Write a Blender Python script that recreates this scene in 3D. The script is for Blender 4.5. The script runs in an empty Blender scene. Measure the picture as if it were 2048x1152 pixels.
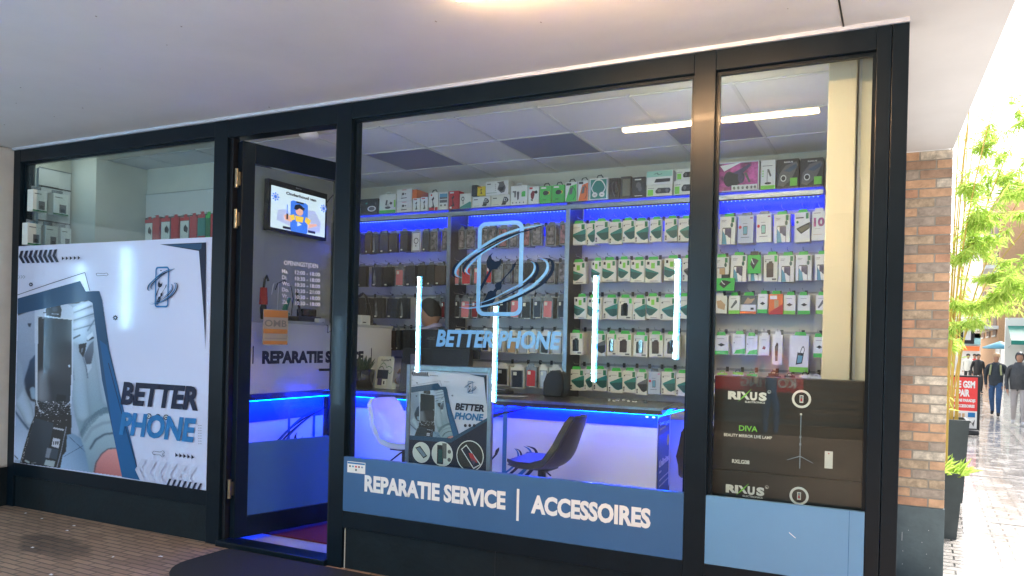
import bpy, bmesh, math, random
import numpy as np
from mathutils import Vector, Matrix
rnd = random.Random(7)
sc = bpy.context.scene
COL = sc.collection
rad = math.radians

# ------------------------------------------------------------------ camera
EYE = 1.55; CAMY = -4.235; FPX = 1565.5; CYY = 689.6
YAW, PIT, ROL = rad(26.466), rad(-0.131), rad(1.383)
def _axes():
    w = np.array([-math.sin(YAW)*math.cos(PIT), math.cos(YAW)*math.cos(PIT), math.sin(PIT)])
    r = np.array([math.cos(YAW), math.sin(YAW), 0.0]); u = np.cross(r, w)
    return math.cos(ROL)*r+math.sin(ROL)*u, -math.sin(ROL)*r+math.cos(ROL)*u, w
RX, UX, WX = _axes()
CAM = np.array([0.0, CAMY, EYE])
cd = bpy.data.cameras.new('camera'); cam = bpy.data.objects.new('camera', cd); COL.objects.link(cam)
cd.sensor_fit = 'HORIZONTAL'; cd.sensor_width = 36; cd.lens = FPX/2048*36
cd.shift_y = (CYY-576)/2048
cd.clip_start = 0.05; cd.clip_end = 2000
mw = Matrix.Identity(4)
for i in range(3):
    mw[i][0] = RX[i]; mw[i][1] = UX[i]; mw[i][2] = -WX[i]; mw[i][3] = CAM[i]
cam.matrix_world = mw
sc.camera = cam
# survey helpers: a measured sight line met with a real wall plane
def _d(x, y): return RX*(x-1024)/FPX-UX*(y-CYY)/FPX+WX
def PY(x, y, Y): d = _d(x, y); return CAM+d*(Y-CAMY)/d[1]
def PZ(x, y, Z): d = _d(x, y); return CAM+d*(Z-EYE)/d[2]
def PX(x, y, X): d = _d(x, y); return CAM+d*X/d[0]

# ------------------------------------------------------------------ sky, sun, exposure
SUN_EL, SUN_AZ = rad(48), rad(35)          # sun behind the street, high, veiled by cloud
wd = bpy.data.worlds.new('World'); sc.world = wd; wd.use_nodes = True
nt = wd.node_tree; bg = nt.nodes['Background']
sky = nt.nodes.new('ShaderNodeTexSky'); sky.sky_type = 'NISHITA'; sky.sun_disc = False
sky.sun_elevation = SUN_EL; sky.sun_rotation = SUN_AZ; sky.dust_density = 6; sky.air_density = 1.0; sky.ozone_density = 1
hs = nt.nodes.new('ShaderNodeHueSaturation'); hs.inputs['Saturation'].default_value = .62
nt.links.new(sky.outputs[0], hs.inputs['Color']); nt.links.new(hs.outputs[0], bg.inputs[0]); bg.inputs[1].default_value = 0.15
sl = bpy.data.lights.new('sun', 'SUN'); sun = bpy.data.objects.new('sun', sl); COL.objects.link(sun)
sl.energy = 3.4; sl.angle = rad(12); sl.color = (1, .975, .94)
sd = Vector((math.sin(SUN_AZ)*math.cos(SUN_EL), math.cos(SUN_AZ)*math.cos(SUN_EL), math.sin(SUN_EL)))
sun.rotation_euler = sd.to_track_quat('Z', 'Y').to_euler()
sc.view_settings.view_transform = 'Standard'; sc.view_settings.look = 'None'
sc.view_settings.exposure = 1.65; sc.view_settings.gamma = 1
cy = sc.cycles
cy.use_denoising = True; cy.max_bounces = 8; cy.diffuse_bounces = 4; cy.glossy_bounces = 4
cy.transparent_max_bounces = 20; cy.use_adaptive_sampling = False; cy.sample_clamp_indirect = 40; cy.caustics_reflective = False; cy.caustics_refractive = False

# ------------------------------------------------------------------ materials
def filmmat(name, col, a):
    m = bpy.data.materials.new(name); m.use_nodes = True; n = m.node_tree
    for x in list(n.nodes): n.nodes.remove(x)
    o = n.nodes.new('ShaderNodeOutputMaterial'); t = n.nodes.new('ShaderNodeBsdfTransparent'); t.inputs[0].default_value = (*[min(1, c*1.6+.1) for c in col], 1)
    d = n.nodes.new('ShaderNodeBsdfDiffuse'); d.inputs[0].default_value = (*col, 1); mx = n.nodes.new('ShaderNodeMixShader'); mx.inputs[0].default_value = a
    n.links.new(t.outputs[0], mx.inputs[1]); n.links.new(d.outputs[0], mx.inputs[2]); n.links.new(mx.outputs[0], o.inputs[0]); return m
PRINTS = {'poster', 'ink', 'inkblue', 'ink_steel', 'phblue', 'pg1', 'pg2', 'pg3', 'pg4', 'pale', 'skinprint'}
def mat(name, col, rough=.5, metal=0, var=0, vs=8, bump=0, bs=60, coat=0, emit=None, spec=.5, alpha=1, trans=0):
    m = bpy.data.materials.get(name)
    if m: return m
    if name in ('leaf', 'leaf2'):
        m = filmmat(name, col, 1); n = m.node_tree; d = next(x for x in n.nodes if x.type == 'BSDF_DIFFUSE'); t2 = n.nodes.new('ShaderNodeBsdfTranslucent'); t2.inputs[0].default_value = (col[0]*1.3, col[1]*1.3, col[2], 1); mx = next(x for x in n.nodes if x.type == 'MIX_SHADER'); mx.inputs[0].default_value = .5; n.links.new(t2.outputs[0], mx.inputs[1]); return m
    m = bpy.data.materials.new(name); m.use_nodes = True
    n = m.node_tree; b = n.nodes['Principled BSDF']
    b.inputs['Base Color'].default_value = (*col, 1); b.inputs['Roughness'].default_value = rough
    b.inputs['Metallic'].default_value = metal; b.inputs['Coat Weight'].default_value = coat
    b.inputs['Specular IOR Level'].default_value = spec
    b.inputs['Coat Roughness'].default_value = .09 if name in PRINTS else .06
    b.inputs['Alpha'].default_value = alpha; b.inputs['Transmission Weight'].default_value = trans
    if emit:
        b.inputs['Emission Color'].default_value = (*emit[0], 1); b.inputs['Emission Strength'].default_value = emit[1]
    if var or bump:
        tc = n.nodes.new('ShaderNodeTexCoord')
    if var:
        nz = n.nodes.new('ShaderNodeTexNoise'); nz.inputs['Scale'].default_value = vs; nz.inputs['Detail'].default_value = 6
        nz.inputs['Roughness'].default_value = .65
        n.links.new(tc.outputs['Object'], nz.inputs['Vector'])
        mx = n.nodes.new('ShaderNodeMix'); mx.data_type = 'RGBA'
        mx.inputs['A'].default_value = (*[max(0, c*(1-var)) for c in col], 1)
        mx.inputs['B'].default_value = (*[min(1, c*(1+var)) for c in col], 1)
        mr = n.nodes.new('ShaderNodeMapRange'); mr.inputs[1].default_value = .32; mr.inputs[2].default_value = .68
        n.links.new(nz.outputs['Fac'], mr.inputs[0]); n.links.new(mr.outputs[0], mx.inputs['Factor'])
        n.links.new(mx.outputs['Result'], b.inputs['Base Color'])
        m2 = n.nodes.new('ShaderNodeMapRange'); m2.inputs[3].default_value = max(0.02, rough*.8); m2.inputs[4].default_value = min(1, rough*1.25)
        n.links.new(nz.outputs['Fac'], m2.inputs[0]); n.links.new(m2.outputs[0], b.inputs['Roughness'])
    if bump:
        nb = n.nodes.new('ShaderNodeTexNoise'); nb.inputs['Scale'].default_value = bs; nb.inputs['Detail'].default_value = 4
        n.links.new(tc.outputs['Object'], nb.inputs['Vector'])
        bp = n.nodes.new('ShaderNodeBump'); bp.inputs['Strength'].default_value = bump; bp.inputs['Distance'].default_value = .01
        n.links.new(nb.outputs['Fac'], bp.inputs['Height']); n.links.new(bp.outputs[0], b.inputs['Normal'])
    return m

def glassmat(name, tint, base=.03, gain=.9, dirt_haze=0.0):
    m = bpy.data.materials.new(name); m.use_nodes = True; n = m.node_tree
    for x in list(n.nodes): n.nodes.remove(x)
    o = n.nodes.new('ShaderNodeOutputMaterial'); t = n.nodes.new('ShaderNodeBsdfTransparent'); t.inputs[0].default_value = (*tint, 1)
    g = n.nodes.new('ShaderNodeBsdfGlossy'); g.inputs['Roughness'].default_value = 0
    lw = n.nodes.new('ShaderNodeLayerWeight'); lw.inputs[0].default_value = .5
    p = n.nodes.new('ShaderNodeMath'); p.operation = 'POWER'; p.inputs[1].default_value = 5
    a = n.nodes.new('ShaderNodeMath'); a.operation = 'MULTIPLY_ADD'; a.inputs[1].default_value = gain; a.inputs[2].default_value = base
    mx = n.nodes.new('ShaderNodeMixShader')
    n.links.new(lw.outputs['Facing'], p.inputs[0]); n.links.new(p.outputs[0], a.inputs[0]); n.links.new(a.outputs[0], mx.inputs[0])
    n.links.new(t.outputs[0], mx.inputs[1]); n.links.new(g.outputs[0], mx.inputs[2])
    if dirt_haze:
        d = n.nodes.new('ShaderNodeBsdfDiffuse'); d.inputs[0].default_value = (.7, .7, .66, 1)
        tc = n.nodes.new('ShaderNodeTexCoord'); nz = n.nodes.new('ShaderNodeTexNoise'); nz.inputs['Scale'].default_value = 2.5; nz.inputs['Detail'].default_value = 8
        mr = n.nodes.new('ShaderNodeMapRange'); mr.inputs[1].default_value = .4; mr.inputs[2].default_value = .8; mr.inputs[3].default_value = dirt_haze*.4; mr.inputs[4].default_value = dirt_haze*2
        n.links.new(tc.outputs['Object'], nz.inputs['Vector']); n.links.new(nz.outputs['Fac'], mr.inputs[0])
        m2 = n.nodes.new('ShaderNodeMixShader'); n.links.new(mr.outputs[0], m2.inputs[0])
        n.links.new(mx.outputs[0], m2.inputs[1]); n.links.new(d.outputs[0], m2.inputs[2]); n.links.new(m2.outputs[0], o.inputs[0])
    else: n.links.new(mx.outputs[0], o.inputs[0])
    return m

def brickmat(name, c1, c2, mortar, sx, rowh, rough, bump, msize=.02, wet=0, var=.25):
    m = bpy.data.materials.new(name); m.use_nodes = True; n = m.node_tree; b = n.nodes['Principled BSDF']
    tc = n.nodes.new('ShaderNodeTexCoord'); br = n.nodes.new('ShaderNodeTexBrick')
    mp = n.nodes.new('ShaderNodeMapping'); mp.inputs['Rotation'].default_value = (0, 0, rad(1.5))
    n.links.new(tc.outputs['Object'], mp.inputs[0])
    wz = n.nodes.new('ShaderNodeTexNoise'); wz.inputs['Scale'].default_value = 9; n.links.new(tc.outputs['Object'], wz.inputs['Vector'])
    va = n.nodes.new('ShaderNodeVectorMath'); va.operation = 'MULTIPLY_ADD'; va.inputs[1].default_value = (.012, .012, 0)
    n.links.new(wz.outputs['Color'], va.inputs[0]); n.links.new(mp.outputs[0], va.inputs[2]); n.links.new(va.outputs[0], br.inputs['Vector'])
    br.inputs['Scale'].default_value = 1; br.inputs['Brick Width'].default_value = sx; br.inputs['Row Height'].default_value = rowh
    br.inputs['Mortar Size'].default_value = msize*rowh*2; br.inputs['Mortar Smooth'].default_value = .3
    br.inputs['Color1'].default_value = (*c1, 1); br.inputs['Color2'].default_value = (*c2, 1); br.inputs['Mortar'].default_value = (*mortar, 1)
    nz = n.nodes.new('ShaderNodeTexNoise'); nz.inputs['Scale'].default_value = 1.3; nz.inputs['Detail'].default_value = 9; nz.inputs['Roughness'].default_value = .7
    n.links.new(tc.outputs['Object'], nz.inputs['Vector'])
    mr = n.nodes.new('ShaderNodeMapRange'); mr.inputs[1].default_value = .3; mr.inputs[2].default_value = .7; mr.inputs[3].default_value = 1-var; mr.inputs[4].default_value = 1+var
    n.links.new(nz.outputs['Fac'], mr.inputs[0])
    mx = n.nodes.new('ShaderNodeVectorMath'); mx.operation = 'SCALE'
    n.links.new(br.outputs['Color'], mx.inputs[0]); n.links.new(mr.outputs[0], mx.inputs['Scale']); n.links.new(mx.outputs[0], b.inputs['Base Color'])
    b.inputs['Roughness'].default_value = rough
    if wet:
        n2 = n.nodes.new('ShaderNodeTexNoise'); n2.inputs['Scale'].default_value = 3.5; n2.inputs['Detail'].default_value = 5
        n.links.new(tc.outputs['Object'], n2.inputs['Vector'])
        r2 = n.nodes.new('ShaderNodeMapRange'); r2.inputs[1].default_value = .4; r2.inputs[2].default_value = .62; r2.inputs[3].default_value = .06; r2.inputs[4].default_value = .38
        n.links.new(n2.outputs['Fac'], r2.inputs[0]); n.links.new(r2.outputs[0], b.inputs['Roughness'])
        b.inputs['Coat Weight'].default_value = wet; b.inputs['Coat Roughness'].default_value = .1
    ad = n.nodes.new('ShaderNodeMath'); ad.operation = 'MULTIPLY_ADD'; ad.inputs[1].default_value = -1.0; 
    sm = n.nodes.new('ShaderNodeTexNoise'); sm.inputs['Scale'].default_value = 25; n.links.new(tc.outputs['Object'], sm.inputs['Vector'])
    n.links.new(br.outputs['Fac'], ad.inputs[0]); n.links.new(sm.outputs['Fac'], ad.inputs[2])
    bp = n.nodes.new('ShaderNodeBump'); bp.inputs['Strength'].default_value = bump; bp.inputs['Distance'].default_value = .006
    n.links.new(ad.outputs[0], bp.inputs['Height']); n.links.new(bp.outputs[0], b.inputs['Normal'])
    return m

K = {}
def k(name, *a, **kw):
    K[name] = mat(name, *a, **kw); return K[name]
k('anthracite', (.004, .010, .016), .3, spec=.22, coat=.03, var=.12, vs=5)
k('plinth_paint', (.005, .010, .013), .6, spec=.25, var=.35, vs=6, bump=.25, bs=30)
k('soffit_paint', (.66, .655, .66), .75, var=.05, vs=1.2, bump=.12, bs=14)
k('soffit_stain', (.32, .29, .26), .9)
k('trim_white', (.52, .57, .66), .4)
k('pier_paint', (.62, .58, .52), .6, var=.05)
k('white', (.78, .78, .76), .45)
k('paper', (.80, .80, .80), .38, coat=.12)
k('card', (.74, .74, .68), .5)
k('cardside', (.62, .60, .48), .6)
k('cream_wall', (.62, .60, .52), .65, var=.04, vs=3)
k('column_paint', (.68, .62, .50), .6)
k('grey_wall', (.50, .52, .50), .65, var=.05, vs=3)
k('slat', (.60, .60, .58), .45, var=.03)
k('slat_groove', (.30, .31, .32), .5)
k('alu', (.24, .27, .31), .36, metal=.9, var=.1, vs=30)
k('black', (.012, .013, .016), .4, var=.2)
k('blackgloss', (.01, .01, .012), .12, coat=.5)
k('darkwood', (.03, .026, .03), .3, coat=.3, var=.3, vs=20)
k('navy', (.008, .018, .045), .4)
k('poster', (.60, .63, .82), .5, coat=.6)
k('ink', (.010, .016, .045), .5, coat=.12, spec=.25)
k('inkblue', (.012, .10, .26), .5, coat=.12, spec=.25)
k('ink_steel', (.018, .07, .15), .5, coat=.12, spec=.25)
k('phblue', (.02, .17, .42), .5, coat=.12, spec=.25)
k('pg1', (.36, .44, .55), .5, coat=.12, spec=.25, var=.25, vs=9)
k('pg2', (.22, .29, .38), .5, coat=.12, spec=.25, var=.3, vs=9)
k('pg3', (.52, .60, .74), .5, coat=.12, spec=.25, var=.2, vs=7)
k('pg4', (.07, .10, .15), .5, coat=.12, spec=.25, var=.3, vs=12)
k('pale', (.50, .55, .68), .25, coat=.3); k('palestripe', (.53, .56, .73), .5, coat=.5)
k('skinprint', (.42, .19, .18), .25, coat=.3, var=.15)
k('bannerblue', (.035, .115, .26), .4, coat=.2, var=.06, vs=2)
k('bannerdaylit', (.12, .29, .50), .3, coat=.25, var=.03, vs=2)  # same banner blue, lightened: daylight on the right put into the colour
k('teal', (.01, .085, .075), .3)
k('teal2', (.015, .22, .18), .3)
k('green', (.06, .52, .08), .45)
k('greenlime', (.22, .62, .07), .45)
k('greendark', (.01, .17, .06), .45)
k('orange', (.80, .16, .03), .45)
k('red', (.55, .02, .03), .45)
k('pink', (.70, .22, .24), .45)
k('darkred', (.22, .012, .02), .45)
k('purple', (.06, .045, .12), .35, var=.6, vs=40)
k('magenta', (.42, .07, .25), .4, var=.8, vs=14)
k('yellow', (.75, .55, .03), .45)
k('olive', (.13, .13, .09), .5)
k('skyblue', (.10, .32, .45), .4)
k('mint', (.33, .62, .52), .45)
k('phonegrey', (.12, .12, .12), .3)
k('tan', (.55, .36, .2), .5)
k('brownleather', (.05, .028, .022), .4, var=.4, coat=.2)
k('bluebag', (.006, .018, .05), .3, coat=.35, var=.6, vs=30, bump=.5, bs=30)
k('blackbag', (.004, .007, .012), .3, coat=.3, var=.6, vs=30, bump=.5, bs=30)
k('marble', (.17, .15, .16), .3, var=.9, vs=26, coat=.2)
k('marblepink', (.28, .12, .14), .3, var=.8, vs=20, coat=.2)
k('clear', (.18, .20, .22), .15, coat=.5, var=.5, vs=18)
k('blueled', (0, .03, .6), .5, emit=((.0, .05, 1), 14))
k('paintedblueglow', (.002, .075, .88), .35)  # painted light: blue LED glow put into the colour of white panels
k('blueled3', (0, .03, .6), .5, emit=((.0, .04, 1), 75))
k('blueled2', (0, .03, .6), .5, emit=((.0, .04, 1), 60))
k('leddot', (.3, .4, 1), .5, emit=((.15, .3, 1), 3.5))
k('warmlamp', (1, .8, .6), .5, emit=((1, .60, .30), 110))
k('cooltube', (.6, .9, 1), .5, emit=((.08, .42, 1), 26))
k('tubecore', (.9, 1, 1), .5, emit=((.62, .90, 1), 34))
k('screen', (.5, .6, .7), .3, emit=((.62, .72, .86), .42))
k('scr_dark', (.02, .02, .03), .3, emit=((.02, .02, .04), .2))
k('scr_blue', (.05, .2, .7), .3, emit=((.05, .18, .8), .42))
k('scr_lav', (.5, .55, .8), .3, emit=((.42, .46, .75), .4))
k('scr_skin', (.8, .4, .3), .3, emit=((.8, .4, .32), .42))
k('scr_yel', (.9, .6, .1), .3, emit=((.9, .55, .05), .42))
k('plastic_white', (.72, .72, .72), .3, coat=.3)
k('leatherwhite', (.70, .70, .70), .35, coat=.2, var=.04)
k('leatherblack', (.016, .016, .017), .42, coat=.15, bump=.3, bs=180)
k('tile', (.74, .74, .74), .8, var=.03, vs=30, bump=.1, bs=120)
k('tilepanel', (.22, .23, .36), .4)
k('grid', (.62, .63, .62), .5)
k('floor', (.48, .46, .45), .3, var=.08)
k('redmat', (.14, .006, .012), .9, var=.3, vs=60)
k('doormat', (.010, .012, .013), .95, bump=1, bs=220, var=.5, vs=120)
k('brass', (.38, .31, .2), .3, metal=1)
k('steel', (.6, .6, .6), .25, metal=1)
k('skin', (.42, .23, .15), .5)
k('hair', (.012, .01, .009), .6, bump=.5, bs=120)
k('planter', (.045, .06, .065), .5, var=.2, vs=4)
k('leaf', (.34, .50, .12), .5, var=.5, vs=6)
k('leaf2', (.48, .60, .18), .5, var=.4, vs=6)
k('cane', (.50, .34, .07), .35)
k('plantdark', (.012, .05, .02), .5)
k('denim', (.04, .10, .22), .8, var=.2, vs=20)
k('hoodie', (.035, .045, .055), .85, var=.2, vs=10)
k('raincoat', (.05, .055, .06), .45, var=.3, vs=6)
k('greypants', (.42, .40, .40), .8)
k('shoewhite', (.6, .6, .6), .6)
k('oppwall', (.18, .145, .10), .7, var=.08)
k('wood', (.12, .07, .035), .5, var=.3, vs=5)
k('signred', (.75, .05, .05), .4)
k('glassbldg', (.20, .42, .45), .15, coat=.5)
k('bldgwhite', (.75, .75, .73), .7)
k('bldgorange', (.60, .36, .20), .7, var=.1)
k('bldgbrown', (.30, .22, .18), .7)
k('mannequin', (.70, .58, .42), .35)
k('flagstone', (.30, .28, .26), .25, coat=.4, var=.2)
K['glass'] = glassmat('window_glass', (.90, .945, .93), dirt_haze=.006)
K['paintedhazeglass'] = glassmat('painted_haze_glass', (.70, .80, .84), base=.045, dirt_haze=.03)  # diffuse veil painting the reflected bright surroundings into the left pane
K['doorglass'] = glassmat('door_glass', (.86, .90, .86), dirt_haze=.006)
K['film'] = None
K['film'] = filmmat('sticker_blue', (.16, .42, .80), .80)
K['filmdark'] = filmmat('sticker_dark', (.01, .022, .05), .95)
K['filmwhite'] = filmmat('sticker_white', (.85, .85, .85), .9)
K['faded'] = filmmat('faded_paper', (.40, .38, .33), .55); K['fadedorange'] = filmmat('faded_orange', (.50, .26, .10), .6); K['fadedgrey'] = filmmat('faded_grey', (.22, .22, .22), .6)
K['paving'] = brickmat('clinker_paving', (.36, .235, .155), (.26, .165, .11), (.13, .095, .065), .20, .062, .75, .9, .065, 0, .22)
_n = K['paving'].node_tree; _b = _n.nodes['Principled BSDF']; _lnk = _b.inputs['Base Color'].links[0]; _src = _lnk.from_socket
_tc = _n.nodes.new('ShaderNodeTexCoord'); _mp = _n.nodes.new('ShaderNodeMapping'); _mp.vector_type = 'TEXTURE'
_c = PZ(105, 1092, 0); _mp.inputs['Location'].default_value = (_c[0], _c[1], 0); _mp.inputs['Scale'].default_value = (.62, .24, 1); _mp.inputs['Rotation'].default_value = (0, 0, rad(-12))
_gr = _n.nodes.new('ShaderNodeTexGradient'); _gr.gradient_type = 'SPHERICAL'; _nz = _n.nodes.new('ShaderNodeTexNoise'); _nz.inputs['Scale'].default_value = 5; _nz.inputs['Detail'].default_value = 5
_ad = _n.nodes.new('ShaderNodeMath'); _ad.operation = 'ADD'; _mr = _n.nodes.new('ShaderNodeMapRange'); _mr.inputs[1].default_value = .68; _mr.inputs[2].default_value = .95; _mr.inputs[3].default_value = 1; _mr.inputs[4].default_value = .48
_sc = _n.nodes.new('ShaderNodeVectorMath'); _sc.operation = 'SCALE'
_n.links.new(_tc.outputs['Object'], _mp.inputs[0]); _n.links.new(_mp.outputs[0], _gr.inputs[0]); _n.links.new(_tc.outputs['Object'], _nz.inputs['Vector']); _n.links.new(_gr.outputs['Fac'], _ad.inputs[0]); _n.links.new(_nz.outputs['Fac'], _ad.inputs[1]); _n.links.new(_ad.outputs[0], _mr.inputs[0]); _n.links.new(_mr.outputs[0], _sc.inputs['Scale']); _n.links.new(_src, _sc.inputs[0]); _n.links.new(_sc.outputs[0], _b.inputs['Base Color'])
K['street'] = brickmat('wet_street_paving', (.42, .40, .37), (.34, .31, .29), (.06, .055, .05), .24, .13, .2, .8, .035, .8, .35)

# ------------------------------------------------------------------ mesh builder
_txt = {}
def textgeo(s, bold=.0, shear=0):
    key = (s, bold, shear)
    if key in _txt: return _txt[key]
    c = bpy.data.curves.new('t', 'FONT'); c.body = s; c.size = 1; c.offset = bold; c.shear = shear; c.resolution_u = 3; c.fill_mode = 'FRONT'
    o = bpy.data.objects.new('t', c); COL.objects.link(o)
    dg = bpy.context.evaluated_depsgraph_get(); dg.update()
    me = o.evaluated_get(dg).to_mesh()
    vs = np.array([v.co[:2] for v in me.vertices]) if len(me.vertices) else np.zeros((0, 2))
    fs = [tuple(p.vertices) for p in me.polygons]
    o.evaluated_get(dg).to_mesh_clear(); bpy.data.objects.remove(o); bpy.data.curves.remove(c)
    if len(vs):
        vs[:, 0] -= vs[:, 0].min(); vs /= .73
    _txt[key] = (vs, fs); return _txt[key]

class MB:
    def __init__(s): s.v = []; s.f = []; s.mi = []; s.ms = []; s.m = Matrix.Identity(4); s.smooth = set()
    def _mi(s, m):
        m = K[m] if isinstance(m, str) else m
        if m not in s.ms: s.ms.append(m)
        return s.ms.index(m)
    def add(s, vs, fs, m, smooth=False):
        b = len(s.v); i = s._mi(m)
        s.v += [tuple(s.m @ Vector(v)) for v in vs]
        for f in fs:
            if smooth: s.smooth.add(len(s.f))
            s.f.append(tuple(b+q for q in f)); s.mi.append(i)
        return s
    def box(s, x0, x1, y0, y1, z0, z1, m, bev=0):
        if x0 > x1: x0, x1 = x1, x0
        if y0 > y1: y0, y1 = y1, y0
        if z0 > z1: z0, z1 = z1, z0
        if bev:
            bm = bmesh.new(); bmesh.ops.create_cube(bm, size=1)
            for v in bm.verts: v.co = ((x0+x1)/2+v.co.x*(x1-x0), (y0+y1)/2+v.co.y*(y1-y0), (z0+z1)/2+v.co.z*(z1-z0))
            bmesh.ops.bevel(bm, geom=bm.edges[:], offset=bev, segments=2, affect='EDGES', profile=.5)
            bm.verts.index_update(); s.add([v.co[:] for v in bm.verts], [[v.index for v in f.verts] for f in bm.faces], m); bm.free(); return s
        return s.add([(x0, y0, z0), (x1, y0, z0), (x1, y1, z0), (x0, y1, z0), (x0, y0, z1), (x1, y0, z1), (x1, y1, z1), (x0, y1, z1)],
                     [(0, 3, 2, 1), (4, 5, 6, 7), (0, 1, 5, 4), (1, 2, 6, 5), (2, 3, 7, 6), (3, 0, 4, 7)], m)
    def face(s, pts, m): return s.add(pts, [tuple(range(len(pts)))], m)
    def tube(s, pts, r, m, n=8, r2=None, cap=True):
        pts = [Vector(p) for p in pts]; N = len(pts); rs = r if isinstance(r, (list, tuple)) else [r+(0 if r2 is None else (r2-r)*i/(N-1)) for i in range(N)]
        vs = []; ref = None
        for i, p in enumerate(pts):
            t = (pts[min(i+1, N-1)]-pts[max(i-1, 0)]).normalized()
            if ref is None: ref = t.orthogonal().normalized()
            ref = (ref-t*ref.dot(t)).normalized(); bi = t.cross(ref)
            for j in range(n):
                a = 2*math.pi*j/n; vs.append(tuple(p+(ref*math.cos(a)+bi*math.sin(a))*rs[i]))
        fs = [(i*n+j, i*n+(j+1) % n, (i+1)*n+(j+1) % n, (i+1)*n+j) for i in range(N-1) for j in range(n)]
        s.add(vs, fs, m, True)
        if cap: s.add(vs[:n], [tuple(range(n))[::-1]], m); s.add(vs[-n:], [tuple(range(n))], m)
        return s
    def lathe(s, prof, m, n=20, c=(0, 0)):
        vs = [(c[0]+r*math.cos(2*math.pi*j/n), c[1]+r*math.sin(2*math.pi*j/n), z) for r, z in prof for j in range(n)]
        fs = [(i*n+j, i*n+(j+1) % n, (i+1)*n+(j+1) % n, (i+1)*n+j) for i in range(len(prof)-1) for j in range(n)]
        return s.add(vs, fs, m, True)
    def ell(s, c, r, m, nu=16, nv=10, fn=None):
        vs = []
        for i in range(nv+1):
            ph = math.pi*i/nv
            for j in range(nu):
                th = 2*math.pi*j/nu; d = (math.sin(ph)*math.cos(th), math.sin(ph)*math.sin(th), math.cos(ph))
                q = fn(d) if fn else 1
                vs.append((c[0]+r[0]*d[0]*q, c[1]+r[1]*d[1]*q, c[2]+r[2]*d[2]*q))
        fs = [(i*nu+j, (i+1)*nu+j, (i+1)*nu+(j+1) % nu, i*nu+(j+1) % nu) for i in range(nv) for j in range(nu)]
        return s.add(vs, fs, m, True)
    def text(s, t, o, u, v, h, m, width=None, bold=.02, shear=0, align='L'):
        vs, fs = textgeo(t, bold, shear)
        if not len(vs): return s
        W = vs[:, 0].max(); sx = h if width is None else width/W
        off = {'L': 0, 'C': -W*sx/2, 'R': -W*sx}[align]
        o, u, v = np.array(o, float), np.array(u, float), np.array(v, float)
        return s.add([tuple(o+u*(a*sx+off)+v*(b*h)) for a, b in vs], fs, m)
    def build(s, name, parent=None, bevel=0):
        me = bpy.data.meshes.new(name); me.from_pydata(s.v, [], s.f)
        for m in s.ms: me.materials.append(m)
        me.polygons.foreach_set('material_index', s.mi)
        if s.smooth:
            sm = [i in s.smooth for i in range(len(s.f))]; me.polygons.foreach_set('use_smooth', sm)
        if getattr(s, 'cols', None): at = me.color_attributes.new('print', 'FLOAT_COLOR', 'POINT'); at.data.foreach_set('color', np.array(s.cols, dtype=np.float32).ravel())
        me.update(); o = bpy.data.objects.new(name, me); COL.objects.link(o)
        if parent: o.parent = parent; o.matrix_parent_inverse = Matrix.Translation(parent.location).inverted() if True else o.matrix_parent_inverse
        return o
def tag(o, label, cat, group=None):
    o['label'] = label; o['category'] = cat
    if group: o['group'] = group
    return o
def thing(name, label, cat, loc=(0, 0, 0), group=None):
    o = bpy.data.objects.new(name, None); COL.objects.link(o); o.location = loc; o.empty_display_size = .1
    bpy.context.view_layer.update()
    return tag(o, label, cat, group)
def struct(o): o['kind'] = 'structure'; return o
def B(): return MB()

# planar drawing in (x,z) on a plane facing the camera side, layered outward
class Art:
    def __init__(s, mb, fn, y, n=(0, -1, 0), step=.0003):   # fn maps a drawing point to a point of the plane
        s.mb, s.fn, s.y, s.n, s.step, s.l = mb, fn, y, n, step, 1
    def P(s, p, l=None):
        q = s.fn(*p); d = (s.l if l is None else l)*s.step
        return (q[0]+s.n[0]*d, q[1]+s.n[1]*d, q[2]+s.n[2]*d)
    def poly(s, pts, m, up=True):
        if up: s.l += 1
        P3 = [s.P(p) for p in pts]
        if len(pts) > 4:
            from mathutils.geometry import tessellate_polygon
            tr = tessellate_polygon([[Vector((p[0], p[1], 0)) for p in pts]])
            s.mb.add(P3, [tuple(t) for t in tr], m)
        else: s.mb.face(P3, m)
    def rect(s, x0, z0, x1, z1, m, up=True): s.poly([(x0, z0), (x1, z0), (x1, z1), (x0, z1)], m, up)
    def circ(s, x, z, r, m, n=20, ry=None, up=True):
        s.poly([(x+r*math.cos(2*math.pi*i/n), z+(ry or r)*math.sin(2*math.pi*i/n)) for i in range(n)], m, up)
    def stroke(s, pts, m, sub=5):
        s.l += 1
        def cr(a, b, c, d, t): return tuple(.5*((2*b[i])+(-a[i]+c[i])*t+(2*a[i]-5*b[i]+4*c[i]-d[i])*t*t+(-a[i]+3*b[i]-3*c[i]+d[i])*t**3) for i in range(3))
        pts = [tuple(p) for p in pts]
        q = []
        for i in range(len(pts)-1):
            a, b, c, d = pts[max(i-1, 0)], pts[i], pts[i+1], pts[min(i+2, len(pts)-1)]
            for j in range(sub): q.append(cr(a, b, c, d, j/sub))
        q.append(pts[-1]); L = []; R = []
        for i, p in enumerate(q):
            a, b = q[max(i-1, 0)], q[min(i+1, len(q)-1)]; dx, dy = b[0]-a[0], b[1]-a[1]; ln = math.hypot(dx, dy) or 1
            w = max(p[2], 1e-5)/2; L.append((p[0]-dy/ln*w, p[1]+dx/ln*w)); R.append((p[0]+dy/ln*w, p[1]-dx/ln*w))
        n = len(q); s.mb.add([s.P(p) for p in L+R], [(i, i+1, n+i+1, n+i) for i in range(n-1)], m)

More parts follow.
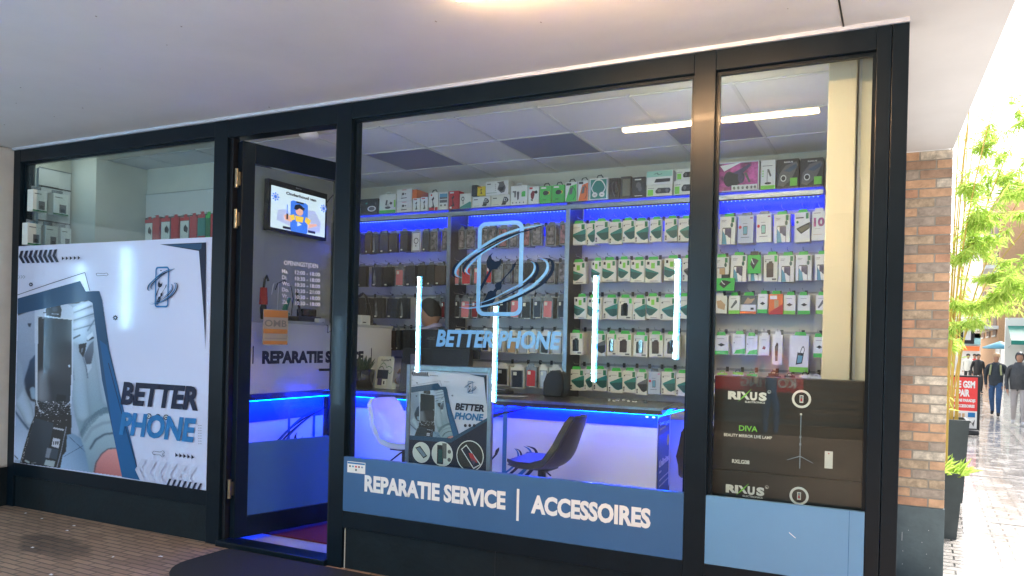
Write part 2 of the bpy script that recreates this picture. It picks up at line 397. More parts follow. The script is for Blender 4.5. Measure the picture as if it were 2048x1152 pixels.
# ------------------------------------------------------------------ ground and street
SOF = 3.172
g = B(); g.face([(-14, -12, 0), (.34, -12, 0), (.34, .3, 0), (-14, .3, 0)], 'paving'); struct(g.build('paving'))
g = B(); S1 = -.25
g.add([(.34, -40, -.02), (.34, .2, -.02), (.34, 2.8, S1), (.34, 8, S1), (.34, 90, S1), (60, -40, -.02), (60, .2, -.02), (60, 2.8, S1), (60, 8, S1), (60, 90, S1)],
      [(0, 5, 6, 1), (1, 6, 7, 2), (2, 7, 8, 3), (3, 8, 9, 4)], 'street')
g.face([(-60, 3.2, S1-.01), (.34, 3.2, S1-.01), (.34, 90, S1-.01), (-60, 90, S1-.01)], 'street')
g.face([(-60, -40, -.03), (60, -40, -.03), (60, -12, -.03), (-60, -12, -.03)], 'street')
struct(g.build('street'))
# long flat kerb stones across the wet street
g = B()
for yy in (5.55, 9.2, 13.5): g.box(.9, 9, yy, yy+.14, S1-.05, S1+.006, 'flagstone')
struct(g.build('drain_strip'))
# wet gutter line running away along the street
g = B(); g.face([(1.9, 5, S1+.004), (2.02, 5, S1+.004), (2.9, 30, S1+.004), (2.75, 30, S1+.004)], 'flagstone'); struct(g.build('gutter'))

r2 = random.Random(31)
for i, (px, py) in enumerate(((228/2048*460, 940+388/944*212), (374/2048*460, 940+436/944*212), (659/2048*460, 940+500/944*212), (598/2048*460, 940+543/944*212), (1430/2048*460, 940+773/944*212), (1007/2048*460, 940+778/944*212), (290/2048*460, 940+694/944*212), (455/2048*460, 1150))):
    p = PZ(px, py, 0); m = B(); w = (.012, .010, .016, .014, .022, .007, .013, .016)[i]
    m.add([(p[0]-w, p[1]-.008, .002), (p[0]+w, p[1]-.006, .003), (p[0]+w*.8, p[1]+.008, .005), (p[0]-w*.7, p[1]+.009, .002), (p[0], p[1], .009)], [(0, 1, 4), (1, 2, 4), (2, 3, 4), (3, 0, 4)], 'paper')
    tag(m.build('litter_scrap'), ('tiny white scrap nearest the pier on the paving', 'tiny white scrap just right of the pier scrap', 'white scrap in the middle of the paving by the plinth', 'white scrap just below the middle one', 'largest white scrap beside the doormat', 'smallest white speck on the paving', 'white scrap lying in the dark stain', 'white scrap at the bottom edge of the photo')[i], 'litter', 'white scraps on the clinker paving')
# ------------------------------------------------------------------ soffit
sfx = thing('soffit', 'smooth pale plastered soffit overhanging the whole shopfront', 'ceiling', (-3, -1, SOF))
m = B(); m.add([(-11, -5.6, SOF), (.46, -5.6, SOF), (.43, 0, SOF), (.33, 2.85, SOF), (-11, 2.85, SOF), (-11, -5.6, SOF+.35), (.46, -5.6, SOF+.35), (.43, 0, SOF+.35), (.33, 2.85, SOF+.35), (-11, 2.85, SOF+.35)],
      [(0, 1, 2), (0, 2, 3), (0, 3, 4), (5, 6, 7, 8, 9)[::-1], (0, 1, 6, 5), (1, 2, 7, 6), (2, 3, 8, 7), (3, 4, 9, 8), (4, 0, 5, 9)], 'soffit_paint'); m.build('slab', sfx)
m = B(); m.box(-.30, -.292, -3, -.005, SOF-.0035, SOF+.01, 'black'); m.build('expansion_joint', sfx)
r2 = random.Random(21)
m = B()
for i in range(26):
    x, y = r2.uniform(-6.8, 0), r2.uniform(-2.6, -.05); q = r2.uniform(.002, .006); m.box(x, x+q, y, y+q*r2.uniform(.6, 2.5), SOF-.0032, SOF-.0008, 'soffit_stain')
_l = m.build('speck', sfx); _l['kind'] = 'stuff'
m = B(); m.box(-7.1, 0, -.012, .05, 3.151, SOF+.002, 'trim_white'); m.build('edge_trim', sfx)
# upper storeys over the soffit shade the passage
t = thing('upper_building', 'pale storeys resting on the soffit above the shop', 'building', (-6, -1, 4))
m = B(); m.box(-11, .2, -5.4, 2.7, SOF+.36, 9, 'bldgwhite'); m.build('wall', t)

# soffit lamps: twin warm linear lamps
def soffit_lamp(x0, x1, y, label):
    t = thing('linear_lamp', label, 'lamp', ((x0+x1)/2, y, SOF), 'linear lamps on the soffit')
    m = B(); m.box(x0-.02, x1+.02, y-.045, y+.045, SOF-.03, SOF-.001, 'alu', .004); m.build('housing', t)
    for s in (-1, 1):
        m = B(); m.tube([(x0, y+s*.022, SOF-.04), (x1, y+s*.022, SOF-.04)], .011, 'warmlamp', 8); m.build('lamp_tube', t)
soffit_lamp(-1.866, -.525, -1.15, 'warm twin linear lamp under the soffit nearest the brick wall')

# ------------------------------------------------------------------ end pier on the left
t = thing('pier', 'cream rendered pier with black base at the left end of the shopfront', 'pier', (-7.3, -.15, 0))
m = B(); m.box(-7.6, -7.095, -.32, .3, .335, SOF-.002, 'pier_paint', .03); m.build('render_face', t)
m = B(); m.box(-7.62, -7.085, -.31, .3, 0, .333, 'plinth_paint', .004); m.build('plinth', t)

t = thing('adjoining_wall', 'cream wall running on beyond the pier at the far left edge', 'wall', (-9.3, .1, 0))
m = B(); m.box(-11, -7.625, -.1, .3, .30, SOF-.002, 'pier_paint'); m.build('render_face', t)
m = B(); m.box(-11, -7.625, -.12, .3, 0, .299, 'plinth_paint'); m.build('plinth', t)
# ------------------------------------------------------------------ shopfront
sf = thing('shopfront', 'long anthracite aluminium shopfront with four tall glass bays and an open door', 'shopfront', (-3.5, 0, 0))
A = 'anthracite'
fr = B()
def post(x0, x1, z0=.0, z1=3.15): 
    m = B(); m.box(x0, x1, 0, .12, z0, z1, A, .003); m.build('mullion', sf)
post(-7.09, -6.995); post(-4.636, -4.50); post(-3.48, -3.358); post(-1.042, -.925); 
post(-.143, -.077); post(-.074, .0)
m = B(); m.box(-6.995, -4.636, .002, .12, 3.04, 3.149, A, .003); m.box(-4.50, -3.48, .002, .12, 3.02, 3.149, A, .003)
m.box(-3.358, -1.042, .002, .12, 3.04, 3.149, A, .003); m.box(-.925, -.143, .002, .12, 3.04, 3.149, A, .003); m.build('top_rail', sf)
for a, b in ((-6.995, -4.636), (-3.358, -1.042), (-.925, -.143)):
    m = B(); m.box(a, b, .002, .12, .275, .388, A, .003); m.build('bottom_rail', sf)
    m = B(); m.box(a, b, .02, .10, .0, .274, 'plinth_paint'); 
    if a < -3 and a > -4: m.box(-3.346, -3.342, .014, .02, 0, .27, 'cardside'); m.box(-2.2, -2.196, .0175, .02, 0, .27, 'black')
    m.build('plinth_panel', sf)
    # glazing beads
    m = B(); e = .018
    m.box(a, a+e, .035, .058, .389, 3.039, A); m.box(b-e, b, .035, .058, .389, 3.039, A); m.box(a+e, b-e, .035, .058, 3.021, 3.039, A); m.box(a+e, b-e, .035, .058, .389, .407, A); m.build('glazing_bead', sf)
    m = B(); m.box(a+.004, b-.004, .059, .067, .395, 3.035, 'paintedhazeglass' if a < -6 else 'glass'); m.build('glass_pane', sf)
m = B(); m.box(-4.5, -3.48, -.03, .13, -.02, .04, A, .004); m.build('threshold', sf)
m = B(); m.box(-4.499, -4.47, .03, .09, .041, 3.019, 'black'); m.box(-3.51, -3.481, .03, .09, .041, 3.019, 'black'); m.build('door_rebate', sf)

# door leaf (local: s along leaf, t thickness)
DH = Vector((-4.395, .05)); dang = math.atan2(.866, .218)
du = Vector((math.cos(dang), math.sin(dang), 0)); dn = Vector((math.sin(dang), -math.cos(dang), 0))   # dn faces the street side (+x)
DM = Matrix(((du.x, -dn.x, 0, DH.x), (du.y, -dn.y, 0, DH.y), (0, 0, 1, 0), (0, 0, 0, 1)))
def DB(): b = MB(); b.m = DM; return b
LW = .97
door = DB()
for a in ((0, .105, .05, 3.0), (LW-.105, LW, .05, 3.0)): door.box(a[0], a[1], 0, .065, a[2], a[3], A, .003)
door.box(.105, LW-.105, .001, .064, .05, .20, A, .003); door.box(.105, LW-.105, .001, .064, 2.85, 3.0, A, .003)
door = door.build('door', sf); door['label'] = 'tall glazed door leaf standing open into the shop'
m = DB(); m.box(.106, LW-.106, .028, .036, .201, 2.849, 'doorglass'); m.build('glass_pane', door)
for z in (.42, 2.42, 2.72):
    m = DB(); m.tube([(-.028, .03, z-.07), (-.028, .03, z+.07)], .014, 'brass', 10); m.box(-.028, .003, .022, .034, z-.05, z+.05, 'brass'); m.build('hinge', door)
m = DB(); m.tube([(LW-.05, -.001, 1.29), (LW-.05, -.055, 1.29), (LW-.17, -.055, 1.29)], .011, 'black', 10); m.box(LW-.075, LW-.03, -.006, 0, 1.19, 1.39, 'black', .002)
m.tube([(LW-.05, .066, 1.29), (LW-.05, .11, 1.29), (LW-.17, .11, 1.29)], .011, 'black', 10); m.build('handle', door)
# door film and lettering
def dpt(x, y, off=.024):      # sight line met with the leaf plane -> (s, z)
    d = _d(x, y); p0 = Vector((DH.x, DH.y, 0))-dn*off; n = np.array([dn.x, dn.y, 0])
    tt = (np.array([p0.x, p0.y, 0])-CAM)@n/(d@n); p = CAM+d*tt; q = Vector(p)-p0
    return q.dot(du), p[2]
m = DB(); z0 = dpt(580, 878)[1]
m.box(.107, LW-.107, .018, .027, .203, z0, 'bannerblue'); m.build('window_film', door)
m = DB()
DU, DV = (1, 0, 0), (0, 0, 1)
s_, z_ = dpt(568, 526); m.text('OPENINGSTIJDEN', (s_, .024, z_-.012), DU, DV, .034, 'filmwhite' if 'filmwhite' in K and K['filmwhite'] else 'white', width=dpt(636, 530)[0]-s_)
for i, (d_, h_) in enumerate((('Ma.', '12:00 - 18:00'), ('Di.', '10:30 - 18:00'), ('Wo.', '10:30 - 18:00'), ('Do.', '10:30 - 21:00'), ('Vr.', '10:30 - 18:00'), ('Za.', '10:30 - 18:00'))):
    a = dpt(564, 542+12.3*i); b_ = dpt(590, 544.5+12.3*i); c_ = dpt(640, 548+12.3*i)
    m.text(d_, (a[0], .024, a[1]-.014), DU, DV, .03, 'filmwhite'); m.text(h_, (b_[0], .024, b_[1]-.014), DU, DV, .03, 'filmwhite', width=c_[0]-b_[0])
m.build('opening_hours_lettering', door)
m = DB(); a = dpt(527, 618); b_ = dpt(575, 690)
m.box(a[0], b_[0], .0235, .0275, b_[1], a[1], 'faded'); w_ = b_[0]-a[0]; H_ = a[1]-b_[1]
m.box(a[0]+.004, b_[0]-.004, .0225, .0234, a[1]-H_*.22, a[1]-.006, 'fadedorange'); m.box(a[0]+.004, b_[0]-.004, .0225, .0234, a[1]-H_*.68, a[1]-H_*.55, 'fadedorange')
m.text('OMB', (a[0]+.012, .0225, a[1]-H_*.48), DU, DV, H_*.19, 'fadedgrey', width=w_-.024)
m.box(a[0]+.01, b_[0]-.01, .0225, .0234, a[1]-H_*.83, a[1]-H_*.81, 'phonegrey'); m.box(a[0]+.004, b_[0]-.004, .0225, .0234, b_[1]+.004, b_[1]+.03, 'fadedorange'); m.build('sticker', door)

# ------------------------------------------------------------------ poster artwork (drawing units: pixels surveyed on the window poster)
def logo_art(L, c, s, light, dark, inner=True):
    """phone outline, two swooshes, wrench and screwdriver; c = (x,z) centre, s = height"""
    def T(p): return (c[0]+(p[0]-515)/1000*s, c[1]-(p[1]-505)/1000*s)
    def Ts(pts): return [(*T(p), p[2]/1000*s) for p in pts]
    # rounded rectangle outline
    def rr(x0, z0, x1, z1, r, n=6):
        o = []
        for (cx, cz, a0) in ((x1-r, z0+r, -90), (x1-r, z1-r, 0), (x0+r, z1-r, 90), (x0+r, z0+r, 180)):
            for i in range(n+1): a = rad(a0+90*i/n); o.append((cx+r*math.cos(a), cz+r*math.sin(a)))
        return o
    o1 = rr(278, 10, 758, 1004, 85); o2 = rr(320, 52, 716, 962, 48)
    L.l += 1; n = len(o1)
    L.mb.add([L.P(T(p)) for p in o1+o2], [(i, (i+1) % n, n+(i+1) % n, n+i) for i in range(n)], light)
    L.poly([T(p) for p in [(445,335),(400,370),(375,430),(385,490),(410,520),(318,690),(320,750),(440,515),(490,510),(530,460),(535,395),(505,425),(470,430),(435,405),(425,370)]], dark)
    L.poly([T(p) for p in [(650,470),(685,440),(685,470),(665,510),(590,590),(540,660),(545,690),(535,725),(500,735),(480,770),(490,800),(470,850),(385,945),(330,930),(340,870),(380,800),(400,750),(430,735),(455,740),(480,710),(470,680),(490,655),(530,640),(600,560),(640,510)]], dark)
    D1 = [(960,72,3),(800,118,16),(650,155,22),(480,210,24),(300,290,28),(160,380,30),(50,460,30),(18,530,28),(30,575,18),(80,600,3)]
    L1 = [(960,66,2),(850,82,14),(700,105,22),(520,165,26),(350,255,28),(190,365,28),(90,450,28),(48,520,26),(60,570,16),(120,597,2)]
    D2 = [(770,116,3),(560,205,14),(360,305,20),(220,392,26),(150,462,28),(132,515,24),(150,560,4)]
    L2 = [(760,130,2),(600,195,10),(450,270,14),(320,350,18),(225,435,22),(172,500,22),(172,540,14),(212,570,2)]
    D3 = [(430,905,4),(600,855,16),(800,765,24),(950,672,28),(1035,570,34),(1055,490,32),(1030,430,20),(950,408,2)]
    L3 = [(95,912,2),(200,922,12),(350,902,18),(520,860,22),(700,785,26),(860,692,30),(970,585,30),(1005,505,28),(985,440,18),(925,412,2)]
    D4 = [(500,832,3),(640,762,14),(780,682,20),(880,590,26),(908,520,26),(890,460,14),(845,440,2)]
    L4 = [(150,886,2),(300,872,6),(450,822,10),(600,745,12),(740,670,16),(838,590,20),(876,520,22),(868,465,14),(836,440,2)]
    for d, m in ((D1, dark), (D2, dark), (D3, dark), (D4, dark), (L1, light), (L2, light), (L3, light), (L4, light)): L.stroke(Ts(d), m)

def _gauss(a, sg):
    if sg <= 0: return a
    r = max(1, int(sg*3)); kx_ = np.exp(-np.arange(-r, r+1)**2/(2*sg*sg)); kx_ /= kx_.sum()
    p = np.pad(a, r, mode='edge'); p = np.apply_along_axis(lambda v: np.convolve(v, kx_, 'valid'), 0, p); return np.apply_along_axis(lambda v: np.convolve(v, kx_, 'valid'), 1, p)
_print = None
def print_image():
    """the printed photograph (hands in gloves opening a phone) as an array, y from 555 to 965, x from 26 to 290, one sample per unit"""
    global _print
    if _print is not None: return _print
    X0, Y0, W, H = 26, 555, 230, 410
    xx, yy = np.meshgrid(np.arange(W)+X0+.5, np.arange(H)+Y0+.5); I = np.zeros((H, W, 3)); rg = np.random.RandomState(5)
    lin = lambda c: (np.array(c)/255.)**2.2*1.15
    I[:] = lin((150, 166, 192))
    def mask(pts):
        m = np.zeros((H, W), bool); n = len(pts)
        for i in range(n):
            x1, y1 = pts[i]; x2, y2 = pts[(i+1) % n]
            if y1 == y2: continue
            c = ((yy > y1) != (yy > y2)) & (xx < (x2-x1)*(yy-y1)/(y2-y1)+x1); m ^= c
        return m.astype(float)
    def put(m, col, al=1):
        I[:] = I*(1-m[..., None]*al)+col*m[..., None]*al
    def poly(pts, c, sg=.5, c2=None, ax=None, al=1):
        m = _gauss(mask(pts), sg); col = lin(c)*np.ones((H, W, 1))
        if c2 is not None:
            (a, b), (c_, d_) = ax; L2 = (c_-a)**2+(d_-b)**2; t = np.clip(((xx-a)*(c_-a)+(yy-b)*(d_-b))/L2, 0, 1)[..., None]; col = lin(c)*(1-t)+lin(c2)*t
        put(m, col, al)
    def stroke(pts, c, sg=.5, round_=False, al=1):
        best = np.full((H, W), 1e9)
        for (a, b) in zip(pts, pts[1:]):
            dx, dy = b[0]-a[0], b[1]-a[1]; t = np.clip(((xx-a[0])*dx+(yy-a[1])*dy)/(dx*dx+dy*dy+1e-9), 0, 1); r = a[2]+(b[2]-a[2])*t
            best = np.minimum(best, np.hypot(xx-a[0]-dx*t, yy-a[1]-dy*t)/r)
        m = _gauss((best < 1).astype(float), sg); col = lin(c)*np.ones((H, W, 1))
        if round_: col = col*(.45+.6*np.sqrt(np.clip(1-best**2, 0, 1)))[..., None]
        put(m, col, al)
    P, S = poly, stroke
    P([(26, 600), (160, 560), (172, 583), (200, 583), (206, 608), (140, 608), (72, 602), (26, 618)], (10, 45, 85), .6, (6, 25, 50), ((100, 570), (100, 610)))
    P([(26, 616), (74, 600), (74, 605), (26, 624)], (120, 165, 195), .8); P([(26, 624), (72, 606), (70, 621), (26, 636)], (10, 18, 28), .8)
    for q in ((41, 603), (49, 601)): P([(q[0], q[1]), (q[0]+3, q[1]-1), (q[0]+3, q[1]+1), (q[0], q[1]+3)], (90, 120, 150), .6)
    P([(26, 636), (74, 618), (80, 640), (78, 770), (60, 735), (46, 765), (26, 790)], (158, 172, 198), 1.2, (120, 138, 165), ((60, 620), (40, 770))); P([(56, 647), (64, 647), (61, 655), (57, 653)], (30, 48, 70), .6)
    P([(46, 768), (56, 738), (60, 722), (74, 706), (78, 745), (74, 806), (62, 802), (52, 786)], (16, 62, 96), 1, (10, 26, 40), ((60, 720), (64, 800)))
    S([(66, 780, 6), (68, 794, 5.5)], (130, 156, 182), .8, True)
    S([(30, 760, 14), (40, 792, 15), (54, 822, 12), (60, 842, 9)], (165, 185, 208), 1.2, True); P([(26, 700), (44, 730), (50, 775), (36, 800), (26, 800)], (140, 158, 182), 2)
    P([(26, 832), (36, 838), (60, 868), (46, 920), (26, 920)], (150, 172, 205), .8, (190, 205, 232), ((40, 850), (30, 915))); S([(30, 822, 2), (44, 842, 2), (57, 858, 2.4)], (26, 70, 104), 1.2); S([(26, 908, .8), (36, 918, .9)], (20, 40, 60), .5)
    P([(112, 850), (170, 880), (196, 956), (108, 950)], (150, 175, 208), 1, (84, 120, 152), ((125, 930), (185, 900))); S([(138, 873, .6), (182, 914, .6)], (50, 75, 100), .4); S([(128, 914, .5), (170, 890, .6)], (50, 75, 100), .4)
    # right glove
    P([(144, 640), (150, 612), (164, 604), (188, 606), (198, 645), (216, 735), (236, 838), (228, 850), (182, 868), (160, 866), (150, 830), (144, 760)], (172, 186, 208), 1, (118, 146, 160), ((165, 640), (190, 850)))
    for a, b, r, sh in (((150, 619), (184, 606), 6.5, 190), ((148, 634), (190, 620), 7.5, 182), ((148, 652), (190, 640), 8.5, 176)): S([(*a, r), (*b, r)], (sh, sh+12, sh+32), .7, True); S([(a[0], a[1]+r, .9), (b[0], b[1]+r, .9)], (50, 66, 88), .9)
    S([(146, 700, 12), (158, 740, 14), (160, 790, 16), (166, 830, 14)], (160, 180, 200), 4, True, .7); S([(186, 640, 7), (202, 720, 10), (216, 800, 12)], (164, 180, 200), 4, True, .6)
    S([(146, 678, 1.8), (160, 671, 1.6)], (28, 42, 62), .6); P([(158, 689), (174, 686), (171, 705), (167, 716), (159, 704)], (10, 14, 22), .5); P([(163, 698), (167, 696), (166, 704), (163, 706)], (96, 104, 118), .5)
    P([(168, 712), (180, 688), (188, 682), (188, 705), (183, 730), (173, 729)], (96, 108, 126), .7, (50, 60, 76), ((185, 690), (172, 725))); S([(176, 681, 2), (187, 676, 2)], (24, 34, 50), .5); P([(174, 674), (186, 664), (187, 672), (176, 682)], (196, 208, 222), .6); P([(173, 730), (184, 728), (184, 736), (176, 748)], (176, 192, 208), .7)
    S([(167, 716, .8), (173, 735, 1.1), (176, 756, .8)], (60, 80, 105), .7); S([(144, 724, .8), (149, 760, .8)], (90, 110, 135), .8); S([(190, 640, 1.2), (176, 662, 1)], (70, 84, 104), 1)
    # cuff and wrist
    P([(161, 872), (174, 842), (196, 826), (226, 816), (236, 866), (242, 900), (214, 900), (196, 916), (189, 950), (180, 946), (172, 908)], (158, 180, 194), 1, (120, 146, 162), ((200, 830), (180, 930)))
    for ww in np.arange(0, 1, .02):
        ax_ = 162+ww*66; ay_ = 868-50*math.sin(min(1, ww*1.25)*math.pi/2); S([(ax_, ay_-4+rg.rand()*2, .8), (ax_+3, ay_+7+rg.rand()*3, .6)], (58, 92, 108), .7, False, .8)
    S([(162, 870, 4), (174, 843, 4), (194, 828, 4), (226, 820, 3.5)], (70, 98, 114), 2, False, .7); S([(170, 882, 3), (184, 858, 3), (206, 847, 3), (232, 843, 3)], (120, 140, 156), 1.6, False, .8); S([(181, 898, 2), (192, 880, 2.4), (210, 869, 2), (234, 866, 2)], (48, 74, 92), 1.2)
    P([(186, 956), (191, 928), (203, 909), (216, 899.5), (240, 897), (252, 960)], (214, 138, 134), .9, (170, 92, 92), ((215, 900), (195, 955))); S([(189, 946, 1.3), (193, 925, 1.3), (204, 908, 1.3), (217, 898, 1.2), (240, 896, 1)], (66, 62, 74), .9)
    # phone
    P([(70, 614), (77, 607), (136, 609), (144, 613), (147.5, 622), (147, 760), (143, 815), (128, 845), (71, 836), (71, 760)], (186, 198, 218), .5); P([(77, 636), (144.5, 640), (144, 740), (141, 802), (130, 814), (76, 803), (76, 740)], (12, 18, 28), .4, (38, 40, 48), ((120, 650), (100, 800)))
    P([(77, 745), (92, 740), (104, 800), (90, 806), (77, 802)], (130, 134, 144), 3.5, (30, 34, 42), ((78, 770), (108, 770)))
    P([(92, 620), (96, 612), (102, 616), (103, 609), (121, 609), (124, 620), (122, 636), (93, 634)], (6, 10, 16), .4); S([(110, 619, 5.5), (111, 619, 5.5)], (44, 54, 70), .5, True); S([(104, 628, .7), (118, 629, .7)], (150, 160, 175), .4); S([(76, 632, .7), (98, 633, .7), (112, 636, 1), (144, 639, 1)], (206, 214, 228), .4); S([(77, 634.5, .8), (144, 641, .8)], (8, 12, 20), .4)
    for q in ((88, 615), (88, 626)): S([(q[0], q[1], 1.2), (q[0]+3, q[1], 1.2)], (30, 40, 56), .4)
    S([(139, 732, 2), (139.5, 733, 2)], (190, 205, 225), .4)
    P([(71, 800), (90, 806), (131, 814), (141, 806), (142, 830), (137, 852), (121, 938), (112, 944), (60, 938), (40, 928), (50, 890), (62, 850), (70, 832)], (13, 15, 20), .5); P([(114, 789), (133, 791), (131, 816), (112, 812)], (8, 10, 14), .5)
    S([(74, 745, 1.2), (74, 806, 1.3), (80, 822, 1.6), (88, 826, 1)], (200, 208, 222), .5)
    for _ in range(420):
        x = rg.uniform(70, 141); y = 803+abs(rg.normal(0, 18)); 
        if y > 850: continue
        v = int(rg.choice([30, 60, 90, 150, 205], p=[.34, .28, .18, .12, .08])); w, h = rg.uniform(.5, 4), rg.uniform(.4, 1.8); P([(x, y), (x+w, y+w*.12), (x+w, y+h), (x, y+h)], (v, v, v+8), .25)
    for i_ in range(70):
        f = i_/70; x = 68-26*f+rg.uniform(-1.5, 1.5); y = 842+84*f; v = int(rg.choice([40, 90, 150, 190])); P([(x, y), (x+2, y), (x+2, y+1.2), (x, y+1.2)], (v, v, v+6), .3)
    P([(70, 836), (108, 847), (102, 880), (92, 926), (84, 932), (47, 918), (62, 862)], (34, 48, 62), .5, (26, 38, 50), ((90, 840), (60, 920)))
    P([(107, 876), (121, 879), (118, 897), (104, 893)], (196, 196, 208), .4)
    for q in (107, 111.5, 115.5): P([(q, 883), (q+2.4, 883.5), (q+1.8, 890), (q-.4, 889.5)], (40, 40, 50), .3)
    P([(108, 855), (129, 859), (128, 862), (107, 858)], (180, 184, 196), .4); P([(108, 863), (127, 866), (124, 880), (106, 875)], (16, 18, 24), .4); P([(104, 897), (118, 900), (114, 920), (100, 916)], (50, 62, 74), .5); P([(95, 896), (104, 898), (99, 917), (91, 915)], (120, 126, 140), .6); P([(92, 920), (111, 923), (108, 935), (89, 930)], (160, 172, 176), .5)
    S([(133, 855, .9), (124, 900, .9), (112, 944, .9)], (130, 136, 152), .5); P([(138, 830), (144.5, 830), (143, 869), (133, 870)], (9, 11, 16), .6); P([(130, 872), (135, 871), (133, 903), (127, 911), (123, 908)], (10, 13, 18), .6); S([(52, 922, 1.6), (58, 925, 1.6)], (160, 176, 180), .5); S([(64, 927, 1), (72, 926, 1)], (110, 120, 124), .5)
    I[:] = np.clip(I*.82*(1+rg.normal(0, .035, (H, W, 1))), 0, 1)
    _print = (X0, Y0, I, mask); return _print
def paint_print(m, fn, st):
    X0, Y0, I, mask = print_image(); H, W, _ = I.shape
    inside = mask([(36.5, 597), (100, 579), (161, 562), (172, 583), (199, 582), (206, 601), (246, 953), (28.8, 924.4)]) > .5
    nx, ny = int(W/st), int(H/st)
    vs = []; cols = []; fs = []; idx = {}
    def vid(i, j):
        if (i, j) not in idx:
            idx[(i, j)] = len(vs); p = fn(X0+i*st, Y0+j*st); vs.append((p[0], p[1]-.0009, p[2])); a = I[min(H-1, int(j*st)), min(W-1, int(i*st))]; cols.append((a[0], a[1], a[2], 1))
        return idx[(i, j)]
    for j in range(ny-1):
        for i in range(nx-1):
            if inside[int((j+.5)*st), int((i+.5)*st)]: fs.append((vid(i, j+1), vid(i+1, j+1), vid(i+1, j), vid(i, j)))
    m.add(vs, fs, 'photoprint'); m.cols = cols
_pm = mat('photoprint', (.5, .5, .5), .5, coat=.3); K['photoprint'] = _pm; PRN = _pm.node_tree.nodes
_at = PRN.new('ShaderNodeAttribute'); _at.attribute_name = 'print'; _pm.node_tree.links.new(_at.outputs['Color'], PRN['Principled BSDF'].inputs['Base Color']); PRN['Principled BSDF'].inputs['Coat Roughness'].default_value = .09

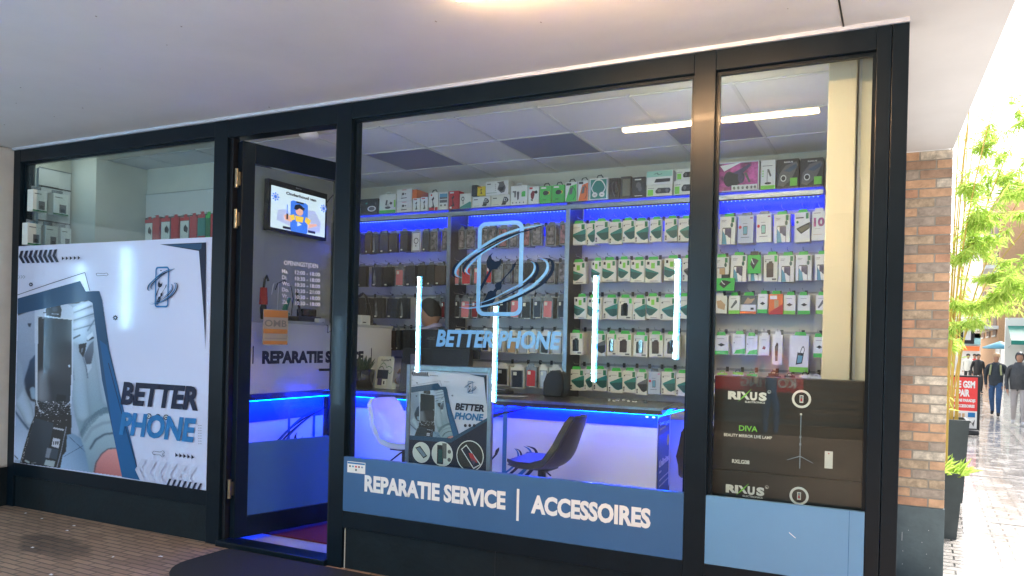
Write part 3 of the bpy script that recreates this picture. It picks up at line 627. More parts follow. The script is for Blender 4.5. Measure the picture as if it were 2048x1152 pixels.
def poster_art(fn, y, parent, pstep=1.0):
    """photo print, band, ornaments, logo and lettering; fn maps surveyed pixels to the plane"""
    m = B(); a = Art(m, fn, y)
    q = lambda *p: p
    paint_print(m, fn, pstep)
    m.build('photo_print', parent)
    m = B(); a = Art(m, fn, y); a.l = 14
    a.poly([(36.5,597),(161,562),(170,583),(199,582),(205,601),(220,700),(281.5,960),(245,954),(205,760),(186,606),(176,600),(36,628)], 'ink_steel')
    a.poly([(200,680),(214,690),(247,812),(281.5,960),(245,954),(228,868)], 'inkblue')
    a.stroke([(36,590,1.2),(100,568,1.2),(171,545,1.2)], 'ink'); a.stroke([(171,545,1.2),(176,564,1.2),(181,582,1)], 'ink')
    a.stroke([(218,726,1.4),(248,838,1.2),(282,960,1.2)], 'ink')
    a.poly([(321,489),(413.5,485),(412,700),(409.5,640),(399,502)], 'ink'); a.poly([(330,489.5),(405,487),(404,497),(399.5,500)], 'ink_steel')
    for i in range(8):
        x = 43+i*9.6
        a.poly([(x, 502-i*.4), (x+5.4, 501.6-i*.4), (x+1.8, 513-i*.3), (x+9, 526.5-i*.3), (x+3.6, 527-i*.3), (x-4.2, 514-i*.3)], 'ink', up=False)
    for i in range(5):
        x = 125+i*8; a.poly([(x, 513-i*.3), (x+4.8, 517-i*.3), (x, 521-i*.3)], 'ink', up=False)
        x = 352+i*8; a.poly([(x, 905+i), (x+5.2, 910.5+i), (x, 914+i)], 'ink', up=False)
    for i in range(3): x = 38+i*5; a.stroke([(x,551,1),(x+3.4,554,1),(x,557,1)], 'pg2')
    for (gx, gy, gr) in ((63.5, 569, 4), (232.5, 635.5, 5)):
        a.circ(gx, gy, gr*.75, 'ink', 12)
        for i in range(8):
            an = i*math.pi/4; a.rect(gx+math.cos(an)*gr*.85-gr*.2, gy+math.sin(an)*gr*.85-gr*.2, gx+math.cos(an)*gr*.85+gr*.2, gy+math.sin(an)*gr*.85+gr*.2, 'ink', up=False)
        a.circ(gx, gy, gr*.32, 'poster', 10)
    for pts in ([(194,548),(196,546.5),(210,547.5),(215,546),(218.5,549),(215,552),(210,551),(196,552),(194,548)], [(306,905),(309,902),(322,903.5),(328,901),(331,905),(327,907),(327,910),(331,911),(327,914),(322,909.5),(309,909),(306,905)]):
        for i in range(len(pts)-1): a.stroke([(*pts[i], .9), (*pts[i+1], .9)], 'pg4', 1); a.l -= 1
    # pale arrows and bars bottom right
    for i in range(6):
        x = 285+i*20
        a.poly([(x, 917+i*3), (x+11, 918.5+i*3), (x-3, 940+i*3), (x+8, 966+i*2.6-3), (x-3, 963+i*2.6-3), (x-13, 939+i*3)], 'palestripe', up=False)
    a.l += 1
    for i in range(8):
        x = 340.5+i*10.2
        if x < 411: a.poly([(x, 957+i*1.55), (min(x+4.4, 411), 957.4+i*1.55), (min(x-1.6, 411), 971+i*1.5), (x-6.2, 970.2+i*1.5)], 'ink', up=False)
    for i in range(8):
        for j in range(2): a.rect(399+j*4, 850+i*5.2, 400.4+j*4, 851.6+i*5.2, 'ink', up=False)
    m.build('ornament', parent)
    def P(p): return np.array(fn(*p))
    m = B(); a = Art(m, lambda x, z: (x, 0, z), y); a.l = 22
    c = P((325, 574)); top = P((325, 534)); bot = P((325, 616)); s = (top[2]-bot[2])*1.0
    a.fn = lambda x, z: (x, c[1], z)
    logo_art(a, (c[0], c[2]), s, 'phblue', 'ink'); a.rect(c[0]-s*.06, c[2]+s*.39, c[0]+s*.0, c[2]+s*.41, 'ink'); m.build('logo', parent)
    m = B(); u = (1, 0, 0); v = (0, 0, 1)
    a0, a1 = P((243, 806)), P((395, 809)); hh = (P((320, 758))-P((320, 806)))[2]
    dz = -.001*0
    m.text('BETTER', (a0[0], a0[1]-.009, a0[2]+.0), u, v, hh*.93, 'ink', width=(P((398, 806))[0]-a0[0]), bold=.045, shear=.18)
    b0 = P((240, 866)); m.text('PHONE', (b0[0], b0[1]-.009, b0[2]), u, v, hh*.93, 'phblue', width=(P((394, 866))[0]-b0[0]), bold=.045, shear=.18)
    a = Art(m, fn, y); a.l = 21
    for i, x in enumerate((299, 317, 334) if pstep == 1 else ()):
        a.circ(x, 832+i*1.2, 5.5, 'ink', 14); a.circ(x, 832+i*1.2, 3.4, 'paper', 12); a.circ(x, 832+i*1.2, 2.0, 'ink', 8)
    m.build('lettering', parent)

t = thing('window_poster', 'large pale repair poster with gloved hands covering the lower left window', 'poster', (-5.8, 0, .4))
m = B(); pt = [PY(*p, 0) for p in ((37, 492.5), (424, 474))]
m.add([(-6.992, .0, .391), (-4.638, .0, .391), (-4.638, .0, pt[1][2]), (-6.992, .0, pt[0][2]), (-6.992, .03, .391), (-4.638, .03, .391), (-4.638, .03, pt[1][2]), (-6.992, .03, pt[0][2])],
      [(0, 1, 2, 3), (4, 7, 6, 5), (0, 4, 5, 1), (1, 5, 6, 2), (2, 6, 7, 3), (3, 7, 4, 0)], 'poster'); m.build('sheet', t)
poster_art(lambda x, y: PY(x, y, 0), 0, t)

# blue window banners
t = thing('window_banner', 'blue banner with white REPARATIE SERVICE ACCESSOIRES lettering under the big window', 'banner', (-2.2, 0, .4))
m = B(); m.box(-3.356, -1.043, 0, .03, .391, .757, 'bannerblue'); m.build('sheet', t)
m = B(); u = (1, 0, 0); v = (0, 0, 1)
def line(txt, x0, y0, x1, y1, cap):
    a = PY(x0, y0, 0); b = PY(x1, y1, 0); m.text(txt, (a[0], -.002, (a[2]+b[2])/2), u, v, cap, 'white', width=b[0]-a[0], bold=.045)
line('REPARATIE SERVICE', 729, 983, 1011, 1015, .104); line('|', 1033, 1024, 1038, 1024, .14); line('ACCESSOIRES', 1062, 1025, 1301, 1054, .104)
m.build('lettering', t)
t = thing('sticker', 'small white sticker with tiny payment marks on the blue banner corner', 'sticker', tuple(PY(714, 940, 0)))
a = PY(695, 944, 0); b = PY(731, 926, 0)
m = B(); m.box(a[0], b[0], -.003, -.0008, a[2], b[2], 'white'); m.build('card', t)
m = B(); W_, H_ = b[0]-a[0], b[2]-a[2]
m.box(a[0]+W_*.02, b[0]-W_*.02, -.0036, -.003, b[2]-H_*.2, b[2]-H_*.06, 'phblue')
for i, c in enumerate(('phonegrey', 'skyblue', 'red', 'darkred', 'pg2')): m.box(a[0]+W_*(.1+i*.17), a[0]+W_*(.2+i*.17), -.0036, -.003, a[2]+H_*.5, a[2]+H_*.65, c)
m.box(a[0]+W_*.45, a[0]+W_*.54, -.0036, -.003, a[2]+H_*.2, a[2]+H_*.38, 'teal'); m.build('print', t)
t = thing('window_banner', 'plain blue banner lightened by painted daylight below the stacked black boxes in the right window', 'banner', (-.5, 0, .4))
m = B(); m.box(-.923, -.145, 0, .03, .391, .757, 'bannerdaylit'); m.build('sheet', t)
m = B(); m.box(-.215, -.213, -.001, .001, .392, .756, 'inkblue'); m.build('film_seam', t); m = B(); c = PY(1585, 1071, 0)
m.add([(c[0]-.018, -.001, c[2]+.012), (c[0]+.014, -.001, c[2]-.012), (c[0]+.017, -.001, c[2]-.010), (c[0]-.016, -.001, c[2]+.015)], [(0, 1, 2, 3)], 'white'); m.build('scratch', t)

# logo sticker on the big pane
t = thing('window_logo', 'light blue phone and wrench logo with BETTER PHONE lettering stuck on the pane', 'window sticker', (-2.3, .055, 1.6))
LY = .0575
c0 = PY(1000, 442.3, LY); c1 = PY(1000, 631.7, LY); xl = PY(954, 520, LY)[0]; xr = PY(1045.5, 540, LY)[0]
s = (c0[2]-c1[2])/.994; cx = (xl+xr)/2
m = B(); a = Art(m, lambda x, z: (x, LY, z), LY, step=.0003)
kx = (xr-xl)/(.48*s)
a.fn = lambda x, z: (cx+(x-cx)*kx, LY, z)
logo_art(a, (cx, (c0[2]+c1[2])/2), s, 'film', 'filmdark'); m.build('emblem', t)
m = B(); p = PY(872, 692, LY); q = PY(1122, 695, LY); zz = PY(1000, 694.5, LY)[2]
m.text('BETTER PHONE', (p[0], LY-.001, zz), u, v, (PY(1000, 661, LY)[2]-zz), 'film', width=q[0]-p[0], bold=.04, shear=.18); m.build('lettering', t)

# ------------------------------------------------------------------ shop room
g = B(); g.face([(-8, .10, .002), (-.005, .10, .002), (-.005, 2.6, .002), (-8, 2.6, .002)], 'floor'); struct(g.build('floor'))
t = thing('back_wall', 'cream back wall of the shop behind the shelving', 'wall', (-3, 2.55, 0))
m = B(); m.box(-5.3, .0, 2.5, 2.7, 0, 3.16, 'cream_wall'); m.build('wall_face', t)
t = thing('side_wall', 'pale side wall at the right end of the shop', 'wall', (-.3, 1.5, 0))
m = B(); m.add([(-.39, .55, 0), (-.55, 2.498, 0), (-.2, 2.498, 0), (-.2, .55, 0), (-.39, .55, 3.155), (-.55, 2.498, 3.155), (-.2, 2.498, 3.155), (-.2, .55, 3.155)],
      [(0, 1, 5, 4), (1, 2, 6, 5), (2, 3, 7, 6), (3, 0, 4, 7)], 'cream_wall'); m.build('wall_face', t)
t = thing('column', 'cream boxed column standing just inside the right window', 'column', (-.3, .4, 0))
m = B(); m.box(-.385, -.245, .28, .548, 0, 3.10, 'column_paint', .006); m.build('shaft', t)
m = B(); m.box(-.39, -.240, .275, .545, 3.101, 3.155, 'grey_wall'); m.build('cap', t)
t = thing('end_wall', 'pale green white end wall between the column and the right frame', 'wall', (-.1, .4, 0))
m = B(); m.box(-.238, -.006, .34, .54, 0, 3.16, 'cream_wall'); m.build('wall_face', t)
m = B(); m.box(-.02, -.006, .121, .338, 0, 3.16, 'cream_wall'); m.build('return_face', t)
m = B(); m.box(-.236, -.222, .332, .339, 0, 3.15, 'trim_white'); m.build('corner_bead', t)
t = thing('partition_wall', 'plain grey partition wall behind the television', 'wall', (-5.3, 1.8, 0))
m = B(); m.box(-5.42, -5.28, 1.0, 2.498, 0, 3.155, 'grey_wall'); m.build('wall_face', t)
t = thing('left_alcove_wall', 'cream wall with a pilaster closing the left window display', 'wall', (-6.8, .9, 0))
m = B(); m.box(-6.9, -5.421, 1.0, 1.12, 0, 3.155, 'cream_wall'); m.build('wall_face', t)
m = B(); m.box(-6.98, -6.62, .46, .998, 0, 3.15, 'cream_wall'); m.build('pilaster', t)
m = B(); m.box(-7.09, -6.985, .13, 1.0, 0, 3.15, 'cream_wall'); m.build('side_face', t)

# suspended ceiling
t = thing('suspended_ceiling', 'white suspended tile ceiling of the shop with a few grey panels', 'ceiling', (-3, 1.3, 3.15))
xs = [-.96-.652*i for i in range(11)]; ys = [-.06, .6, 1.262, 1.924, 2.50]
m = B(); dk = B(); gd = B()
CZ = 3.152
gx0, gx1 = -7.6, -.005
m.box(gx0, gx1, .125, .55, CZ-.004, CZ+.03, 'cream_wall')
full = [-.30, *xs]
for i in range(len(full)-1):
    for j in range(1, 4):
        a, b, c, d = full[i+1]+.008, full[i]-.008, ys[j]+.008, ys[j+1]-.008
        tgt = dk if (i, j) in ((1, 2), (3, 2), (5, 2)) else m
        tgt.box(a, b, c, d, CZ+.004, CZ+.02, 'tilepanel' if tgt is dk else 'tile')
for x in full: gd.box(x-.012, x+.012, .55, 2.5, CZ, CZ+.025, 'grid')
for y in ys[1:]: gd.box(gx0, gx1, y-.010, y+.010, CZ-.001, CZ+.024, 'grid')
m.build('tile_field', t); dk.build('light_panel', t); gd.build('ceiling_grid', t)
m = B(); m.box(-8, -.005, .12, 2.7, CZ+.05, CZ+.1, 'black'); m.build('void_cover', t)
# added fill lamps, unseen behind the top rail, to brighten the shop
k('addedfill', (1, .95, .85), .5, emit=((1, .93, .80), 9)); k('addedfillleft', (1, .95, .85), .5, emit=((1, .97, .85), 6)); k('addedfillweak', (1, .95, .85), .5, emit=((.9, .95, 1), 1.6))
for x0_, x1_, mm, lb in ((-2.5, -.65, 'addedfill', 'added warm fill lamp hidden behind the top rail of the right windows'), (-4.4, -2.6, 'addedfillweak', 'added weak cool fill lamp hidden behind the top rail beside the door'), (-6.9, -4.7, 'addedfillleft', 'added fill lamp hidden behind the top rail of the left window')):
    t = thing('added_fill_lamp', lb, 'lamp', ((x0_+x1_)/2, .16, 3.1)); m = B(); m.box(x0_, x1_, .135, .185, 3.10, 3.13, 'alu', .003); m.build('housing', t)
    m = B(); m.box(x0_+.01, x1_-.01, .14, .18, 3.075, 3.099, mm); m.build('diffuser', t)
for xc, zz, mm, lb in ((-.985, 2.95, 'addedfill2', 'added vertical fill light hidden on the inner face of the bronze lit mullion'), (-3.42, 2.95, 'addedfill3', 'added vertical fill light hidden on the inner face of the door side mullion')):  # unseen upright fill lights, added to lift the dim ceiling and shelves
    k('addedfill2', (1, .95, .85), .5, emit=((1, .94, .82), 16)); k('addedfill3', (1, .95, .85), .5, emit=((.9, .94, 1), 4))
    t = thing('added_fill_lamp', lb, 'lamp', (xc, .14, 1.6)); m = B(); m.box(xc-.03, xc+.03, .1215, .135, 1.75, zz, 'alu', .002); m.build('housing', t)
    m = B(); m.box(xc-.022, xc+.022, .136, .142, 1.76, zz-.01, mm); m.build('diffuser', t)
c = PZ(618, 262, 3.15)
t = thing('smoke_detector', 'small white round smoke detector on the ceiling above the door', 'smoke detector', (c[0], c[1], 3.13))
m = B(); m.lathe([(.02, CZ-.06), (.06, CZ-.058), (.075, CZ-.035), (.075, CZ-.02), (.06, CZ-.003)], 'plastic_white', 20, (c[0], c[1])); m.face([(c[0]+.02*math.cos(i), c[1]+.02*math.sin(i), CZ-.06) for i in [j*math.pi/4 for j in range(8)]], 'plastic_white'); m.build('case', t)

# ------------------------------------------------------------------ wall shelving bays
BY, FY = 2.497, 2.15
DIVX = [-5.26, -3.87, -2.655, -1.43, -.56]
ROWZ = [2.675, 2.335, 2.015, 1.695, 1.38]
ORD = ['first', 'second', 'third', 'fourth', 'fifth', 'sixth', 'seventh', 'eighth', 'ninth', 'tenth', 'eleventh', 'twelfth']
RN = ['top', 'second', 'middle', 'fourth', 'bottom']
hookme = None
bays = []
for b in range(4):
    x0, x1 = DIVX[b], DIVX[b+1]
    t = thing('wall_shelving', f'{ORD[b]} bay from the left of blue lit slatted wall shelving', 'shelving', ((x0+x1)/2, BY, 0), 'wall shelving bays'); bays.append(t)
    m = B(); z = .2; m.box(x0+.02, x1-.02, BY-.012, BY, .05, 2.799, 'slat')
    for rz in ROWZ: m.box(x0+.03, x1-.02, BY-.020, BY-.0125, rz-.012, rz+.004, 'slat_groove'); m.box(x0+.03, x1-.02, BY-.026, BY-.0205, rz-.016, rz-.010, 'alu')
    m.build('slat_panel', t)
    m = B(); m.box(x0+.021, x1-.021, BY-.019, BY-.0125, 2.60 if 0 else 2.685, 2.798, 'paintedblueglow'); m.box(x0+.021, x1-.021, BY-.0185, BY-.0125, 2.56, 2.655, 'paintedblueglow'); m.build('painted_glow_panel', t)  # blue sheets painting the LED glow onto the slat wall
    for sx in ((x0-.013, x0+.013),) :
        m = B(); m.box(sx[0], sx[1], FY, BY-.03, .05, 2.799, 'black'); m.build('side_panel', t)
        m = B(); m.box(sx[0]-.006, sx[1]+.006, FY-.012, FY-.001, .05, 2.741, 'alu'); m.build('upright_edge', t)
    m = B(); m.box(x0+.001, x1-.001, FY-.002, BY, 2.800, 2.806, 'darkwood'); m.build('top_shelf', t)
    m = B(); m.box(x0+.001, x1-.001, FY-.014, FY-.003, 2.742, 2.778, 'alu'); m.build('shelf_edge', t)
    m = B(); m.box(x0+.02, x1-.02, FY+.001, FY+.014, 2.734, 2.780, 'black'); m.build('fascia', t)
    m = B(); m.box(x0+.03, x1-.03, BY-.14, BY-.10, 2.792, 2.797, 'blueled'); l = m.build('led_strip', t)
    m = B(); x = x0+.05
    while x < x1-.04: m.box(x, x+.006, BY-.03, BY-.024, 2.783, 2.787, 'leddot'); x += .034
    _l = m.build('led_chips_row', l); _l['kind'] = 'stuff'
    m = B(); m.box(x0+.02, x1-.02, FY, BY-.03, .05, .95, 'slat'); m.build('base_cabinet', t)

def add_hook(bay, x, z, L=.24):
    global hookme
    if hookme is None:
        m = B(); m.tube([(0, 0, 0), (0, -.10, .0), (0, -.25, .004), (0, -.262, .02)], .0028, 'steel', 5); m.box(-.012, .012, -.004, .002, -.02, .02, 'black')
        o = m.build('hook', bay); hookme = o.data; o.matrix_parent_inverse = Matrix.Identity(4)
    else:
        o = bpy.data.objects.new('hook', hookme); COL.objects.link(o); o.parent = bay
    o.location = (x-bay.location.x, BY-.028-bay.location.y, z-bay.location.z)

# ---- hanging packages: every design is drawn on a unit front (u right, v up)
def front(m, x0, x1, z0, z1, y, fn, tilt=0, shear=0):
    a = Art(m, lambda U, V: (x0+(x1-x0)*U+tilt*(V-.5), y, z0+(z1-z0)*V+shear*(U-.5)), y); fn(a)
def D_teal(a, flip=False, grey=False):
    c1, c2 = ('phonegrey', 'black') if grey else ('teal2', 'teal')
    if flip:
        a.poly([(0, .66), (.1, .62), (.86, .43), (.84, .38), (.42, .16), (.22, .14), (0, .26)], c1); a.poly([(0, .5), (.8, .4), (.42, .17), (.2, .16), (0, .27)], c2)
        a.rect(.36, .62, .6, .86, 'greenlime'); a.rect(.1, .79, .25, .92, 'black', False); a.rect(.74, .74, .92, .95, 'greendark', False); a.rect(.3, .05, .8, .075, 'phonegrey', False)
    else:
        a.poly([(.1, .45), (.14, .40), (.5, .17), (.72, .12), (1, .2), (1, .72), (.85, .70), (.14, .50)], c1); a.poly([(.14, .44), (.52, .19), (.72, .14), (1, .22), (1, .50), (.3, .46)], c2)
        a.rect(.72, .72, .93, .96, 'greendark'); a.rect(.06, .06, .17, .26, 'black', False); a.rect(.085, .09, .145, .2, 'card', False); a.rect(.12, .80, .6, .815, 'phonegrey', False); a.rect(.08, .74, .18, .79, 'black', False)
def D_black(a, c='black'):
    a.poly([(.22, .16), (.66, .16), (.70, .2), (.70, .66), (.66, .70), (.26, .70), (.2, .66), (.2, .2)], c); a.poly([(.38, .2), (.58, .2), (.62, .24), (.62, .76), (.4, .76), (.34, .72)], 'blackgloss' if c == 'black' else c)
    a.rect(.76, .74, .95, .97, 'green'); a.rect(.08, .82, .5, .835, 'phonegrey', False); a.rect(.1, .74, .18, .79, 'black', False); a.rect(.6, .05, .9, .12, 'phonegrey', False)
def D_purple(a, c='purple'):
    a.poly([(.18, 0), (.18, .56), (.22, .60), (.72, .60), (.76, .56), (.76, 0)], 'black' if c == 'purple' else 'phonegrey'); a.rect(.21, 0, .73, .565, 'paper'); a.poly([(.36, .56), (.73, .56), (.73, .22), (.6, .25), (.5, .32), (.36, .34)], c)
    a.poly([(.21, 0), (.5, 0), (.42, .3), (.21, .5)], 'skyblue' if c == 'purple' else 'card')
    a.rect(.74, .78, .92, .97, 'greendark'); a.rect(.12, .86, .42, .875, 'phonegrey', False); a.rect(.12, .81, .36, .825, 'phonegrey', False); a.circ(.78, .69, .09, 'teal', 10)
def D_small(a, c='skyblue'):
    a.poly([(.34, .3), (.6, .3), (.62, .34), (.62, .6), (.6, .62), (.36, .62), (.32, .58)], 'phonegrey'); a.rect(.36, .34, .58, .59, c); a.circ(.14, .58, .1, 'red', 10, .06); a.rect(.3, .7, .6, .715, 'phonegrey', False); a.rect(.2, .2, .75, .22, 'phonegrey', False); a.rect(.76, .88, .94, .93, 'magenta', False)
def D_tiltphone(a): a.poly([(.12, .46), (.2, .40), (.44, .27), (.9, .42), (1, .47), (1, .66), (.7, .60)], 'black'); a.poly([(.24, .44), (.46, .33), (.94, .47), (.96, .58), (.7, .56)], 'olive'); a.rect(.74, .78, .92, .98, 'greendark'); a.rect(.1, .8, .6, .84, 'black', False); a.circ(.2, .68, .08, 'greendark', 10, .05)
def D_marble(a, c='marble'):
    a.poly([(.16, .05), (.84, .05), (.9, .1), (.9, .9), (.84, .96), (.16, .96), (.1, .9), (.1, .1)], 'black'); a.poly([(.19, .09), (.81, .09), (.85, .13), (.85, .88), (.8, .92), (.2, .92), (.15, .88), (.15, .13)], c)
    a.rect(.2, .72, .42, .88, 'black'); a.circ(.27, .83, .05, 'phonegrey', 8, .03); a.circ(.27, .76, .05, 'phonegrey', 8, .03, False)
def D_silicone(a, c='black'):
    a.rect(.04, .04, .96, .86, 'clear'); a.poly([(.16, .06), (.84, .06), (.88, .1), (.88, .78), (.82, .83), (.2, .83), (.13, .78), (.13, .1)], c); a.rect(.2, .62, .46, .78, 'card'); a.rect(.35, .01, .9, .045, 'white', False)
def D_bag(a, c='blackbag'):
    a.rect(.02, .02, .98, .97, c); a.poly([(.2, .06), (.45, .1), (.4, .5), (.28, .9), (.16, .6)], 'clear', True) if rnd.random() < .3 else None; a.rect(.12, .06, .34, .13, 'card')  # pale streak on some bags is a painted glossy highlight
def D_whitecase(a): a.rect(.06, .03, .92, .97, 'black'); a.rect(.1, .06, .88, .94, 'paper'); a.circ(.5, .55, .26, 'black', 16, .15); a.circ(.5, .55, .2, 'paper', 16, .115); a.rect(.46, .26, .54, .36, 'black')
def D_access(a, kind=0):
    c = ('black', 'phonegrey', 'brownleather', 'darkred')[kind % 4]
    a.poly([(.18, .35), (.3, .3), (.78, .62), (.74, .74), (.62, .76)], c) if kind % 2 else a.poly([(.5, .42), (.78, .5), (.5, .6), (.24, .5)], c)
    a.rect(.2, .82, .7, .84, 'phonegrey'); a.rect(0, 0, 1, .2, 'greenlime' if kind % 3 else 'green')
DES = {
 'TL': ('white box with teal phone picture', 'phone_case_box', 'card', lambda a: D_teal(a)),
 'TR': ('white box with leaning teal phone', 'phone_case_box', 'card', lambda a: D_teal(a, True)),
 'TG': ('white box with grey phone picture', 'phone_case_box', 'card', lambda a: D_teal(a, False, True)),
 'BK': ('white box with black phone picture', 'phone_case_box', 'card', lambda a: D_black(a)),
 'BB': ('white box with brownish phone picture', 'phone_case_box', 'card', lambda a: D_black(a, 'brownleather')),
 'PU': ('white box with purple phone picture', 'screen_protector_box', 'white', lambda a: D_purple(a)),
 'PK': ('white box with pale pink picture', 'screen_protector_box', 'white', lambda a: D_purple(a, 'tan')),
 'SB': ('pale blue box with small phone', 'screen_protector_box', 'pale', lambda a: D_small(a)),
 'SW': ('white box with small teal phone', 'screen_protector_box', 'white', lambda a: D_small(a, 'mint')),
 'TP': ('white box with tilted dark phone', 'screen_protector_box', 'white', D_tiltphone),
 'MA': ('marbled phone case', 'phone_case', 'clear', lambda a: D_marble(a)),
 'MP': ('pink marbled phone case', 'phone_case', 'clear', lambda a: D_marble(a, 'marblepink')),
 'KB': ('black wallet case in plastic', 'wallet_case', 'blackbag', lambda a: D_bag(a)),
 'KN': ('navy wallet case in plastic', 'wallet_case', 'bluebag', lambda a: D_bag(a, 'bluebag')),
 'KW': ('brown wallet case in plastic', 'wallet_case', 'brownleather', lambda a: D_bag(a, 'brownleather')),
 'WC': ('white phone case with black ring', 'phone_case', 'card', D_whitecase),
 'SR': ('red silicone phone case', 'phone_case', 'clear', lambda a: D_silicone(a, 'red')),
 'SD': ('dark red silicone phone case', 'phone_case', 'clear', lambda a: D_silicone(a, 'darkred')),
 'SP': ('pink silicone phone case', 'phone_case', 'clear', lambda a: D_silicone(a, 'pink')),
 'SK': ('black silicone phone case', 'phone_case', 'clear', lambda a: D_silicone(a, 'black')),
 'SN': ('navy silicone phone case', 'phone_case', 'clear', lambda a: D_silicone(a, 'navy')),
 'CL': ('clear phone case in plastic', 'phone_case', 'clear', lambda a: D_marble(a, 'clear')),
 'WF': ('white box with dark framed case', 'phone_case_box', 'white', lambda a: D_silicone(a, 'black')),
 'WN': ('white box with navy case', 'phone_case_box', 'white', lambda a: D_silicone(a, 'navy')),
 'WT': ('tan case in white package', 'phone_case_box', 'white', lambda a: D_silicone(a, 'tan')),
 'WL': ('pale case in white package', 'phone_case_box', 'white', lambda a: D_silicone(a, 'pale')),
 'A0': ('white accessory box with green foot', 'accessory_box', 'white', lambda a: D_access(a, 0)),
 'A1': ('white cable box with green foot', 'accessory_box', 'white', lambda a: D_access(a, 1)),
 'A2': ('white powerbank box with lime foot', 'accessory_box', 'white', lambda a: D_access(a, 2)),
}
def D_orangefoot(a): a.rect(0, .5, 1, 1, 'phonegrey'); a.poly([(.2, .55), (.45, .9), (.6, .8), (.9, .85), (.7, .6), (.5, .55)], 'tan'); a.rect(0, 0, 1, .14, 'orange'); a.rect(.65, .22, .85, .34, 'black', False)
def D_orange(a): a.rect(.1, .75, .6, .93, 'white'); a.rect(.4, .3, .7, .7, 'tan'); a.poly([(0, .1), (1, .5), (1, .0), (0, 0)], 'red')
def D_tan(a): a.poly([(.3, .7), (.6, .75), (.9, .5), (.85, .2), (.4, .3)], 'tan')
def D_pouch(a): a.rect(0, 0, 1, .14, 'greenlime'); a.stroke([(.72, .5, .03), (.78, .62, .03), (.7, .7, .03), (.6, .6, .03), (.56, .5, .03)], 'black'); a.poly([(.34, .2), (.68, .24), (.76, .52), (.42, .54)], 'black'); a.poly([(.4, .24), (.64, .27), (.7, .45), (.45, .46)], 'skyblue'); 
def D_tall(a): a.poly([(.3, .15), (.55, .15), (.58, .7), (.45, .75), (.25, .6)], 'brownleather'); a.rect(.3, .12, .55, .3, 'phonegrey')
def D_plain(a): a.rect(.3, .8, .7, .82, 'phonegrey'); a.poly([(.35, .35), (.6, .3), (.7, .42), (.5, .5)], 'darkred')
def D_gfoot(a): a.rect(.2, .85, .7, .87, 'phonegrey'); a.poly([(.1, .03), (1, .03), (1, .3), (.3, .22)], 'green'); a.rect(.1, .55, .18, .6, 'phonegrey', False)
def D_box10(a):
    a.rect(.12, .93, .6, .95, 'phonegrey'); vs, fs = textgeo('10', .05)
    w = vs[:, 0].max(); a.l += 1; a.mb.add([a.P((.12+p[0]/w*.76, .50+p[1]*.28)) for p in vs], fs, 'magenta'); a.rect(.2, .40, .6, .41, 'phonegrey'); a.rect(.1, .2, .7, .215, 'tan', False)
def D_greencable(a): a.poly([(.2, .5), (.35, .85), (.6, .8), (.85, .7), (.6, .4), (.45, .2)], 'black'); a.stroke([(.3, .8, .05), (.4, .6, .05), (.5, .5, .05)], 'white')
DES.update({
 'OF': ('grey and white box, orange foot', 'accessory_box', 'white', D_orangefoot), 'OR': ('bright orange accessory box', 'accessory_box', 'orange', D_orange), 'TN': ('cream box with tan picture', 'accessory_box', 'card', D_tan),
 'PO': ('big white pouch package, lime foot', 'accessory_box', 'white', D_pouch), 'TA': ('tall narrow white package', 'accessory_box', 'white', D_tall), 'PL': ('plain white box with red mark', 'accessory_box', 'white', D_plain),
 'GF': ('white box with slanted green foot', 'accessory_box', 'white', D_gfoot), '10': ('white box with magenta figure ten', 'screen_protector_box', 'white', D_box10), 'GC': ('small bright green cable box', 'accessory_box', 'green', D_greencable)})
BAGS = {'KB', 'KN', 'KW', 'MA', 'MP', 'CL', 'WC', 'SR', 'SD', 'SP', 'SK', 'SN'}
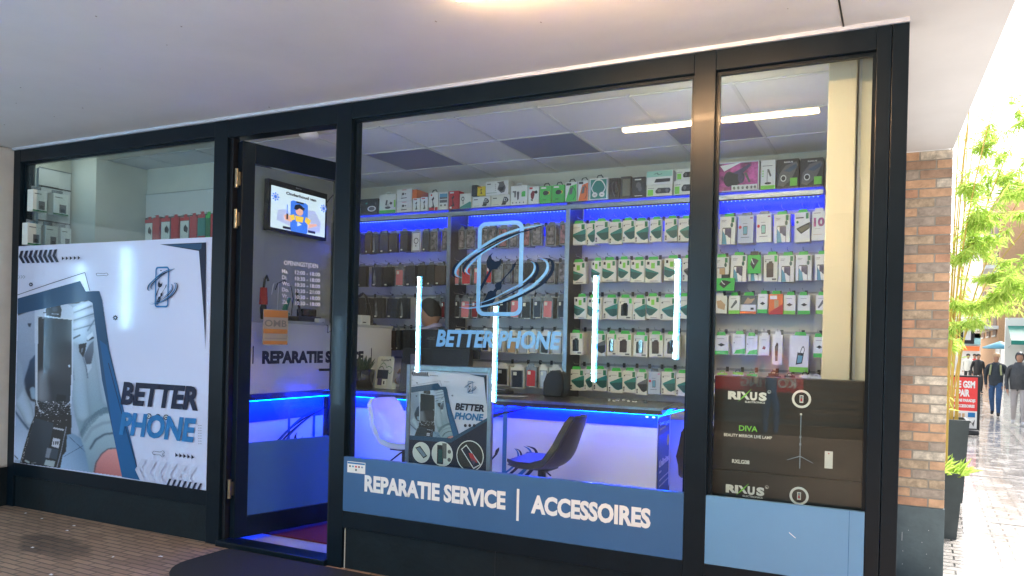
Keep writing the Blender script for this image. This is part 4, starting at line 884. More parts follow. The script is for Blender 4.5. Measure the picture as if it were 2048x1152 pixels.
def package(bay, row, idx, x0p, x1p, code, z1=None, z0=None, yf=None, zmid=None):
    """x0p, x1p: the surveyed edges of the front face"""
    desc, nm, base, fn = DES[code]; hz = ROWZ[row]
    yf = yf if yf is not None else 2.25+rnd.uniform(-.02, .02)
    zt = (hz-.045 if z1 is None else z1)+rnd.uniform(-.008, .006); zb = (zt-.19 if z0 is None else z0)+rnd.uniform(-.005, .005)
    ymid = {0: 465, 1: 540, 2: 610, 3: 683, 4: 755}[row]
    xa = PY(x0p, ymid, yf)[0]; xb = PY(x1p, ymid, yf)[0]
    dep = min(rnd.choice((.05, .07, .10, .13)), BY-.04-yf)
    m = MB(); bag = code in BAGS
    yaw = rnd.uniform(-.07, .05); rolla = rnd.uniform(-.02, .02); c = Vector(((xa+xb)/2, yf, zt))
    m.m = Matrix.Translation(c) @ Matrix.Rotation(yaw, 4, 'Z') @ Matrix.Rotation(rolla, 4, 'Y') @ Matrix.Translation(-c)
    n = max(1, int(dep/.026)); th = dep/n
    for i in range(n):
        j = 0 if i == 0 else rnd.uniform(-.004, .004)
        m.box(xa+j, xb+j, yf+i*th, yf+(i+.86)*th, zb+(rnd.uniform(0, .006) if i else 0), zt, base if i == 0 or bag else 'cardside')
    front(m, xa, xb, zb, zt, yf, fn)
    # hang tab
    cx = (xa+xb)/2+rnd.uniform(-.01, .01)
    tabc = 'clear' if bag or code[0] in 'S' else ('white' if code in ('WF', 'WN', 'WT', 'WL', 'PL', '10', 'TA', 'TN') else 'green')
    w = (xb-xa)*.32
    m.add([(cx-w, yf+.012, zt), (cx+w, yf+.012, zt), (cx+w*.8, yf+.012, zt+.028), (cx-w*.8, yf+.012, zt+.028), (cx-w, yf+.014, zt), (cx+w, yf+.014, zt), (cx+w*.8, yf+.014, zt+.028), (cx-w*.8, yf+.014, zt+.028)], [(0, 1, 2, 3), (7, 6, 5, 4)], tabc)
    o = m.build(nm)
    o2 = tag(o, f'{desc}, {ORD[idx]} from left, {RN[row]} hook row of {ORD[bay]} bay', 'phone case' if 'case' in nm else 'boxed accessory', f'packages on the {RN[row]} hook row of the {ORD[bay]} bay')
    add_hook(bays[bay], cx, hz-.005)
    return o
ROWS = {
 (2, 0): [(1141,1171,'TL'),(1173,1190,'TL'),(1190,1217,'TL'),(1218,1244,'TL'),(1245,1269,'TL'),(1270,1297,'TL'),(1299,1323,'TL'),(1329,1354,'TL'),(1357,1384,'TL')],
 (2, 1): [(1143,1171,'TR'),(1183,1203,'TR'),(1204,1232,'TR'),(1237,1260,'TR'),(1261,1289,'TR'),(1291,1322,'TR'),(1329,1359,'TR'),(1365,1392,'TG')],
 (2, 2): [(1148,1173,'TR'),(1175,1203,'TR'),(1207,1235,'TL'),(1237,1265,'BK'),(1266,1291,'TL'),(1293,1319,'TR'),(1320,1354,'TL'),(1357,1384,'TL')],
 (2, 3): [(1140,1165,'BK'),(1187,1211,'TG'),(1214,1233,'BK'),(1234,1263,'BB'),(1267,1296,'BK'),(1298,1326,'BB'),(1329,1360,'BK'),(1370,1396,'TG')],
 (2, 4): [(1139,1168,'TL'),(1169,1185,'TL'),(1186,1214,'TL'),(1216,1245,'TL'),(1246,1272,'TL'),(1273,1295,'TG'),(1297,1321,'SB'),(1323,1350,'TL'),(1352,1382,'TL')],
 (3, 0): [(1439,1471,'PU'),(1476,1507,'SB'),(1512,1542,'SW'),(1547,1579,'PU'),(1588,1619,'TP'),(1623,1652,'10')],
 (3, 1): [(1428,1457,'PK'),(1462,1493,'PU'),(1496,1523,'PU'),(1527,1555,'BB'),(1557,1588,'PU'),(1591,1623,'PU'),(1629,1655,'PU')],
 (3, 2): [(1424,1454,'TN'),(1457,1479,'A1'),(1481,1513,'OF'),(1515,1535,'A0'),(1537,1565,'OR'),(1567,1591,'A2'),(1596,1620,'A0'),(1632,1653,'A1')],
 (3, 3): [(1428,1457,'A0'),(1465,1490,'GF'),(1492,1515,'GF'),(1517,1539,'PL'),(1545,1565,'TA'),(1580,1618,'PO'),(1627,1650,'A0')],
 (1, 0): [(917,929,'MA'),(931,951,'MA'),(963,976,'MA'),(977,992,'MA'),(996,1016,'MP'),(1018,1036,'MA'),(1047,1061,'MP'),(1063,1084,'MA'),(1091,1112,'MA'),(1119,1131,'MP')],
 (1, 1): [(904,920,'SP'),(922,942,'SR'),(946,963,'SP'),(972,984,'SR'),(988,1006,'CL'),(1008,1024,'CL'),(1028,1046,'CL'),(1048,1064,'KB'),(1070,1091,'KB'),(1094,1111,'MA'),(1117,1131,'MA')],
 (1, 2): [(909,920,'SK'),(921,940,'SP'),(942,957,'SD'),(962,977,'SK'),(996,1016,'SN'),(1020,1039,'SP'),(1042,1062,'SK'),(1066,1083,'SN'),(1085,1106,'SP'),(1114,1131,'SN')],
 (1, 3): [(905,925,'WL'),(935,953,'SR'),(963,977,'WF'),(989,1005,'WL'),(1015,1033,'WT'),(1036,1055,'WL'),(1058,1073,'WL'),(1080,1098,'WF'),(1102,1125,'WL')],
 (1, 4): [(992,1016,'WF'),(1021,1047,'WN'),(1051,1073,'SR'),(1078,1095,'WL'),(1098,1118,'WF')],
 (0, 0): [(713,722,'KN'),(730,742,'KW'),(745,757,'KN'),(760,776,'KN'),(778,794,'KB'),(800,816,'KB'),(824,842,'WC'),(845,858,'KN'),(860,876,'MA'),(884,894,'MA')],
 (0, 1): [(712,733,'KB'),(744,763,'KN'),(767,786,'KB'),(790,808,'SP'),(811,830,'KN'),(836,851,'KB'),(853,868,'KB'),(870,890,'KW')],
 (0, 2): [(715,733,'KB'),(747,765,'KB'),(774,794,'KN'),(798,816,'KB'),(866,881,'SK'),(882,890,'SD')],
 (0, 3): [(782,790,'KW'),(792,800,'KB'),(805,820,'KB'),(872,886,'KB')],
}
for (b, r), L in ROWS.items():
    for i, it in enumerate(L):
        kw = {}
        if (b, r) == (3, 0): kw = dict(z1=2.625, z0=2.40)
        elif (b, r) == (3, 1): kw = dict(z1=2.30, z0=2.09)
        elif (b, r) == (3, 2): kw = dict(z1=1.985, z0=1.83)
        elif (b, r) == (3, 3):
            kw = dict(z1=1.66, z0=1.50)
            if it[2] == 'TA': kw['z0'] = 1.43
            if it[2] == 'PO': kw = dict(z1=1.67, z0=1.38)
        elif b == 0: kw = dict(z0=ROWZ[r]-.045-.20)
        if it[2] in ('10',): kw['yf'] = 2.24
        package(b, r, i, *it[:3], **kw)
# the two loose green cable boxes
for (x0p, x1p, y0p, y1p, lb) in ((1495, 1522, 510, 547, 'small bright green cable box hanging in front of a purple phone box'), (1431, 1469, 556, 582, 'sideways green cable box hanging low by the mullion')):
    a_ = PY(x0p, y1p, 2.21); b_ = PY(x1p, y0p, 2.21); m = B(); m.box(a_[0], b_[0], 2.205, 2.225, a_[2], b_[2], 'green'); front(m, a_[0], b_[0], a_[2], b_[2], 2.205, D_greencable)
    m.box((a_[0]+b_[0])/2-.03, (a_[0]+b_[0])/2+.03, 2.21, 2.214, b_[2], b_[2]+.03, 'black'); tag(m.build('cable_box'), lb, 'boxed accessory')
# bottom hook row of the fourth bay: only tops show above the black boxes
for i, (x0p, x1p, c1, c2, lb) in enumerate(((1426, 1462, 'white', 'greenlime', 'white box with lime tab'), (1464, 1486, 'white', 'greenlime', 'white box with lime and grey lid'), (1492, 1515, 'white', 'green', 'low white box with green side'), (1533, 1560, 'navy', 'black', 'dark navy camera shaped package'), (1566, 1592, 'white', 'black', 'white package with black band'), (1604, 1615, 'white', 'white', 'narrow white box'), (1620, 1645, 'white', 'white', 'white box with hook loop'))):
    a_ = PY(x0p, 751, 2.25); b_ = PY(x1p, 751, 2.25); m = B(); zt = 1.325+(.012 if i % 2 else 0); m.box(a_[0], b_[0], 2.25, 2.33, zt-.17, zt, c1, .004)
    cx = (a_[0]+b_[0])/2; m.box(cx-.04, cx+.04, 2.26, 2.27, zt, zt+.022, c2); m.tube([(cx-.02, 2.262, zt+.02), (cx-.012, 2.262, zt+.038), (cx+.012, 2.262, zt+.038), (cx+.02, 2.262, zt+.02)], .004, 'black' if i % 2 else c2, 6); m.box(a_[0]+.01, cx, 2.2485, 2.2498, zt-.06, zt-.03, 'phonegrey')
    tag(m.build('accessory_box'), f'{lb}, {ORD[i]} from left above the stacked black boxes', 'boxed accessory', 'packages on the bottom hook row of the fourth bay'); add_hook(bays[3], cx, ROWZ[4]-.005)

# ------------------------------------------------------------------ boxes along the top shelf
def T_holder(a, c='black', x=.5):
    a.poly([(x-.16, .62), (x+.08, .78), (x+.14, .66), (x-.02, .52)], c); a.poly([(x-.06, .58), (x+.03, .5), (x+.14, .24), (x-.02, .2), (x-.04, .4)], c); a.poly([(x-.16, .22), (x+.2, .22), (x+.16, .14), (x-.12, .14)], c)
def T_dark1(a): a.circ(.72, .36, .2, 'paper', 18, .18); a.circ(.72, .36, .15, 'phonegrey', 18, .13); a.poly([(.4, .72), (.5, .8), (.52, .7), (.44, .66)], 'teal2'); a.rect(.05, .62, .09, .86, 'phonegrey', False); a.rect(.88, .62, .93, .76, 'phonegrey', False)
def T_greenbot(a): a.rect(0, 0, 1, .17, 'green'); a.poly([(.42, .72), (.52, .7), (.46, .4), (.36, .44)], 'black'); a.poly([(.68, .62), (.82, .55), (.74, .44), (.62, .5)], 'black'); a.circ(.52, .3, .18, 'black', 14, .07); a.rect(.52, .3, .56, .5, 'phonegrey'); a.rect(.9, .3, 1, .7, 'greenlime')
def T_lamp(a): a.circ(.42, .6, .09, 'black', 12, .12); a.circ(.58, .6, .05, 'black', 10, .06, False); a.rect(.34, .22, .36, .6, 'phonegrey'); a.poly([(.28, .18), (.7, .22), (.66, .28), (.3, .26)], 'black'); a.rect(.35, .92, .65, .97, 'red', False)
def T_mount(a): a.rect(.1, 1-.12, .6, .96, 'red'); T_holder(a)
def T_redbot(a): a.rect(0, 0, .62, .17, 'red'); a.rect(.68, 0, 1, .17, 'red', False); T_holder(a, 'black', .45); a.rect(.2, .82, .36, .92, 'red', False)
def T_pic(a): a.rect(.08, .4, .94, .92, 'phonegrey'); a.rect(.08, .72, .94, .92, 'skyblue'); a.rect(.08, .56, .94, .62, 'card'); a.rect(.15, .2, .35, .3, 'phonegrey'); a.rect(.6, .2, .8, .3, 'phonegrey', False)
def T_redhold(a): T_holder(a, 'black', .4); a.rect(.1, .04, .3, .14, 'white'); a.rect(.1, .88, .5, .97, 'white', False)
def T_tealbot(a): a.poly([(0, .1), (.9, .45), (1, .4), (1, 0), (0, 0)], 'teal2'); a.circ(.26, .66, .14, 'black', 12, .16); a.circ(.26, .66, .08, 'card', 10, .1); a.rect(.26, .3, .32, .5, 'black')
def T_cargrip(a): a.rect(.08, .7, .3, .8, 'phonegrey'); a.poly([(.6, .35), (.7, .85), (.85, .8), (.95, .55), (.9, .35)], 'black'); a.poly([(.68, .45), (.72, .74), (.82, .7), (.86, .48)], 'paper'); a.poly([(.72, .48), (.75, .7), (.8, .67), (.83, .5)], 'black'); a.poly([(.55, .1), (.62, .35), (.85, .32), (.78, .08)], 'black'); a.rect(.1, .12, .4, .15, 'phonegrey', False)
def T_bigholder(a): a.rect(.05, .78, .22, .86, 'phonegrey'); a.poly([(.5, .92), (.82, .98), (.8, .9), (.9, .5), (.84, .16), (.7, .1), (.52, .4), (.6, .8)], 'phonegrey'); a.poly([(.56, .5), (.84, .6), (.8, .3), (.66, .24)], 'black'); a.rect(.02, .14, .5, .17, 'greendark'); [a.rect(.42, q, .45, q+.05, 'black', False) for q in (.3, .45, .6, .75)]
def T_greensq(a): a.poly([(.66, .42), (.9, .42), (.9, .7), (.72, .7), (.66, .62)], 'green'); a.poly([(.1, .74), (.32, .74), (.3, .4), (.22, .4), (.2, .66), (.1, .66)], 'phonegrey'); a.poly([(.36, .7), (.52, .7), (.5, .3), (.4, .25)], 'phonegrey'); [a.circ(q, .12, .035, 'black', 8, .04, False) for q in (.12, .34, .56, .8)]
def T_redmic(a): a.poly([(.2, .6), (.4, .78), (.62, .74), (.6, .5), (.5, .3), (.4, .25), (.25, .35)], 'darkred'); a.circ(.75, .68, .16, 'black', 12, .1); a.poly([(.2, .25), (.4, .3), (.45, .18), (.4, .16)], 'black'); a.rect(.08, .86, .4, .98, 'red', False)
def T_greenm(a): a.circ(.5, .6, .24, 'black', 14, .14); a.circ(.78, .6, .1, 'yellow', 12, .1); a.circ(.74, .6, .07, 'black', 10, .08); a.circ(.4, .2, .18, 'greendark', 12, .03); a.rect(.1, .86, .55, .96, 'white', False)
def T_charge(a, c='green'): a.poly([(0, 0), (1, 0), (1, .9), (.4, .8), (.2, .4)], c); a.poly([(.3, .35), (.6, .38), (.7, .75), (.42, .7)], 'phonegrey'); a.rect(.05, .84, .5, .96, 'black'); a.stroke([(.6, .8, .04), (.85, .6, .04), (.9, .3, .04), (.7, .1, .04)], 'black')
def T_head(a):
    a.rect(.05, .05, .95, .95, 'skyblue'); a.rect(.06, .06, .94, .94, 'teal2')
    a.stroke([(.28, .3, .05), (.12, .55, .05), (.3, .86, .05), (.5, .92, .05), (.7, .86, .05), (.88, .55, .05), (.72, .3, .05)], 'paper'); a.circ(.3, .24, .15, 'paper', 16, .12); a.circ(.7, .24, .15, 'paper', 16, .12, False); a.rect(.24, .22, .36, .25, 'phonegrey'); a.rect(.64, .22, .76, .25, 'phonegrey', False)
def T_blackshape(a): a.stroke([(.5, .85, .05), (.3, .7, .05), (.36, .4, .06), (.6, .1, .05)], 'phonegrey'); a.poly([(.6, .2), (.95, .3), (.8, .9), (.6, .8)], 'blackgloss')
def T_olive(a): a.rect(.2, .1, .95, .9, 'olive'); a.rect(.3, .4, .6, .42, 'phonegrey')
def T_ear(a): a.circ(.5, .6, .2, 'phonegrey', 12, .16); a.circ(.62, .42, .14, 'phonegrey', 12, .14, False); a.rect(.2, .86, .7, .92, 'card', False); a.rect(.2, .06, .8, .09, 'card', False)
def T_speaker(a): a.poly([(.35, .3), (.4, .22), (.9, .22), (.95, .5), (.9, .7), (.45, .72), (.35, .5)], 'black'); a.circ(.5, .48, .07, 'phonegrey', 10, .16); a.circ(.8, .48, .07, 'phonegrey', 10, .16, False); a.rect(.04, .06, .26, .6, 'greenlime'); a.rect(.04, .7, .3, .74, 'phonegrey', False)
def T_mint(a): a.rect(0, .55, 1, 1, 'mint'); a.poly([(.3, .12), (.9, .14), (.92, .3), (.9, .4), (.36, .4)], 'black'); a.stroke([(.3, .75, .03), (.42, .85, .03), (.45, .7, .03), (.6, .78, .03)], 'black')
def T_purple(a):
    a.rect(.01, .01, .99, .99, 'pale'); a.rect(.02, .03, .98, .96, 'magenta'); a.poly([(0, 0), (0, .6), (.1, .7), (.2, .3), (.15, 0)], 'magenta'); a.poly([(.1, .9), (.6, .98), (.2, .7)], 'paper'); a.poly([(.02, .62), (.08, .62), (.08, .9), (.02, .9)], 'green')
    a.circ(.32, .42, .13, 'black', 16, .26); a.poly([(.24, .22), (.3, .66), (.62, .6), (.66, .3), (.5, .2)], 'black'); a.circ(.6, .45, .08, 'purple', 14, .2); a.poly([(.4, .62), (.78, .9), (.82, .84), (.6, .55)], 'purple'); a.poly([(.66, .6), (.78, .25), (.82, .28), (.72, .62)], 'phonegrey')
    a.rect(.38, .02, .97, .2, 'paper'); [a.circ(q, .1, .028, 'black', 10, .055, False) for q in (.44, .54, .64, .74, .84, .92)]
def T_stand(a): a.rect(0, 0, 1, .13, 'greenlime'); a.circ(.5, .2, .24, 'black', 14, .04); a.rect(.42, .2, .46, .62, 'phonegrey'); a.poly([(.42, .68), (.56, .7), (.74, .46), (.64, .42)], 'phonegrey'); [a.circ(.14, q, .05, 'greenlime', 8, .03, False) for q in (.45, .54, .63)]; a.rect(.1, .8, .8, .82, 'phonegrey', False)
def T_vr(a, second=False): 
    a.poly([(.05, .1), (.3, .05), (.7, .3), (.98, .8), (.9, .9), (.4, .8), (.1, .5)], 'phonegrey'); a.poly([(.3, .6), (.9, .84), (.95, .7), (.6, .55)], 'pg4'); a.circ(.3, .34, .14, 'paper', 16, .12); a.circ(.3, .34, .10, 'black', 16, .085); a.rect(.62, .06, .96, .34, 'greenlime')
    vs, fs = textgeo('RIXUS', .03); w = vs[:, 0].max(); a.l += 1; a.mb.add([a.P((.32+p[0]/w*.42, .88+p[1]*.05)) for p in vs], fs, 'white')
TOP = [
 (713,756,398,433,'black',T_dark1,'matt black box with white ring picture',.25),(758,792,389,431,'card',T_greenbot,'white phone stand box with green foot',.1),
 (793,824,378,402,'white',T_lamp,'white desk lamp box stacked on its twin',.1),(793,824,402.5,429,'white',T_lamp,'white desk lamp box under its twin',.1),
 (824,834,379,396,'orange',None,'plain orange box end beside the lamp boxes',.2),(825,840,396.5,427,'white',T_mount,'narrow white phone mount box below the orange box',.1),
 (841,856,394,426,'white',T_mount,'narrow white mount box left of the red footed one',.1),(857,876.5,385,424,'white',T_redbot,'white car mount box with two red foot patches',.1),
 (877,896.5,384,423,'white',T_pic,'white box with blue sky road picture',.1),(897,918,382,422,'red',T_redhold,'bright red phone holder box',.1),
 (919,943,387,420,'card',T_tealbot,'pale holder box with teal wave at foot',.1),(944,981,393,418,'card',T_cargrip,'lower left white car grip box under the yellow one',.12),
 (982,1020,390,416,'card',T_cargrip,'lower right white car grip box under the big holder box',.12),(943,954,370,392,'black',None,'dark box leaning behind the yellow box',.14),
 (954.5,970,373,391,'yellow',T_mount,'small yellow box standing on the car grip box',.08),(971,1017,362,390,'white',T_bigholder,'long white phone holder box on top of the car grip boxes',.12),
 (1021,1055,371,412,'white',T_greensq,'white cable box with bright green square',.1),(1056,1078,373,411,'white',T_redmic,'white box with dark red mount picture',.1),
 (1079,1103,372,411,'green',T_greenm,'left one of two green magnet mount boxes',.1),(1104,1129,370,409,'green',T_greenm,'right one of two green magnet mount boxes',.1),
 (1130,1154,364,407,'white',lambda a: T_charge(a),'white and green charger box with black loop',.08),(1155.5,1177,361,405,'white',lambda a: T_charge(a, 'orange'),'white and orange charger box with black loop',.08),
 (1178,1216,356,402,'white',T_head,'teal box with white headphones picture',.1),(1217,1239,356,400,'black',T_blackshape,'black box with curved silver outline',.1),
 (1240,1262,353,399,'black',T_olive,'olive grey flat box between two black boxes',.1),(1263,1291,354,397,'black',T_ear,'black box with grey earphones picture',.1),
 (1292.5,1346,341,368.5,'white',T_mint,'mint and white box stacked over a speaker box',.12),(1292.5,1345,369,394,'card',T_speaker,'white speaker box under the mint box',.14),
 (1352,1392,337,360,'card',T_speaker,'white speaker box on top beside the bronze mullion',.12),(1347,1392,360.5,393,'card',T_speaker,'bigger white speaker box under another beside the mullion',.14),
 (1430,1519,323,383,'white',T_purple,'wide purple and pink gaming set box',.12),(1520.5,1552,320,379,'white',T_stand,'white tablet stand box with lime foot',.1),
 (1553,1598,318,377,'black',lambda a: T_vr(a),'left one of two black headset boxes',.14),(1599.5,1647,316,373,'black',lambda a: T_vr(a),'right one of two black headset boxes',.14)]
SHZ = 2.807
for (x0p, x1p, y0p, y1p, base, fn, lb, dep) in TOP:
    Y = 2.17; xm = (x0p+x1p)/2
    a_ = PY(x0p, y1p, Y); b_ = PY(x1p, y0p, Y)
    # survey: base of each lowest box sits on the shelf, stacked ones on the box below
    zb_line = PY(xm, y1p, Y)[2]; zt = PY(xm, y0p, Y)[2]
    zb = SHZ+.001 if abs(zb_line-SHZ) < .065 else zb_line+.0
    if dep == .2: zb = SHZ+.13; 
    m = B(); m.box(a_[0]+.001, b_[0]-.001, Y, Y+dep, zb, zt, base, .0015 if x1p-x0p > 20 else 0)
    if fn: front(m, a_[0]+.003, b_[0]-.003, zb+.003, zt-.003, Y, fn)
    if 'loop' in lb or 'magnet' in lb or 'headphones' in lb or 'foot patches' in lb:
        cx = (a_[0]+b_[0])/2+.01; m.tube([(cx-.03, Y+.01, zt-.002), (cx-.02, Y+.01, zt+.022), (cx+.01, Y+.01, zt+.026), (cx+.03, Y+.01, zt-.002)], .005, 'black', 6)
    if lb.startswith('white phone stand') or lb.startswith('white cable'):
        cx = (a_[0]+b_[0])/2; m.tube([(cx-.03, Y+.01, zt-.002), (cx-.02, Y+.01, zt+.02), (cx+.02, Y+.01, zt+.02), (cx+.03, Y+.01, zt-.002)], .006, 'card', 6)
    tag(m.build('product_box'), lb+' on the top shelf' if len(lb.split()) < 12 else lb, 'product box', 'boxes lined up on the top shelf')

# ------------------------------------------------------------------ counter, left wing and raised desk panel
t = thing('counter', 'white shop counter with black top glowing blue under its edge', 'counter', (-3, 1.6, 0))
CT = 1.10
f0, f1 = (-4.52, 1.27), (-1.545, 1.335)       # front edge of the top
b1 = (-1.62, 2.08)
m = B(); m.add([(f0[0], f0[1], CT-.05), (f1[0], f1[1], CT-.05), (b1[0], b1[1], CT-.05), (-4.52, 2.08, CT-.05), (f0[0], f0[1], CT), (f1[0], f1[1], CT), (b1[0], b1[1], CT), (-4.52, 2.08, CT)],
   [(0, 3, 2, 1), (4, 5, 6, 7), (0, 1, 5, 4), (1, 2, 6, 5), (2, 3, 7, 6), (3, 0, 4, 7)], 'darkwood'); m.build('counter_top', t)
m = B(); dy = .008
m.add([(f0[0], f0[1]-dy, CT-.016), (f1[0]+dy, f1[1]-dy, CT-.016), (f1[0]+dy, f1[1]-dy, CT+.003), (f0[0], f0[1]-dy, CT+.003), (f1[0]+.006, b1[1], CT-.016), (b1[0]+.006, b1[1], CT+.003), (f0[0], f0[1]+.006, CT+.003), (f1[0]-.006, f1[1]+.006, CT+.003), (b1[0]-.012, b1[1], CT+.003)],
      [(0, 1, 2, 3), (1, 4, 5, 2), (3, 2, 7, 6), (2, 5, 8, 7)], 'alu'); m.build('edge_trim', t)
IN = .07
m = B(); m.add([(-4.52, f0[1]+IN, .0), (f1[0]-.05, f1[1]+IN, .0), (b1[0]-.05, 2.05, .0), (-4.52, 2.05, 0), (-4.52, f0[1]+IN, CT-.052), (f1[0]-.05, f1[1]+IN, CT-.052), (b1[0]-.05, 2.05, CT-.052), (-4.52, 2.05, CT-.052)],
   [(0, 1, 5, 4), (1, 2, 6, 5), (2, 3, 7, 6), (3, 0, 4, 7)], 'white'); m.build('front_panel', t)
m = B(); m.add([(-4.52, f0[1]+IN-.003, CT-.15), (f1[0]-.05, f1[1]+IN-.003, CT-.15), (f1[0]-.05, f1[1]+IN-.003, CT-.053), (-4.52, f0[1]+IN-.003, CT-.053)], [(0, 1, 2, 3)], 'paintedblueglow'); m.build('painted_glow_panel', t)  # blue sheet painting the LED glow onto the counter front
m = B(); m.box(-4.50, -3.0, f1[1]-.03, f1[1]+.0, CT-.0545, CT-.0515, 'blueled3'); m.box(-2.99, f1[0]-.03, f1[1]+.025, f1[1]+.05, CT-.0545, CT-.0515, 'blueled2'); l = m.build('led_strip', t)
m = B(); m.box(f1[0]-.035, f1[0]-.005, f1[1]+.03, 2.0, CT-.0545, CT-.0515, 'blueled2'); m.build('led_strip', t)
m = B(); c = PZ(1307, 827, CT-.066)
for q in (0, .05): m.ell((f1[0]-.06-q, f1[1]-.004, CT-.066), (.012, .008, .006), 'leddot', 8, 6)
_l = m.build('led_chips_row', l); _l['kind'] = 'stuff'
# logo painted on the counter front, half hidden by the poster stand
yf = f1[1]+IN-.02
m = B(); cc = PY(985, 900, yf); s = (PY(985, 822, yf)[2]-PY(985, 985, yf)[2])
yf2 = 1.325
a = Art(m, lambda x, z: (x, yf2, z), yf2, step=.0006); logo_art(a, (cc[0]-.06, cc[2]-.02), .90, 'phblue', 'ink'); m.build('logo', t)
# poster on the counter end
t = thing('end_poster', 'dark blue Unlimited data poster on the end of the counter', 'poster', (-1.58, 1.7, .5))
xe0, xe1 = f1[0]-.048, b1[0]-.048
def EP(U, V): return (xe0+(xe1-xe0)*(.02+.86*U), 1.405+(2.05-1.405)*(.02+.86*U), .28+.74*V)
m = B(); a = Art(m, EP, 0, n=(1, 0, 0), step=.0008)
a.rect(0, 0, 1, 1, 'navy'); m.build('sheet', t)
m = B(); a = Art(m, EP, 0, n=(1, 0, 0), step=.0008); a.l = 3
a.rect(.02, 0, .98, .82, 'inkblue'); a.circ(.86, .72, .1, 'yellow', 16, .06)
def etext(txt, x, z, w, h, mm='white', bold=.02, sh=0):
    vs, fs = textgeo(txt, bold, sh); W_ = vs[:, 0].max(); a.l += 1; a.mb.add([a.P((x+p[0]/W_*w, z+p[1]*h)) for p in vs], fs, mm)
etext('Connect', .1, .92, .38, .035); etext('yourworld', .1, .87, .5, .03, 'yellow'); etext('Lyca', .58, .90, .34, .045); etext('Unlimited', .08, .50, .9, .07, bold=.04); etext('data', .08, .44, .2, .025)
etext('national & international', .1, .36, .8, .02); etext('calls to more than 40 countries', .1, .30, .8, .018); a.circ(.62, .12, .06, 'red', 12, .03); a.circ(.70, .12, .06, 'yellow', 12, .03, False)
a.poly([(.25, 0), (.45, 0), (.5, .2), (.35, .24)], 'navy'); a.poly([(.75, 0), (.98, 0), (.98, .25), (.85, .2)], 'navy'); m.build('lettering', t)

t = thing('reception_desk', 'raised white reception desk with REPARATIE SERVICE lettering and blue lit lower front', 'desk', (-4.6, .8, 0))
m = B(); m.box(-5.0, -4.60, .135, 1.265, 0, 1.045, 'white'); m.build('lower_front', t)
m = B(); m.box(-4.599, -4.596, .14, 1.262, .87, 1.044, 'paintedblueglow'); m.build('painted_glow_panel', t)  # blue sheet painting the LED glow onto the desk front
m = B(); m.box(-5.0, -4.52, .13, 1.262, 1.05, 1.10, 'darkwood'); m.build('ledge', t)
m = B(); m.box(-4.56, -4.53, .14, 1.262, 1.045, 1.0485, 'blueled3'); m.build('led_strip', t)
m = B(); m.box(-4.62, -4.545, .14, 2.2, 1.101, 1.665, 'white'); m.build('upper_panel', t)
m = B(); m.box(-5.0, -4.535, .135, 2.21, 1.667, 1.69, 'grey_wall'); m.build('top_board', t)
m = B(); yy = lambda px, pz: PX(px, pz, -4.543)
a_, b_ = yy(524, 725), yy(727, 722); h_ = yy(524, 701)[2]-a_[2]
m.text('REPARATIE SERVICE', (-4.5435, a_[1], a_[2]-.004), (0, 1, 0), (0, 0, 1), h_, 'ink', width=b_[1]-a_[1], bold=.06)
for px in (505, 742): q = yy(px, 715); m.box(-4.5445, -4.5435, q[1], q[1]+.012, q[2]-.05, q[2]+.09, 'ink')
m.build('lettering', t)
m = B(); ca = PX(600, 830, -4.598)
a = Art(m, lambda x, z: (-4.595, x, z), 0, n=(1, 0, 0), step=.0006)
p1, p2 = PX(577, 845, -4.598), PX(627, 845, -4.598); s = (p2[1]-p1[1])/.48*1.1; top = PX(600, 808, -4.598)[2]
logo_art(a, ((p1[1]+p2[1])/2, top-s*.5), s, 'inkblue', 'ink'); m.build('logo', t)

# interior red mat, doormat outside
t = B(); t.box(-4.5, -3.2, .423, 1.18, .003, .014, 'redmat'); tag(t.build('floor_mat'), 'dark red mat on the shop floor behind the open door', 'mat')
m = B()
pts = []; cx0, cx1, cy0, cy1, r = -4.34, -2.6, -.75, -.055, .34
for (cx, cyy, a0) in ((cx1-r, cy0+r, -90), (cx1-.05, cy1-.05, 0), (cx0+.05, cy1-.05, 90), (cx0+r, cy0+r, 180)):
    rr = r if cyy < -.2 else .05
    for i in range(9): an = rad(a0+90*i/8); pts.append((cx+rr*math.cos(an), cyy+rr*math.sin(an)))
n = len(pts); m.add([(x, y, .001) for x, y in pts]+[(x*.998-.006, y*.99, .014) for x, y in pts], [tuple(range(n, 2*n))]+[(i, (i+1) % n, n+(i+1) % n, n+i) for i in range(n)], 'doormat')
tag(m.build('doormat'), 'large black rubber doormat with rounded corner before the door', 'mat')

# ------------------------------------------------------------------ television
t = thing('television', 'flat wall television showing a cartoon repairman and Onderhoud van', 'television', (-5.2, 1.56, 2.5))
TX = -5.2
tv0, tv1 = PX(538, 357, TX)[1], PX(655, 383, TX)[1]; tzt, tzb = 3.0, 2.53
m = B(); m.box(TX-.055, TX, tv0, tv1, tzb, tzt, 'black', .004); m.build('bezel', t)
m = B(); m.box(-5.275, TX-.056, 1.45, 1.7, 2.62, 2.85, 'black'); m.build('wall_bracket', t)
def TP(U, V): return (TX+.0005, tv0+.03+(tv1-tv0-.06)*U, tzb+.03+(tzt-tzb-.085)*V)
m = B(); a = Art(m, TP, 0, n=(1, 0, 0), step=.0006); a.rect(0, 0, 1, 1, 'screen')
a.poly([(.1, .2), (.12, .45), (.25, .5), (.4, .35), (.6, .6), (.8, .62), (.92, .35), (.9, .1), (.5, .05)], 'scr_lav')
a.poly([(.36, .0), (.64, .0), (.66, .04), (.66, .72), (.62, .76), (.38, .76), (.34, .72), (.34, .04)], 'scr_blue'); a.rect(.44, .72, .58, .76, 'scr_dark')
